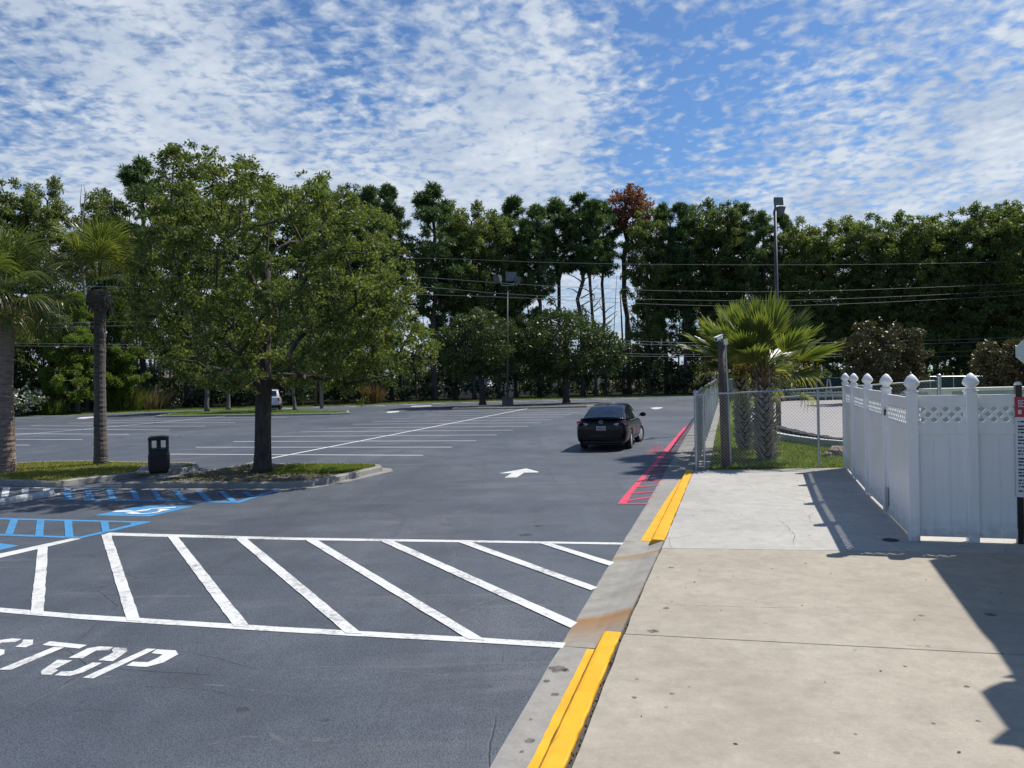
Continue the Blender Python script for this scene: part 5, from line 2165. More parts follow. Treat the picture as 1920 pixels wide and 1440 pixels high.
car = make_car('sedan_car', 'black four-door sedan driving away in the lane beside the red fire-lane stripes', 'car', cloc, -hd, sedan, sgh,
               [(.76, -1.30), (-.76, -1.30), (.76, 1.32), (-.76, 1.32)], 'car_paint', ((-1.86, .66), (-.98, .53)),
               [[(-.95, .12), (-.95, .86), (-1.15, .84), (-1.38, .50), (-1.42, .14)], [(-.88, .12), (-.08, .12), (-.08, .90), (-.88, .88)], [(.0, .12), (.92, .14), (.80, .55), (.60, .84), (.0, .90)]], wr=.325, steer=R(-14))


def quad_part(name, mat, pts, parent, th=0.012, ny=-1):
    """thin solid patch facing backwards: pts (x, y, z)"""
    mb = MB()
    n = len(pts)
    vs = [(x, y + th * 0.5 * ny, z) for x, y, z in pts] + [(x, y - th * 0.5 * ny, z) for x, y, z in pts]
    mb.add(vs, [tuple(range(n)), tuple(range(2 * n - 1, n - 1, -1))] + [(i, i + n, (i + 1) % n + n, (i + 1) % n) for i in range(n)])
    return mb.build(name, mat, parent)


def rear_y(x, z):
    # approximate rear face of the subdivided body
    ax = abs(x)
    y = -2.318 + 0.16 * max(0, z - 0.62) ** 1.5
    y += 0.62 * max(0, ax - 0.50) ** 1.7
    return y - 0.012


def surf_patch(name, mat, outline, parent, off=0.012, n=10):
    """outline: list of (x, z) polygon; draped on the rear face as a thin shell"""
    xs = [p[0] for p in outline]
    mb = MB()
    x0, x1 = min(xs), max(xs)
    cols = []
    for i in range(n + 1):
        x = x0 + (x1 - x0) * i / n
        zs = []
        m = len(outline)
        for k in range(m):
            a, b = outline[k], outline[(k + 1) % m]
            if (a[0] - x) * (b[0] - x) <= 0 and abs(a[0] - b[0]) > 1e-6:
                zs.append(a[1] + (b[1] - a[1]) * (x - a[0]) / (b[0] - a[0]))
        if not zs:
            continue
        cols.append((x, min(zs), max(zs)))
    vs, fs = [], []
    rows = 4
    for (x, za, zb) in cols:
        for j in range(rows + 1):
            z = za + (zb - za) * j / rows
            vs.append((x, rear_y(x, z) - off, z))
    for i in range(len(cols) - 1):
        for j in range(rows):
            a = i * (rows + 1) + j
            fs.append((a, a + rows + 1, a + rows + 2, a + 1))
    k = len(vs)
    vs += [(x, y + 0.03, z) for x, y, z in vs]
    fs2 = [tuple(q + k for q in f[::-1]) for f in fs]
    # rim
    rim = []
    L = len(cols)
    for i in range(L - 1):
        a, b = i * (rows + 1), (i + 1) * (rows + 1)
        rim.append((a, a + k, b + k, b))
        a, b = a + rows, b + rows
        rim.append((a, b, b + k, a + k))
    for j in range(rows):
        rim.append((j, j + 1, j + 1 + k, j + k))
        a = (L - 1) * (rows + 1) + j
        rim.append((a, a + k, a + 1 + k, a + 1))
    mb.add(vs, fs + fs2 + rim)
    return mb.build(name, mat, parent, smooth=False)


for s in (1, -1):
    q = lambda pl: [(s * x, z) for x, z in pl]
    tl = surf_patch('tail_lamp', 'tail_clear', q([(0.37, 0.86), (0.42, 0.825), (0.60, 0.82), (0.60, 0.925), (0.50, 0.915), (0.41, 0.885)]), car, 0.012)
    a = surf_patch('lamp_lens', 'tail_red', q([(0.62, 0.82), (0.80, 0.80), (0.835, 0.97), (0.70, 0.985), (0.64, 0.93), (0.62, 0.92)]), tl, 0.014)
    a = surf_patch('lamp_lens', 'tail_clear', q([(0.70, 0.875), (0.825, 0.865), (0.83, 0.905), (0.70, 0.925)]), tl, 0.024)
    a = surf_patch('lamp_lens', 'tail_red', q([(0.46, 0.835), (0.585, 0.83), (0.585, 0.865), (0.48, 0.865)]), tl, 0.020)
    a = surf_patch('reflector', 'tail_red', q([(0.60, 0.43), (0.74, 0.43), (0.74, 0.465), (0.60, 0.465)]), car, 0.006)
    mb = MB()
    mb.box((s * 0.885, 0.88, 1.01), (0.08, 0.06, 0.04))
    mb.lathe((s * 0.99, 0.86, 1.04), [(0.02, -0.06), (0.085, -0.045), (0.10, 0.0), (0.085, 0.05), (0.02, 0.065)], 14, axis=Matrix(((1.15, 0, 0), (0, 0, 1), (0, 0.8, 0))))
    mb.build('side_mirror', 'car_paint', car, smooth=True)
    for y in (-0.72, 0.22):
        mb = MB()
        mb.bar((s * 0.872, y - 0.09, 0.87), (s * 0.872, y + 0.09, 0.872), 0.03, 0.025)
        mb.build('door_handle', 'chrome', car, bevel=0.005)
    mb = MB()
    mb.bar((s * 0.866, -0.92, 0.335), (s * 0.866, 0.92, 0.335), 0.025, 0.022)
    mb.build('sill_trim', 'chrome', car)
    # door seams
    for y in (-0.93, -0.04, 0.95):
        mb = MB()
        mb.bar((s * 0.8665, y, 0.36), (s * 0.866, y, 0.72), 0.004, 0.010, up=(0, 1, 0))
        mb.build('door_seam', 'rubber', car)
    mb = MB()
    mb.bar((s * 0.83, -1.36, 0.965), (s * 0.835, 0.95, 0.94), 0.02, 0.018)
    mb.build('window_trim', 'chrome', car)
sp = MB()
rings = []
for i in range(13):
    x = -0.72 + 1.44 * i / 12
    yy = -2.24 + 0.22 * (abs(x) / 0.72) ** 3
    zt = 1.085 - 0.035 * (abs(x) / 0.72) ** 2.2
    rings.append([(x, yy - 0.10, zt), (x, yy - 0.085, zt + 0.012), (x, yy + 0.10, zt - 0.005), (x, yy + 0.12, zt - 0.06), (x, yy - 0.04, zt - 0.07)])
loft(sp, rings)
sp.build('spoiler', 'car_paint', car, smooth=True)
pl = surf_patch('plate_recess', 'trim_black', [(-0.29, 0.665), (-0.29, 0.815), (0.29, 0.815), (0.29, 0.665)], car, 0.004)
p = surf_patch('number_plate', 'plate', [(-0.155, 0.672), (-0.155, 0.815), (0.155, 0.815), (0.155, 0.672)], car, 0.022)
surf_patch('plate_band', 'plate_red', [(-0.152, 0.675), (-0.152, 0.697), (0.152, 0.697), (0.152, 0.675)], p, 0.027)
mb = MB()
rr = random.Random(8)
for i in range(7):
    x = -0.115 + i * 0.038
    mb.box((x, rear_y(x, 0.75) - 0.036, 0.752), (0.020, 0.006, 0.055))
mb.build('plate_characters', 'ink', p)
em = MB()
ev, ef = [], []
N_ = 28
yy = rear_y(0, 0.955) - 0.02
for i in range(N_):
    a = 2 * math.pi * i / N_
    c = Vector((0.068 * math.cos(a), 0, 0.047 * math.sin(a)))
    for j in range(6):
        b = 2 * math.pi * j / 6
        ev.append((c.x + 0.008 * math.cos(b) * math.cos(a), yy - 0.008 * math.sin(b), 0.955 + c.z + 0.008 * math.cos(b) * math.sin(a)))
for i in range(N_):
    for j in range(6):
        ef.append((i * 6 + j, i * 6 + (j + 1) % 6, ((i + 1) % N_) * 6 + (j + 1) % 6, ((i + 1) % N_) * 6 + j))
em.add(ev, ef)
em.tube([(0.018, yy - 0.004, 0.990), (-0.022, yy - 0.004, 0.928), (0.045, yy - 0.004, 0.930)], 0.007, 6)
em.build('emblem', 'chrome', car, smooth=True)
mb = MB()
mb.prism([(0, -0.98), (-0.02, -0.86), (0.02, -0.86)], 1.435, 1.50)
mb.build('antenna_fin', 'car_paint', car)
surf_patch('bumper_vent', 'trim_black', [(-0.62, 0.275), (-0.62, 0.36), (0.62, 0.36), (0.62, 0.275)], car, -0.012)
for s in (1, -1):
    mb = MB()
    mb.lathe((s * 0.36, -0.2, 1.02), [(0.02, 0), (0.12, 0.05), (0.13, 0.2), (0.06, 0.26)], 10)
# side stripe reflections come from the road; nothing painted

# white pickup parked behind the far island
truck = [(-2.6, .78, .50, 1.12, 1.13), (-2.57, .90, .45, 1.16, 1.17), (-2.3, .92, .42, 1.16, 1.17), (-1.2, .93, .40, 1.15, 1.16), (0, .93, .38, 1.12, 1.13), (1.2, .93, .38, 1.10, 1.14), (2.0, .90, .40, 1.04, 1.10), (2.55, .84, .45, .96, 1.0), (2.7, .7, .5, .85, .88)]
tgh = [(-2.45, .84, 1.10, .70, 1.20), (-2.30, .86, 1.10, .72, 1.45), (-2.1, .87, 1.10, .72, 1.72), (-1.8, .88, 1.10, .72, 1.80), (-.5, .88, 1.10, .73, 1.84), (.4, .87, 1.10, .72, 1.80), (.8, .85, 1.1, .72, 1.6), (1.3, .82, 1.08, .72, 1.2), (1.45, .8, 1.05, .7, 1.1)]
tb = P(506, 769.5, 0)
th_ = R(15)
suv = make_car('parked_vehicle', 'white utility vehicle parked at the wood edge, half hidden by the oak trunk', 'car', tb + Vector((-math.sin(th_), math.cos(th_), 0)) * 2.4, th_, truck, tgh, [(.80, -1.65), (-.80, -1.65), (.80, 1.75), (-.80, 1.75)], 'suv_paint',
               ((-2.42, .60), (-2.12, .58)), [[(-1.9, .2), (-1.0, .15), (-1.0, .85), (-1.75, .8)], [(-.9, .15), (0, .15), (0, .87), (-.9, .87)], [(.1, .15), (.9, .2), (.5, .8), (.1, .87)]], wr=.38, ww=.25)
for s in (1, -1):
    quad_part('tail_lamp', 'tail_red', [(s * .70, -2.60, .82), (s * .86, -2.58, .82), (s * .86, -2.58, 1.10), (s * .70, -2.60, 1.10)], suv, 0.05)
quad_part('rear_bumper', 'plate', [(-.85, -2.66, .48), (.85, -2.66, .48), (.85, -2.66, .64), (-.85, -2.66, .64)], suv, 0.16)

# ------------------------------------------------------------------ litter bin
b = P(299, 886.5, 0.145)
t = thing('litter_bin', 'square black litter bin with two open windows, between the islands', 'litter bin', b, R(20))
t.scale = (0.70, 0.70, 1.0)
mb = MB()
w0 = 0.30
prof = [(-0.0, 0.29), (0.03, 0.30), (0.06, 0.335), (0.12, 0.345), (0.45, 0.35), (0.50, 0.352), (0.54, 0.335), (0.60, 0.335), (0.63, 0.30)]


def sqring(hw, z, c=0.05):
    pts = []
    for sx, sy_ in ((1, 1), (-1, 1), (-1, -1), (1, -1)):
        for a, b_ in (((hw, hw - c)), ((hw - c, hw)))[::(1 if sx * sy_ > 0 else -1)]:
            pts.append((sx * a, sy_ * b_, z))
    return pts


loft(mb, [sqring(w, z) for z, w in prof])
# vertical slat grooves as proud slats
for k in range(9):
    x = -0.27 + k * 0.0675
    for sx, sy_ in ((0, -1), (0, 1), (1, 0), (-1, 0)):
        if sx == 0:
            mb.box((x, sy_ * 0.352, 0.30), (0.05, 0.014, 0.36))
        else:
            mb.box((sx * 0.352, x, 0.30), (0.014, 0.05, 0.36))
mb.build('body', 'black_plastic', t)
mb = MB()
for sx in (1, -1):
    for sy_ in (1, -1):
        mb.box((sx * 0.30, sy_ * 0.30, 0.765), (0.06, 0.06, 0.30))
for s in (1, -1):
    mb.box((0, s * 0.30, 0.765), (0.10, 0.04, 0.30))
    mb.box((s * 0.30, 0, 0.765), (0.04, 0.10, 0.30))
mb.build('post', 'black_plastic', t)
mb = MB()
loft(mb, [sqring(w, z) for z, w in [(0.88, 0.33), (0.90, 0.345), (0.945, 0.345), (0.975, 0.31), (0.99, 0.18)]])
mb.build('lid', 'black_plastic', t)
mb = MB()
loft(mb, [sqring(w, z) for z, w in [(0.60, 0.335), (0.63, 0.34), (0.66, 0.33)]])
mb.build('collar', 'black_plastic', t)

# ------------------------------------------------------------------ wheel stops
p0, p1 = P(-150, 972, 0), P(100, 929.5, 0)


def wheel_stop(p0, p1, lab, mat='wheel_stop_conc', w=0.16, h=0.14):
    d = (p1 - p0)
    L = d.length
    d.normalize()
    rz = math.atan2(d.y, d.x)
    mb = MB()
    rr = random.Random(3)
    rings = []
    n = 14
    for i in range(n + 1):
        x = L * i / n
        e = 0.03 if i in (0, n) else 0
        j = rr.uniform(-0.004, 0.004)
        rings.append([(x, -w / 2 + e + j, 0), (x, w / 2 - e, 0), (x, w / 2 - e, h * 0.45), (x, w * 0.28 - e, h * 0.95 + j), (x, 0, h + j), (x, -w * 0.28 + e, h * 0.95), (x, -w / 2 + e, h * 0.45 + j)])
    loft(mb, rings)
    o = mb.build('wheel_stop', mat)
    o.location = (p0.x, p0.y, 0.001)
    o.rotation_euler = (0, 0, rz)
    tag(o, lab, 'wheel stop')


d_ = (p1 - p0).normalized()
wheel_stop(p1 - d_ * 1.8, p1, 'weathered white concrete wheel stop beside the blue hatched bay at the left edge')

# ------------------------------------------------------------------ chain-link fences
def chain_mesh(mb, a, b, z0a, z1a, z0b, z1b, pitch=0.085, w=0.0048):
    """diamond mesh between a and b (ground xy), bottom and top heights at either end"""
    a, b = Vector((a.x, a.y, 0)), Vector((b.x, b.y, 0))
    L = (b - a).length
    d = (b - a).normalized()
    nrm = Vector((-d.y, d.x, 0))
    H = max(z1a - z0a, z1b - z0b)

    def bot(x): return z0a + (z0b - z0a) * x / L
    def top(x): return z1a + (z1b - z1a) * x / L
    for sgn in (1, -1):
        c = -H - 0.1
        while c < L + H:
            # line x = c + sgn*(z) ; clip
            pts = []
            if sgn > 0:
                x0, x1 = c, c + H
            else:
                x0, x1 = c + H, c
            xs, zs = x0, bot(min(max(x0, 0), L))
            xe, ze = x1, top(min(max(x1, 0), L))
            # clip to 0..L
            def at(x):
                f = (x - xs) / (xe - xs)
                return zs + (ze - zs) * f
            lo, hi = min(xs, xe), max(xs, xe)
            lo2, hi2 = max(lo, 0), min(hi, L)
            if hi2 - lo2 > 0.02:
                pa = a + d * lo2 + Vector((0, 0, at(lo2)))
                pb = a + d * hi2 + Vector((0, 0, at(hi2)))
                dd = (pb - pa).normalized()
                s = dd.cross(nrm).normalized() * w / 2
                o = nrm * (0.004 * sgn)
                mb.add([pa - s + o, pa + s + o, pb + s + o, pb - s + o], [(0, 1, 2, 3)])
                s2 = nrm * w / 2
                mb.add([pa - s2 + o, pa + s2 + o, pb + s2 + o, pb - s2 + o], [(0, 1, 2, 3)])
            c += pitch


# front fence: from the kerb corner to the white fence and on behind it
fa = P(1306, 880.5, SWZ)
fb = P(1536, 876, SWZ)
fdir = (fb - fa).normalized()
t = thing('chain_link_fence', 'chain-link fence crossing in front of the two stout palms towards the white fence', 'fence', fa)


def rel(p, t):
    return Vector(p) - Vector(t.location)


def post(t, p, ztop, r=0.03, cap=True, mat='galv', name='post'):
    mb = MB()
    q = rel(p, t)
    h = ztop - p.z
    mb.tube([q, q + Vector((0, 0, h))], r, 12)
    o = mb.build(name, mat, t, smooth=False)
    if cap:
        mb = MB()
        mb.lathe(q + Vector((0, 0, h)), [(r * 1.25, -0.05), (r * 1.3, 0.0), (r * 0.9, 0.035), (r * 0.3, 0.05)], 10)
        mb.build('post_cap', mat, o)
    return o


zA = HZ(1299, 738, fa)
zB = HZ(1536, 728.8, fb)
fc = fa + fdir * ((fb - fa).length * (1761 - 1306) / (1536 - 1306))
fc_pt = PD(1761, 729, fc.y)
fc = Vector((fc_pt.x, fc_pt.y, SWZ))
zC = HZ(1761, 713.8, fc)
post(t, fa, zA + 0.04, 0.036)
post(t, fa + fdir * 0.20 + Vector((0, 0, 0)), zA - 0.03, 0.028, False)
post(t, fb, zB - 0.02, 0.032, False)
post(t, fc, HZ(1761, 705, fc), 0.045)
mb = MB()
mb.tube([rel(Vector((fa.x, fa.y, zA - 0.03)), t), rel(Vector((fb.x, fb.y, zB)), t), rel(Vector((fc.x, fc.y, zC)), t)], 0.021, 8)
mb.build('rail', 'galv', t)
mb = MB()
za = SWZ + 0.03
chain_mesh(mb, rel(fa, t), rel(fb, t), za - fa.z, zA - 0.03 - fa.z, za - fa.z, zB - fa.z)
chain_mesh(mb, rel(fb, t), rel(fc, t), za - fa.z, zB - fa.z, za - fa.z, zC - fa.z)
mb.build('wire_mesh', 'mesh_wire', t)

# fence along the kerb
t = thing('chain_link_fence', 'long chain-link fence with close posts running away along the kerb beside the red stripes', 'fence', SN(19.5, fn(19.5), 0.118))
s = 19.85
s_end = 64.0
k = 0
rail = []
prev = None
while s < s_end:
    p = SN(s, fn(s), 0.118)
    zt = 2.0 + 0.02 * math.sin(k)
    post(t, p, zt, 0.034 if k % 3 else 0.045, k % 3 == 0)
    rail.append(rel(Vector((p.x, p.y, zt - 0.02)), t))
    s += 1.55
    k += 1
mb = MB()
mb.tube([rel(Vector((fa.x, fa.y, 1.98)), t)] + rail, 0.024, 8)
mb.build('rail', 'galv', t)
mb = MB()
chain_mesh(mb, rel(SN(19.6, fn(19.6)), t) , rel(SN(38, fn(38)), t), 0.0 + 0.02, 1.85, 0.02, 1.85)
chain_mesh(mb, rel(SN(38, fn(38)), t), rel(SN(s_end, fn(s_end)), t), 0.02, 1.85, 0.02, 1.85, pitch=0.2, w=0.012)
mb.build('wire_mesh', 'mesh_wire', t)
# rolled-up spare mesh leaning behind the corner post
mb = MB()
q0 = rel(SN(20.15, fn(20.15) + 0.02, 0.13), t)
for i in range(46):
    a = i * 0.9
    zt = i / 46 * 1.7
    for kx in range(1):
        pts = [q0 + Vector((0.075 * math.cos(a + j * 0.35), 0.075 * math.sin(a + j * 0.35), zt + j * 0.012)) for j in range(18)]
        mb.tube(pts, 0.005, 3, cap=False)
mb.build('mesh_roll', 'mesh_wire', t)

# screened fences at the back of the track
def screen_fence(label, u0, v0, u1, v1, dist0, dist1, posts, mat, base_z=0.1, group=None, zb=0.15):
    a, b = PD(u0, v0, dist0), PD(u1, v1, dist1)
    t = thing('screened_fence', label, 'fence', (a.x, a.y, base_z), group=group)
    n = posts
    d = Vector((b.x - a.x, b.y - a.y, 0))
    for i in range(n + 1):
        f = i / n
        p = Vector((a.x + d.x * f, a.y + d.y * f, base_z))
        post(t, p, a.z + (b.z - a.z) * f, 0.045, False)
    mb = MB()
    mb.tube([rel(a, t), rel(b, t)], 0.04, 6)
    mb.build('rail', 'galv', t)
    mb = MB()
    nn_ = Vector((-d.y, d.x, 0)).normalized() * 0.012
    vs = []
    m = 60
    for i in range(m + 1):
        f = i / m
        p = Vector((a.x + d.x * f, a.y + d.y * f, 0))
        zt = a.z + (b.z - a.z) * f - 0.06
        w = 0.03 * math.sin(i * 1.7) + 0.02 * math.sin(i * 0.6)
        o = nn_.normalized() * (0.06 + w * 0.6)
        vs += [rel(p + o + Vector((0, 0, base_z + zb)), t), rel(p + o * 0.6 + Vector((0, 0, zt)), t)]
    mb.add(vs, [(2 * i, 2 * i + 2, 2 * i + 3, 2 * i + 1) for i in range(m)])
    mb.build('screen', mat, t)
    return t


screen_fence('dark screened fence behind the pale track, right of the far palm', 1484, 708.6, 1579, 708.0, 80, 80, 2, 'screen_cloth')
screen_fence('grey screened fence panel just right of the wooden post', 1366, 711.5, 1402, 711.0, 64, 64, 1, 'screen_grey')
screen_fence('dark screened fence rising behind the white fence below the magnolias', 1700, 706.8, 2050, 703.5, 70, 70, 8, 'screen_cloth')
screen_fence('dark screened fence seen between the stout trunks and behind the far palm', 1402, 711, 1484, 708.6, 79, 80, 2, 'screen_cloth')

# ------------------------------------------------------------------ track, its wall and tyre edging
near = [(1408, 786), (1425, 793), (1456, 799.5), (1480, 808), (1515, 817), (1545, 823), (1584, 826.5), (1640, 829), (1800, 830), (2300, 826)]
farp = [(2500, 750), (1900, 745), (1584, 748), (1520, 749.5), (1470, 752.5), (1430, 757), (1405, 766), (1400, 775)]
tp = [P(u, v, 0.14) for u, v in near + farp]
mb = MB()
mb.add([(p.x, p.y, 0.14) for p in tp], [tuple(range(len(tp)))])
o = struct(mb.build('track', 'track_concrete'))


def low_wall(name, label, px, h, w, z0, mat, cap_mat):
    pts = [P(u, v, z0) for u, v in px]
    t = thing(name, label, 'wall', (pts[0].x, pts[0].y, z0))
    mb, mc = MB(), MB()
    L = []
    for i, p in enumerate(pts):
        d = (pts[min(i + 1, len(pts) - 1)] - pts[max(i - 1, 0)]).normalized()
        n_ = Vector((-d.y, d.x, 0)) * w / 2
        q = rel(p, t)
        L.append((q, n_))
    for m_, z0_, z1_, k in ((mb, 0.0, h - 0.04, 1.0), (mc, h - 0.04, h, 1.25)):
        rings = [[q - n_ * k + Vector((0, 0, z0_)), q + n_ * k + Vector((0, 0, z0_)), q + n_ * k + Vector((0, 0, z1_)), q - n_ * k + Vector((0, 0, z1_))] for q, n_ in L]
        loft(m_, rings)
    mb.build('wall_face', mat, t)
    mc.build('coping', cap_mat, t)
    return t


low_wall('track_wall', 'low pale green wall with white top curving along the near edge of the track', [(1404, 790), (1414, 799), (1432, 812), (1456, 824), (1500, 832), (1545, 838), (1590, 842), (1700, 846), (1900, 846)], 0.24, 0.16, 0.10, 'wall_green', 'wheel_stop_conc')
low_wall('track_wall', 'low white-topped wall along the far edge of the track behind the wire fence', [(1420, 756), (1456, 751), (1500, 748.5), (1584, 747.3), (1800, 745), (2100, 742)], 0.30, 0.3, 0.10, 'wall_green', 'wheel_stop_conc')
low_wall('track_wall', 'second white-topped wall further back beyond the track, behind the wire fence', [(1482, 742.5), (1584, 741.5), (1800, 739), (2100, 736)], 0.32, 0.3, 0.10, 'wall_green', 'wheel_stop_conc')


def tyre_edge(label, px, n_, r, hh, z0, g_):
    pts = [P(u, v, z0) for u, v in px]
    seg = []
    L = [0]
    for a, b in zip(pts, pts[1:]):
        L.append(L[-1] + (b - a).length)
    mb = MB()
    rr = random.Random(n_)
    # rubber edging: tyres half sunk in line, one continuous barrier
    x = 0
    while x < L[-1]:
        j = max(i for i in range(len(L)) if L[i] <= x)
        j = min(j, len(pts) - 2)
        p = pts[j].lerp(pts[j + 1], (x - L[j]) / (L[j + 1] - L[j]))
        k = rr.uniform(0.85, 1.1)
        mb.lathe((p.x, p.y, z0 - 0.02), [(r * 0.55 * k, 0), (r * k, 0.02), (r * k, hh * k), (r * 0.8 * k, hh * k + 0.02), (r * 0.55 * k, hh * k)], 12)
        x += r * 1.75
    o = mb.build('tyre_barrier', 'rubber')
    return tag(o, label, 'tyre barrier', kind='stuff')


tyre_edge('row of old black tyres edging the near side of the pale track', [(1413, 790), (1440, 799), (1456, 804), (1500, 816), (1545, 824.5), (1584, 830), (1640, 834)], 5, 0.22, 0.13, 0.12, 0)
tyre_edge('row of old black tyres edging the far side of the pale track', [(1425, 757.5), (1456, 753), (1500, 751), (1584, 749.8), (1800, 747.5)], 6, 0.35, 0.26, 0.12, 0)
# small triangular frame on the far fence
b = PD(1554, 728, 60)
b.z = 0.1
t = thing('white_frame', 'small white triangular frame standing before the screened fence beyond the track', 'frame', b)
zt = HZ(1552, 712, b) - b.z
mb = MB()
for s in (1, -1):
    mb.bar((s * 0.30, 0, 0), (s * 0.08, 0, zt), 0.09, 0.09)
mb.bar((-0.2, 0, zt * 0.45), (0.2, 0, zt * 0.45), 0.07, 0.07)
mb.bar((-0.12, 0, zt), (0.12, 0, zt), 0.09, 0.09)
mb.build('frame', 'galv', t)

# cream kart wall behind the white fence
a = PD(1742, 729, 26)
b = PD(2200, 727, 26)
t = thing('cream_wall', 'long cream-topped low building edge just over the top of the white fence', 'wall', (a.x, a.y, 0.1))
mb = MB()
mb.box(((b.x - a.x) / 2, 0.3, (a.z - 0.1) / 2 - 0.05), (b.x - a.x, 0.5, a.z - 0.2))
mb.build('wall_face', 'wall_green', t)
mb = MB()
mb.box(((b.x - a.x) / 2 , 0.27, a.z - 0.1 - 0.05), (b.x - a.x + 0.06, 0.66, 0.10))
mb.build('coping', 'cream', t)
mb = MB()
mb.box((0.35, -0.04, a.z - 0.35), (0.75, 0.08, 0.5))
mb.build('end_panel', 'cream', t)

# ------------------------------------------------------------------ white privacy fence
C0 = P(1714, 1013, SWZ)
posts_px = [(1587.5, 878), (1603.7, 898), (1630, 929), (1665.5, 964), (1714, 1013), (1824.5, 1016.5)]
pp_ = [P(u, v, SWZ) for u, v in posts_px]
left_dir = (pp_[0] - pp_[4])
ang_l = math.atan2(left_dir.y, left_dir.x)
front_dir = (pp_[5] - pp_[4])
ang_f = math.atan2(front_dir.y, front_dir.x)
pp_.append(pp_[5] + front_dir.normalized() * 1.75)
PW = 0.135
t = thing('privacy_fence', 'white vinyl privacy fence with pointed post caps, lattice tops and a gate', 'fence', (C0.x, C0.y, SWZ))
PT = 2.16 - SWZ


def vpost(p, ang, top=PT, name='post'):
    q = rel(p, t)
    q.z = 0
    mb = MB()
    mb.box((q.x, q.y, top / 2), (PW, PW, top), rz=ang)
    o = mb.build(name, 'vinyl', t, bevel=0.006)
    mb = MB()
    s2 = math.sqrt(2)
    mb.box((q.x, q.y, top + 0.012), (PW * 1.16, PW * 1.16, 0.03), rz=ang)
    prof = [(0.075, 0.025), (0.060, 0.045), (0.055, 0.070), (0.085, 0.095), (0.102, 0.118), (0.098, 0.145), (0.078, 0.185), (0.052, 0.220), (0.024, 0.245), (0.004, 0.258)]
    vs, fs = [], []
    n = 16
    for r_, z in prof:
        for k in range(n):
            a = 2 * math.pi * k / n + math.pi / n
            # rounded square section
            c, s_ = math.cos(a), math.sin(a)
            e = 0.55
            x = math.copysign(abs(c) ** e, c) * r_ * 0.95
            y = math.copysign(abs(s_) ** e, s_) * r_ * 0.95
            ca, sa = math.cos(ang), math.sin(ang)
            vs.append((q.x + x * ca - y * sa, q.y + x * sa + y * ca, top + z))
    for i in range(len(prof) - 1):
        for k in range(n):
            fs.append((i * n + k, i * n + (k + 1) % n, (i + 1) * n + (k + 1) % n, (i + 1) * n + k))
    fs.append(tuple(range(n - 1, -1, -1)))
    fs.append(tuple((len(prof) - 1) * n + k for k in range(n)))
    mb.add(vs, fs)
    mb.build('post_cap', 'vinyl', o, smooth=True)
    return o


for i, p in enumerate(pp_):
    vpost(p, ang_l if i < 5 else ang_f)


def clip_seg(p, q, x0, x1, z0, z1):
    (xa, za), (xb, zb_) = p, q
    t0, t1 = 0.0, 1.0
    for d, lo, hi, s in ((xb - xa, x0, x1, xa), (zb_ - za, z0, z1, za)):
        if abs(d) < 1e-9:
            continue
        a, b = (lo - s) / d, (hi - s) / d
        if a > b:
            a, b = b, a
        t0, t1 = max(t0, a), min(t1, b)
    if t1 - t0 < 1e-3:
        return None
    return ((xa + (xb - xa) * t0, za + (zb_ - za) * t0), (xa + (xb - xa) * t1, za + (zb_ - za) * t1))


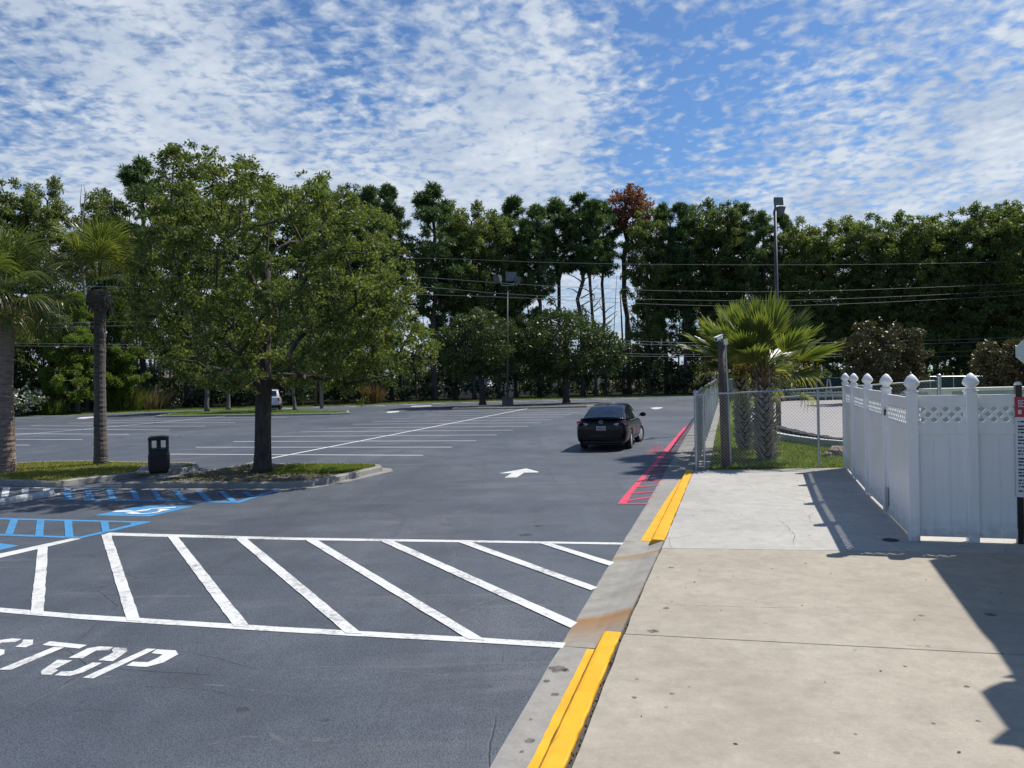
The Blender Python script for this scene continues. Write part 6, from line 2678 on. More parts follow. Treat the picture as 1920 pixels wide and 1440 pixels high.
def vpanel(pa, pb, name='panel_frame', gate=False, zoff=0.0, lattice=True):
    qa, qb = rel(pa, t), rel(pb, t)
    qa.z = qb.z = 0
    d = (qb - qa)
    L = d.length - PW + 0.004
    d.normalize()
    ang = math.atan2(d.y, d.x)
    o0 = qa + d * (PW / 2 - 0.002)
    n_ = Vector((-d.y, d.x, 0))

    def bx(mb, x0, x1, z0, z1, th, off=0.0):
        c = o0 + d * (x0 + x1) / 2 + n_ * off
        mb.box((c.x, c.y, (z0 + z1) / 2 + zoff), (x1 - x0, th, z1 - z0), rz=ang)
    top, r1, l0, mr, bt, b0 = 2.0, 1.86, 1.61, 1.465, 0.20, 0.065
    mb = MB()
    m0 = MB()
    bx(m0, 0, L, r1, top, 0.045)
    bx(mb, 0, L, mr, l0, 0.05)
    bx(mb, 0, L, b0, bt, 0.05)
    if not gate:
        bx(mb, 0, 0.02, b0, l0, 0.044)
        bx(mb, L - 0.02, L, b0, l0, 0.044)
    if gate:
        bx(mb, 0, 0.09, bt, r1, 0.048)
        bx(mb, L - 0.09, L, bt, r1, 0.048)
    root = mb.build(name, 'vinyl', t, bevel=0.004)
    m0.build('top_rail', 'vinyl', root, bevel=0.004)
    mb = MB()
    x = 0.0
    bw = L / 6 if L < 2 else L / 9
    nb = max(3, round(L / 0.285))
    bw = L / nb
    for k in range(nb):
        bx(mb, k * bw + 0.006, (k + 1) * bw - 0.006, bt - 0.01, mr + 0.01, 0.026)
    bx(mb, 0.0, L, bt - 0.02, mr + 0.02, 0.012)
    mb.build('boards', 'vinyl', root, bevel=0.003)
    if lattice:
        mb = MB()
        H = r1 - l0
        c = -H
        st = 0.145
        for sgn, off in ((1, 0.006), (-1, -0.006)):
            c = -H - 0.1
            while c < L + H:
                seg = clip_seg((c, 0), (c + H, H), 0, L, 0, H) if sgn > 0 else clip_seg((c, H), (c + H, 0), 0, L, 0, H)
                if seg:
                    (xa, za), (xb, zb_) = seg
                    A = o0 + d * xa + n_ * off + Vector((0, 0, l0 + za + zoff))
                    B = o0 + d * xb + n_ * off + Vector((0, 0, l0 + zb_ + zoff))
                    mb.bar(A, B, 0.010, 0.038, up=tuple(Vector((0, 0, 1)).cross(Vector((B - A))).cross(B - A).normalized())) if False else mb.bar(A, B, 0.038, 0.010, up=tuple(n_))
                c += st
        bx(mb, 0, L, l0 - 0.002, l0 + 0.02, 0.03)
        bx(mb, 0, L, r1 - 0.02, r1 + 0.002, 0.03)
        bx(mb, 0, 0.02, l0, r1, 0.03)
        bx(mb, L - 0.02, L, l0, r1, 0.03)
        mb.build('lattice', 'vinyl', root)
    return root, o0, d, n_, L


vpanel(pp_[0], pp_[1])
vpanel(pp_[1], pp_[2])
vpanel(pp_[2], pp_[3])
gate, o0, gd, gn, gL = vpanel(pp_[3], pp_[4], 'gate', True, -0.03)
vpanel(pp_[4], pp_[5])
vpanel(pp_[5], pp_[6])
# hinges on the corner post and latch hardware
for z in (1.55, 0.36):
    mb = MB()
    c = o0 + gd * (gL - 0.06) - gn * 0.0
    for sgn in (1, -1):
        q = c + gn * 0.032 * sgn
        mb.box((q.x, q.y, z), (0.16, 0.012, 0.17), rz=math.atan2(gd.y, gd.x))
    q = o0 + gd * (gL - 0.0)
    mb.tube([Vector((q.x, q.y, z - 0.09)) + gn * 0.05, Vector((q.x, q.y, z + 0.09)) + gn * 0.05], 0.016, 8)
    mb.tube([Vector((q.x, q.y, z - 0.09)) - gn * 0.05, Vector((q.x, q.y, z + 0.09)) - gn * 0.05], 0.016, 8)
    mb.build('hinge', 'black_metal', gate)
mb = MB()
q = o0 + gd * 0.02
for sgn in (1, -1):
    w_ = q + gn * 0.04 * sgn
    mb.box((w_.x, w_.y, 1.70), (0.14, 0.02, 0.035), rz=math.atan2(gd.y, gd.x))
    mb.tube([Vector((w_.x, w_.y, 1.70)), Vector((w_.x, w_.y, 1.62))], 0.01, 6)
mb.build('latch', 'black_metal', gate)
mb = MB()
for sgn in (1, -1):
    w_ = q + gn * 0.031 * sgn + gd * 0.05
    mb.box((w_.x, w_.y, 0.28), (0.13, 0.006, 0.36), rz=math.atan2(gd.y, gd.x))
mb.build('kick_plate', 'galv', gate)

# ------------------------------------------------------------------ wooden camera post
b = P(1361, 877.5, 0.105)
top = PD(1352, 640, b.y)
t = thing('camera_post', 'leaning dark wooden post with a white security camera on top, behind the wire fence', 'post', b)
q = top - b
mb = MB()
mb.tube([(0, 0, -0.1), tuple(q * 0.5), tuple(q)], [0.105, 0.10, 0.095], 12)
mb.build('pole', 'wood_post', t, smooth=True)
mb = MB()
mb.tube([(0.125, -0.02, 0), (q.x * 0.5 + 0.118, q.y * 0.5 - 0.02, q.z * 0.5), (q.x + 0.10, q.y - 0.02, q.z - 0.05)], 0.022, 8)
mb.build('conduit', 'galv', t)
mb = MB()
mb.box((q.x + 0.09, q.y - 0.06, q.z - 0.02), (0.10, 0.08, 0.14))
mb.build('junction_box', 'cream', t, bevel=0.008)
mb = MB()
cdir = Vector((-0.75, -0.5, -0.28)).normalized()
c = q + Vector((-0.06, -0.03, 0.08))
mb.tube([c - cdir * 0.09, c + cdir * 0.11], 0.055, 12)
mb.bar(c - cdir * 0.10 + Vector((0, 0, 0.058)), c + cdir * 0.15 + Vector((0, 0, 0.058)), 0.11, 0.012)
mb.tube([q + Vector((0, 0, -0.06)), c], 0.02, 8)
cm_ = mb.build('camera_housing', 'white_paint_metal', t)
mb = MB()
mb.tube([c + cdir * 0.108, c + cdir * 0.116], 0.035, 12)
mb.build('lens', 'black_metal', cm_)

# ------------------------------------------------------------------ light poles
def flood(t, c, d, s=0.5, name='floodlight'):
    """shoebox floodlight at c looking along d"""
    d = Vector(d).normalized()
    side = d.cross(Vector((0, 0, 1))).normalized()
    up = side.cross(d)
    rm = Matrix((side, d, up)).transposed()
    mb = MB()
    fr = [rm @ Vector((x * s * 0.5, s * 0.22, z * s * 0.42)) + c for x, z in ((-1, -1), (1, -1), (1, 1), (-1, 1))]
    bk = [rm @ Vector((x * s * 0.32, -s * 0.22, z * s * 0.25)) + c for x, z in ((-1, -1), (1, -1), (1, 1), (-1, 1))]
    mb.add(fr + bk, [(0, 1, 2, 3), (7, 6, 5, 4), (0, 4, 5, 1), (1, 5, 6, 2), (2, 6, 7, 3), (3, 7, 4, 0)])
    o = mb.build(name, 'lamp_steel', t)
    mb = MB()
    ff = [rm @ Vector((x * s * 0.44, s * 0.225, z * s * 0.36)) + c for x, z in ((-1, -1), (1, -1), (1, 1), (-1, 1))]
    f2 = [p + d * 0.012 for p in ff]
    mb.add(ff + f2, [(3, 2, 1, 0), (4, 5, 6, 7), (0, 1, 5, 4), (1, 2, 6, 5), (2, 3, 7, 6), (3, 0, 4, 7)])
    mb.build('lamp_glass', 'lamp_glass', o)
    return o


b = PD(1460, 800, 33)
b.z = 0.10
t = thing('light_pole', 'tall thin green-grey light pole with two floodlights rising above the stout palms', 'light pole', b)
top = PD(1453.5, 396, 33) - b
mb = MB()
mb.tube([(0, 0, 0), tuple(top * 0.5), tuple(top)], [0.11, 0.085, 0.055], 10)
mb.build('pole', 'dark_steel', t, smooth=True)
mb = MB()
mb.bar(tuple(top + Vector((0, 0, -0.05))), tuple(top + Vector((0, 0, 0.30))), 0.06, 0.06)
mb.build('bracket', 'lamp_steel', t)
flood(t, top + Vector((0.06, -0.15, 0.36)), (0.15, -1, 0.12), 0.42)
flood(t, top + Vector((0.22, 0.25, 0.08)), (0.8, 0.6, -0.5), 0.50)

b = P(952, 760, 0.12)
t = thing('light_pole', 'three-headed light pole on a square concrete base between the two rounded trees', 'light pole', b)
mb = MB()
s_ = 21 / 1440 * b.y
mb.box((0, 0, 0.35), (s_, s_, 0.72))
mb.build('concrete_base', 'lamp_base', t, bevel=0.02)
top = PD(951.5, 535, b.y) - b
mb = MB()
mb.tube([(0, 0, 0.6), tuple(top)], [0.085, 0.05], 10)
mb.build('pole', 'lamp_steel', t, smooth=True)
mb = MB()
mb.tube([tuple(top + Vector((-0.55, 0, 0.30))), tuple(top + Vector((-0.45, 0, 0.0))), tuple(top), tuple(top + Vector((0.5, 0, 0.02))), tuple(top + Vector((0.6, 0, 0.2)))], 0.04, 6)
mb.build('bracket', 'galv', t)
flood(t, top + Vector((-0.75, -0.1, 0.55)), (-0.8, -0.5, -0.25), 0.85)
flood(t, top + Vector((0.30, 0.2, 0.70)), (0.1, -0.9, 0.1), 0.95)
flood(t, top + Vector((0.85, 0.0, 0.45)), (0.8, -0.3, -0.4), 0.75)

# utility poles behind the far island
for (u, v, r_, lab, mt) in [(603, 766, 0.17, 'grey wooden utility pole right of the oak trunk, nearest the lot', 'utility_wood'), (592, 761.5, 0.15, 'brown pole just left of and behind the grey utility pole', 'wood_post')]:
    b = P(u, v, 0)
    tp = PD(u - 1.5, 598, b.y) - b
    t = thing('utility_pole', lab, 'pole', b)
    mb = MB()
    mb.tube([(0, 0, -0.1), tuple(tp)], [r_, r_ * 0.75], 10)
    mb.build('pole', mt, t, smooth=True)
    mb = MB()
    mb.bar(tuple(tp + Vector((-1.1, 0, -0.5))), tuple(tp + Vector((1.1, 0, -0.5))), 0.1, 0.12)
    for x in (-1.0, -0.45, 0.45, 1.0):
        mb.lathe(tuple(tp + Vector((x, 0, -0.44))), [(0.03, 0), (0.06, 0.05), (0.05, 0.12), (0.03, 0.15)], 8)
    mb.build('crossarm', mt, t)
b = P(293, 765, 0)
tp = PD(258 + 16, 622, b.y) - b
t = thing('utility_pole', 'pale utility pole behind the oak crown right of the slim palm', 'pole', b)
mb = MB()
mb.tube([(0, 0, -0.1), tuple(tp)], [0.16, 0.11], 10)
mb.build('pole', 'utility_wood', t, smooth=True)
mb = MB()
mb.bar(tuple(tp + Vector((-1.0, 0, -0.4))), tuple(tp + Vector((1.0, 0, -0.4))), 0.1, 0.12)
mb.build('crossarm', 'galv', t)

# ------------------------------------------------------------------ overhead wires
def wire_d(u):
    return 60 + 16 * (u / 1920)


def wire(px, label, r=0.022):
    r *= 0.55
    pts = [PD(u, v, wire_d(u)) for u, v in px]
    # smooth through the points
    out = []
    n = len(pts)
    for i in range(n - 1):
        p0, p1, p2, p3 = pts[max(i - 1, 0)], pts[i], pts[i + 1], pts[min(i + 2, n - 1)]
        for k in range(8):
            s = k / 8
            out.append(0.5 * ((2 * p1) + (p2 - p0) * s + (2 * p0 - 5 * p1 + 4 * p2 - p3) * s * s + (3 * p1 - p0 - 3 * p2 + p3) * s ** 3))
    out.append(pts[-1])
    mb = MB()
    mb.tube(out, r, 5)
    o = mb.build('overhead_wire', 'wire')
    tag(o, label, 'power line', 'overhead wires in front of the wood')


wire([(-250, 500), (200, 493), (747, 484), (1025, 492), (1272, 496), (1600, 496), (1920, 490), (2250, 478)], 'single highest wire crossing the wood')
wire([(-250, 470), (300, 493), (756, 518), (966, 532.5), (1106, 540), (1280, 545.7), (1533, 545.7), (1920, 530.7), (2250, 508)], 'second wire from the top, the upper one of the closer three', 0.03)
wire([(-250, 500), (300, 518), (750, 535.6), (981, 553), (1280, 562.6), (1533, 561.7), (1920, 544), (2250, 520)], 'third wire from the top, middle of the closer three', 0.03)
wire([(-250, 530), (300, 540), (881, 555), (1280, 572), (1533, 571.7), (1920, 552.7), (2250, 530)], 'fourth wire from the top, lowest of the closer three', 0.03)
wire([(-250, 606), (33, 609), (233, 603), (500, 608), (768, 619), (1000, 631.8), (1165, 638.9), (1320, 643), (1540, 643), (1897, 633), (2250, 618)], 'upper wire of the lower pair at the height of the wooden camera post top', 0.036)
wire([(-250, 613), (33, 615.5), (233, 611), (500, 614), (768, 623.7), (1000, 637), (1165, 644), (1320, 648), (1540, 650), (1897, 639), (2250, 624)], 'lower wire of the lower pair at the height of the wooden camera post top', 0.036)
wire([(-250, 640), (233, 646), (768, 652), (1171, 663), (1320, 664.5), (1540, 665), (1740, 661), (1845, 657.5), (2250, 645)], 'upper wire of the lowest pair, level with the shoulders of the rounded trees', 0.028)
wire([(-250, 645), (233, 651), (768, 657), (1171, 667.5), (1320, 668.5), (1540, 668.5), (1850, 667), (2250, 655)], 'lowest wire of all, just under the upper wire of the lowest pair', 0.028)

# ------------------------------------------------------------------ black railing and rules sign at the right edge
b = P(1913, 1019, SWZ)
t = thing('metal_railing', 'black metal railing starting at the right picture edge in front of the white fence', 'railing', b)
rdir = front_dir.normalized()
zt = HZ(1906, 722, b) - b.z
mb = MB()
mb.box((0, 0, zt / 2), (0.075, 0.075, zt), rz=ang_f)
o = mb.build('post', 'black_metal', t, bevel=0.004)
mb = MB()
mb.lathe((0, 0, zt), [(0.045, 0), (0.048, 0.012), (0.035, 0.035), (0.01, 0.045)], 12)
mb.build('post_cap', 'white_paint_metal', o)
mb = MB()
for z in (zt - 0.14, zt - 0.40, 0.16):
    p0, p1 = rdir * 0.03 + Vector((0, 0, z)), rdir * 2.0 + Vector((0, 0, z))
    mb.bar(p0, p1, 0.04, 0.035)
mb.build('rail', 'black_metal', t)
for k in range(1, 17):
    p0 = rdir * (0.115 * k)
    mb = MB()
    mb.box((p0.x, p0.y, (zt - 0.14 + 0.1) / 2), (0.02, 0.02, zt - 0.24), rz=ang_f)
    mb.build('baluster', 'black_metal', t)
mb = MB()
q = rdir * 2.0
mb.box((q.x, q.y, zt / 2), (0.075, 0.075, zt), rz=ang_f)
mb.build('post', 'black_metal', t)
# sign board hung on the railing
zs1 = HZ(1906, 744, b) - b.z
zs0 = HZ(1906, 934, b) - b.z
sg = thing('rules_sign', 'hanging rules sign with red heading and lines of small print on the black railing', 'sign', b + Vector((0, 0, 0)))
SWD = 1.15
outd = Vector((rdir.y, -rdir.x, 0))
bow = lambda f: outd * (0.055 + 0.012 * math.sin(f * 5))
x0 = -0.055


def sgrid(name, mat, xa, xb, za, zb_, off, parent, th=0.006):
    mb = MB()
    m = 10
    vs = []
    for k in (0, 1):
        for i in range(m + 1):
            f = i / m
            x = xa + (xb - xa) * f
            c = rdir * x + bow(x / SWD) + outd * (off - k * th)
            sl = -0.05 * x / SWD
            vs += [c + Vector((0, 0, za + sl * 1.0)), c + Vector((0, 0, zb_))]
    n = 2 * (m + 1)
    fs = []
    for i in range(m):
        fs.append((2 * i, 2 * i + 2, 2 * i + 3, 2 * i + 1))
        fs.append((n + 2 * i, n + 2 * i + 1, n + 2 * i + 3, n + 2 * i + 2))
        fs.append((2 * i, n + 2 * i, n + 2 * i + 2, 2 * i + 2))
        fs.append((2 * i + 1, 2 * i + 3, n + 2 * i + 3, n + 2 * i + 1))
    fs.append((0, 1, n + 1, n))
    fs.append((2 * m, n + 2 * m, n + 2 * m + 1, 2 * m + 1))
    mb.add(vs, fs)
    return mb.build(name, mat, parent)


Hs = zs1 - zs0
board = sgrid('board', 'sign_white', x0, x0 + SWD, zs0 + 0.02, zs1 - 0.27 * 1.0, 0.0, sg)
head = sgrid('heading_panel', 'sign_red', x0, x0 + SWD, zs1 - 0.27, zs1, 0.0, sg)
tx = []
rot = Matrix((rdir, Vector((0, 0, 1)), outd)).transposed().to_4x4()
mw = Matrix.Translation(rdir * (x0 + 0.03) + outd * 0.068 + Vector((0, 0, zs1 - 0.135))) @ rot
flat_text('lettering', 'BEFORE', 0.135, None, 0, 'sign_white', head, extrude=0.002, mw=mw @ Matrix.Diagonal((0.50, 1, 1, 1)))
mb = MB()
rr = random.Random(12)
x = x0 + 0.035
while x < x0 + SWD - 0.1:
    w = rr.uniform(0.03, 0.05)
    c = rdir * (x + w / 2) + bow(x / SWD) + outd * 0.003
    mb.bar(c - rdir * w / 2 + Vector((0, 0, zs1 - 0.20)), c + rdir * w / 2 + Vector((0, 0, zs1 - 0.20)), 0.004, 0.055)
    x += w + rr.choice([0.012, 0.012, 0.035])
mb.build('lettering', 'sign_white', head)
mb = MB()
z = zs1 - 0.33
row_ = 0
while z > zs0 + 0.06:
    x = x0 + 0.03
    end = x0 + SWD * rr.uniform(0.7, 0.96)
    h_ = 0.020
    while x < end:
        w = rr.choice([0.015, 0.025, 0.04, 0.06, 0.08])
        c = rdir * (x + w / 2) + bow((x + w / 2) / SWD) + outd * 0.003
        dz = -0.0
        mb.bar(c - rdir * w / 2 + Vector((0, 0, z)), c + rdir * w / 2 + Vector((0, 0, z)), 0.004, h_)
        x += w + 0.014
    z -= 0.042 if row_ % 3 else 0.060
    row_ += 1
mb.build('small_print', 'ink', board)

# back of a stop sign beyond
b = PD(1932, 700, 24)
b.z = 0.10
t = thing('stop_sign', 'grey back of an octagonal road sign cut by the right picture edge', 'road sign', b)
zc = PD(1931, 659, 24).z - b.z
mb = MB()
mb.tube([(0, 0, 0), (0, 0, zc + 0.3)], 0.03, 8)
mb.build('pole', 'galv', t)
mb = MB()
Rr = 0.38
oc = [(Rr / math.cos(R(22.5)) * math.cos(R(22.5 + 45 * k)), Rr / math.cos(R(22.5)) * math.sin(R(22.5 + 45 * k))) for k in range(8)]
rz_ = Matrix.Rotation(R(-38), 3, 'Z')
vs = [rz_ @ Vector((x, -0.035, zc + z)) for x, z in oc] + [rz_ @ Vector((x, -0.030, zc + z)) for x, z in oc]
mb.add(vs, [tuple(range(8)), tuple(range(15, 7, -1))] + [(k, k + 8, (k + 1) % 8 + 8, (k + 1) % 8) for k in range(8)])
mb.build('sign_plate', 'stop_back', t)

# ------------------------------------------------------------------ rock, drain cover, bits of litter
rs_ = np.random.RandomState(9)
b = P(1576, 857, 0.105)
for (dx, dy, sx, sy_, sz, lab) in [(0.0, 0.25, 0.30, 0.26, 0.24, 'larger brown rock on the grass at the foot of the leftmost white fence post'), (-0.30, 0.1, 0.17, 0.15, 0.10, 'smaller flat brown rock left of the larger rock by the white fence')]:
    mb = MB()
    vs, fs = [], []
    n, m = 12, 7
    for i in range(m + 1):
        ph = math.pi * i / m
        for k in range(n):
            a = 2 * math.pi * k / n
            f = 1 + 0.22 * math.sin(3 * a + i) + 0.12 * rs_.uniform(-1, 1)
            vs.append((sx * f * math.sin(ph) * math.cos(a), sy_ * f * math.sin(ph) * math.sin(a), sz * math.cos(ph) * (1 + 0.1 * rs_.uniform(-1, 1))))
    for i in range(m):
        for k in range(n):
            fs.append((i * n + k, (i + 1) * n + k, (i + 1) * n + (k + 1) % n, i * n + (k + 1) % n))
    mb.add(vs, fs)
    o = mb.build('rock', 'rock')
    o.location = b + Vector((dx, dy, 0.05))
    tag(o, lab, 'rock', 'rocks by the white fence')
b = P(1670, 1013, SWZ)
mb = MB()
mb.lathe((0, 0, 0), [(0.105, 0.0), (0.11, 0.004), (0.108, 0.008), (0.09, 0.009), (0.088, 0.006), (0.02, 0.006)], 24)
for k in range(-3, 4):
    mb.box((k * 0.022, 0, 0.008), (0.008, 0.15 - abs(k) * 0.02, 0.005))
o = mb.build('drain_cover', 'cast_iron')
o.location = b
tag(o, 'round black drain cover in the walkway at the foot of the white gate', 'drain cover')

litter_pts = []
rs_ = np.random.RandomState(19)
wl = [tuple(SN(s, n_).xy) for s, n_ in ((2.5, -0.7), (18, -0.4), (18, 2.4), (10, 5.5), (3, 5.5))]
mb = MB()
cnt = 0
while cnt < 95:
    x, y = rs_.uniform(-1, 9), rs_.uniform(2, 19)
    if inside(wl, x, y):
        a = rs_.uniform(0, 3.14)
        s1 = rs_.uniform(0.008, 0.022)
        d1_, d2_ = Vector((math.cos(a), math.sin(a), 0)), Vector((-math.sin(a), math.cos(a), 0))
        c = Vector((x, y, SWZ + 0.003))
        mb.add([c + d1_ * s1, c + d2_ * s1 * 0.5 + Vector((0, 0, 0.006)), c - d1_ * s1 * 0.9, c - d2_ * s1 * 0.45], [(0, 1, 2, 3)])
        cnt += 1
o = mb.build('leaf_litter', 'debris')
tag(o, 'tiny dark leaf scraps scattered over the pale walkway', 'litter', kind='stuff')
rs_ = np.random.RandomState(20)
mb = MB()
for i in range(900):
    s = rs_.uniform(2.5, 19)
    n_ = k1(s) + 0.035 + rs_.normal() * 0.014
    c = SN(s, n_, 0.092)
    r_ = rs_.uniform(0.004, 0.012)
    mb.add([c + Vector((r_, 0, 0)), c + Vector((0, r_, 0)), c - Vector((r_, 0, 0)), c - Vector((0, r_, 0)), c + Vector((0, 0, r_ * 1.2))], [(0, 1, 4), (1, 2, 4), (2, 3, 4), (3, 0, 4)])
o = mb.build('joint_debris', 'debris')
tag(o, 'grit and leaf crumbs lying in the open joint beside the yellow kerb', 'grit', kind='stuff')

# ------------------------------------------------------------------ pale houses far behind the wood
def house(label, u, v, d_, w, h, seed, rh=2.2):
    b = PD(u, v, d_)
    b.z = -0.03
    t = thing('house', label, 'house', b, R(-8), group='pale houses behind the wood')
    mb = MB()
    mb.box((0, 4, h / 2), (w, 8, h))
    mb.build('wall', 'house_wall', t)
    mb = MB()
    hw = w / 2 + 0.4
    vs = [(-hw, -0.5, h), (hw, -0.5, h), (hw, 8.5, h), (-hw, 8.5, h), (-hw, 4, h + rh), (hw, 4, h + rh)]
    mb.add(vs, [(0, 1, 5, 4), (2, 3, 4, 5), (0, 4, 3), (1, 2, 5), (3, 2, 1, 0)])
    mb.build('roof', 'house_roof', t)
    n = int(w / 3)
    for i in range(n):
        x = -w / 2 + w * (i + 0.5) / n
        mb = MB()
        mb.box((x, -0.03, h * 0.55), (1.1, 0.10, 1.3))
        f = mb.build('window', 'white_paint_metal', t)
        mb = MB()
        mb.box((x, -0.085, h * 0.55), (0.9, 0.02, 1.1))
        mb.build('pane', 'window_dark', f)


house('pale house glimpsed through the trunks right of the oak trunk', 560, 735, 118, 17, 3.6, 1)
house('pale house glimpsed through the trunks left of the oak trunk', 350, 745, 105, 14, 3.4, 2)
house('pale house glimpsed below the left rounded tree', 830, 735, 135, 16, 3.6, 3)
house('pale house glimpsed between the two rounded trees', 1010, 733, 145, 15, 3.6, 4)
# pale fence seen in glimpses under the wood
a, b = PD(330, 745, 98), PD(1060, 735, 128)
mb = MB()
n = 40
for i in range(n):
    p0, p1 = a.lerp(b, i / n), a.lerp(b, (i + 0.96) / n)
    p0.z = p1.z = 0.55
    mb.bar(p0, p1, 0.06, 1.15)
o = mb.build('paling_fence', 'house_wall')
tag(o, 'pale paling fence glimpsed through the trunks deep behind the wood edge', 'fence')

# ------------------------------------------------------------------ building whose eaves shade the walk
SH = 4.3
shift = Vector((math.sin(R(61)), math.cos(R(61)), 0)) * (SH - SWZ) / math.tan(R(53))


def roofpt(u, v):
    p = P(u, v, SWZ) + shift
    return (p.x, p.y)


K7 = 1067 / 400
z7 = lambda x, y: (1520 + x / K7, 900 + y / K7)
edge = [roofpt(*z7(*q)) for q in [(630, 393), (760, 560), (905, 745), (960, 800), (1062, 945), (1075, 965), (1012, 967), (1075, 970), (1075, 1004), (960, 1008), (912, 1035), (985, 1130), (1050, 1214), (975, 1270), (978, 1290), (1100, 1300)]]
tl = roofpt(*z7(745, 393))
t0_ = roofpt(*z7(700, 358))
tr = roofpt(1921, 1028)
e_last = edge[-1]
polyR = [tl] + edge + [(e_last[0] + 0.5, e_last[1] - 2.0), (e_last[0] + 9, e_last[1] - 2.0), (tr[0] + 6, tr[1] - 0.4), (t0_[0] + 0.6, t0_[1])]
t = thing('building', 'building with overhanging flat roof, standing out of view at the right and shading the walkway', 'building', (edge[0][0], edge[0][1], 0))
mb = MB()
ox, oy = edge[0]
mb.prism([(x - ox, y - oy) for x, y in polyR][::-1], SH - 0.001, SH + 0.22)
mb.build('roof', 'cream', t)
mb = MB()
mb.box((6.5, -4.2, SH / 2), (7.0, 6.5, SH - 0.01))
mb.build('wall', 'building_wall', t)
mb = MB()
for (x, y) in ((1.2, -1.2),):
    mb.box((x, y, SH / 2 + 0.05), (0.22, 0.22, SH - 0.12))
mb.build('pillar', 'white_paint_metal', t)
# ------------------------------------------------------------------ sun and sky
SUN_AZ, SUN_EL = R(61), R(53)       # azimuth to the right of the view axis
sv = Vector((math.sin(SUN_AZ) * math.cos(SUN_EL), math.cos(SUN_AZ) * math.cos(SUN_EL), math.sin(SUN_EL)))
sd = bpy.data.lights.new('sun', 'SUN')
sd.energy = 5.0
sd.angle = R(0.53)
sd.color = (1.0, 0.955, 0.89)
so = bpy.data.objects.new('sun', sd)
COL.objects.link(so)
so.rotation_euler = (-sv).to_track_quat('-Z', 'Y').to_euler()
so.location = (30, 20, 40)

w = bpy.data.worlds.new('World')
SC.world = w
w.use_nodes = True
nt = w.node_tree
for n in list(nt.nodes):
    nt.nodes.remove(n)
t = NT(nt)
out = t.n('ShaderNodeOutputWorld')
bg = t.n('ShaderNodeBackground')
t.l(bg.outputs[0], out.inputs[0])
bg.inputs[1].default_value = 0.10
sky = t.n('ShaderNodeTexSky', sky_type='NISHITA')
sky.sun_disc = False
sky.sun_elevation = SUN_EL
sky.sun_rotation = SUN_AZ
sky.air_density = 1.0
sky.dust_density = 0.6
sky.ozone_density = 2.5
tc = t.n('ShaderNodeTexCoord')
sx = t.n('ShaderNodeSeparateXYZ')
t.l(tc.outputs['Generated'], sx.inputs[0])
zz = t.math('ADD', t.math('MAXIMUM', sx.outputs[2], 0.0), 0.16)
px_ = t.math('DIVIDE', sx.outputs[0], zz)
py_ = t.math('DIVIDE', sx.outputs[1], zz)
cb = t.n('ShaderNodeCombineXYZ')
t.l(px_, cb.inputs[0])
t.l(py_, cb.inputs[1])


def vmap(scale, loc=(0, 0, 0), rot=0.0):
    mp = t.n('ShaderNodeMapping')
    mp.inputs['Scale'].default_value = scale
    mp.inputs['Location'].default_value = loc
    mp.inputs['Rotation'].default_value = (0, 0, rot)
    t.l(cb.outputs[0], mp.inputs[0])
    return mp.outputs[0]


cover = t.noise(vmap((1, 1, 1), (3.1, 1.7, 0)), 1.1, 3, 0.5, 0.3)
streak = t.noise(vmap((1.0, 2.2, 1), (0, 0, 0), R(-24)), 10.0, 6, 0.6, 0.5)
mid = t.noise(vmap((1.15, 1.0, 1), (5, 2, 0), R(20)), 8.0, 4, 0.55, 0.3)
# small rounded cells of high cloud
wn = t.n('ShaderNodeTexNoise')
wn.inputs['Scale'].default_value = 14
wn.inputs['Detail'].default_value = 3
t.l(cb.outputs[0], wn.inputs['Vector'])
wm = t.n('ShaderNodeMix', data_type='RGBA')
wm.inputs[0].default_value = 0.035
t.l(vmap((1.0, 1.0, 1), (0, 0, 0), R(25)), wm.inputs[6])
t.l(wn.outputs['Color'], wm.inputs[7])
vo = t.n('ShaderNodeTexVoronoi', feature='SMOOTH_F1')
vo.inputs['Scale'].default_value = 21
vo.inputs['Smoothness'].default_value = 0.6
t.l(wm.outputs[2], vo.inputs['Vector'])
cell = t.rng(vo.outputs['Distance'], 0.10, 0.55, 1.0, 0.0)
fine = t.noise(vmap((1, 1, 1), (1, 9, 0)), 34, 4, 0.6)


def dirblob(u, v, r0, r1):
    """1 near a fixed direction of the sky, 0 away from it"""
    d = ray(u, v).normalized()
    nd = t.n('ShaderNodeVectorMath', operation='DOT_PRODUCT')
    nn = t.n('ShaderNodeVectorMath', operation='NORMALIZE')
    t.l(tc.outputs['Generated'], nn.inputs[0])
    t.l(nn.outputs[0], nd.inputs[0])
    nd.inputs[1].default_value = tuple(d)
    return t.rng(nd.outputs['Value'], math.cos(R(r1)), math.cos(R(r0)), 0, 1)


def add(*a):
    r = a[0]
    for x in a[1:]:
        r = t.math('ADD', r, x)
    return r


def mul(a, b):
    return t.math('MULTIPLY', a, b)


hole = add(mul(dirblob(1290, 225, 0, 8), 0.17), mul(dirblob(1130, 50, 0, 6), 0.13), mul(dirblob(30, 250, 0, 8), 0.22), mul(dirblob(620, 60, 0, 9), 0.10), mul(dirblob(1180, 300, 0, 5), 0.15))
bank = add(mul(dirblob(130, 120, 2, 15), 0.22), mul(dirblob(480, 300, 2, 18), 0.14), mul(dirblob(1720, 330, 2, 20), 0.12), mul(dirblob(960, 120, 0, 11), 0.17), mul(dirblob(1040, 250, 0, 9), 0.15), mul(dirblob(1880, 240, 0.3, 3), 0.30))
lowb = t.rng(sx.outputs[2], 0.17, 0.30, 0.22, 0.0)
leftw = t.rng(sx.outputs[0], -0.30, 0.15, 1.0, 0.0)


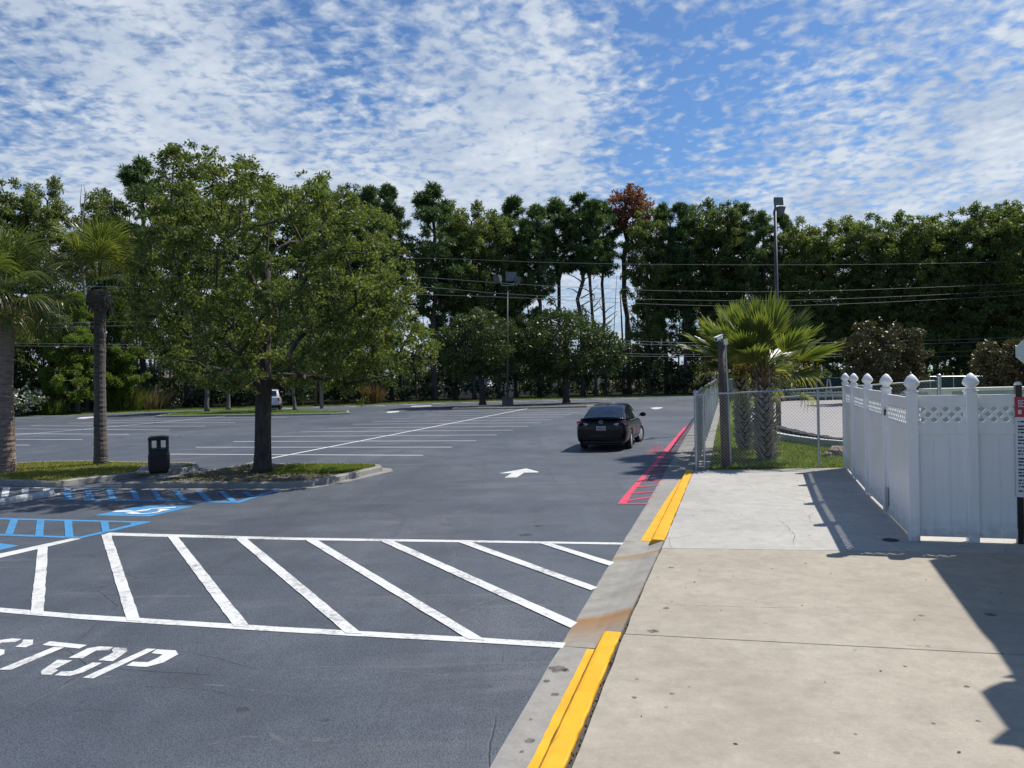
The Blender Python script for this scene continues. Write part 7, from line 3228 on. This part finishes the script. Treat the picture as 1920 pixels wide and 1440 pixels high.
def stretch(x):
    return t.rng(x, 0.28, 0.72, 0.0, 1.0)


soft = t.noise(vmap((1.1, 1.0, 1), (7, 3, 0), R(25)), 21.0, 4, 0.55, 0.3)
texA = add(mul(stretch(streak), 0.34), mul(stretch(mid), 0.20), mul(stretch(soft), 0.46))
texB = add(mul(cell, 0.22), mul(stretch(mid), 0.26), mul(stretch(soft), 0.52))
tx = t.n('ShaderNodeMix', data_type='FLOAT')
t.l(leftw, tx.inputs[0])
t.l(texB, tx.inputs[2])
t.l(texA, tx.inputs[3])
k = add(tx.outputs[0], mul(t.math('SUBTRACT', cover, 0.5), 0.40), mul(t.math('SUBTRACT', fine, 0.5), 0.25), bank, lowb, mul(hole, -1.0))
# the unseen upper sky and the sky behind are clearer
up = t.rng(sx.outputs[2], 0.42, 0.62, 1.0, 0.30)
back = t.rng(sx.outputs[1], -0.2, 0.3, 0.45, 1.0)
mask = mul(mul(t.rng(k, 0.33, 0.72, 0.04, 0.95), up), back)
shade = t.noise(vmap((1.3, 1, 1), (2, 7, 0)), 3.0, 5, 0.6)
grey = add(mul(stretch(shade), 0.45), mul(k, 0.42))
ccol = t.ramp(grey, [(0.20, (3.3, 4.2, 5.8)), (0.48, (4.8, 5.6, 6.8)), (0.85, (7.4, 7.9, 8.4))])
skyc = t.mix(1.0, sky.outputs[0], (0.56, 0.81, 1.08), 'MULTIPLY')
mixc = t.n('ShaderNodeMix', data_type='RGBA')
mixc.clamp_factor = True
t.l(mask, mixc.inputs[0])
t.l(skyc, mixc.inputs[6])
t.l(ccol, mixc.inputs[7])
t.l(mixc.outputs[2], bg.inputs[0])

SC.view_settings.view_transform = 'Standard'
SC.view_settings.look = 'None'
SC.view_settings.exposure = 0.12
SC.view_settings.gamma = 1.0
SC.cycles.max_bounces = 6
SC.cycles.diffuse_bounces = 3
SC.cycles.glossy_bounces = 3
SC.cycles.transmission_bounces = 4
SC.cycles.transparent_max_bounces = 8
SC.cycles.use_denoising = True
SC.cycles.caustics_reflective = False
SC.cycles.caustics_refractive = False
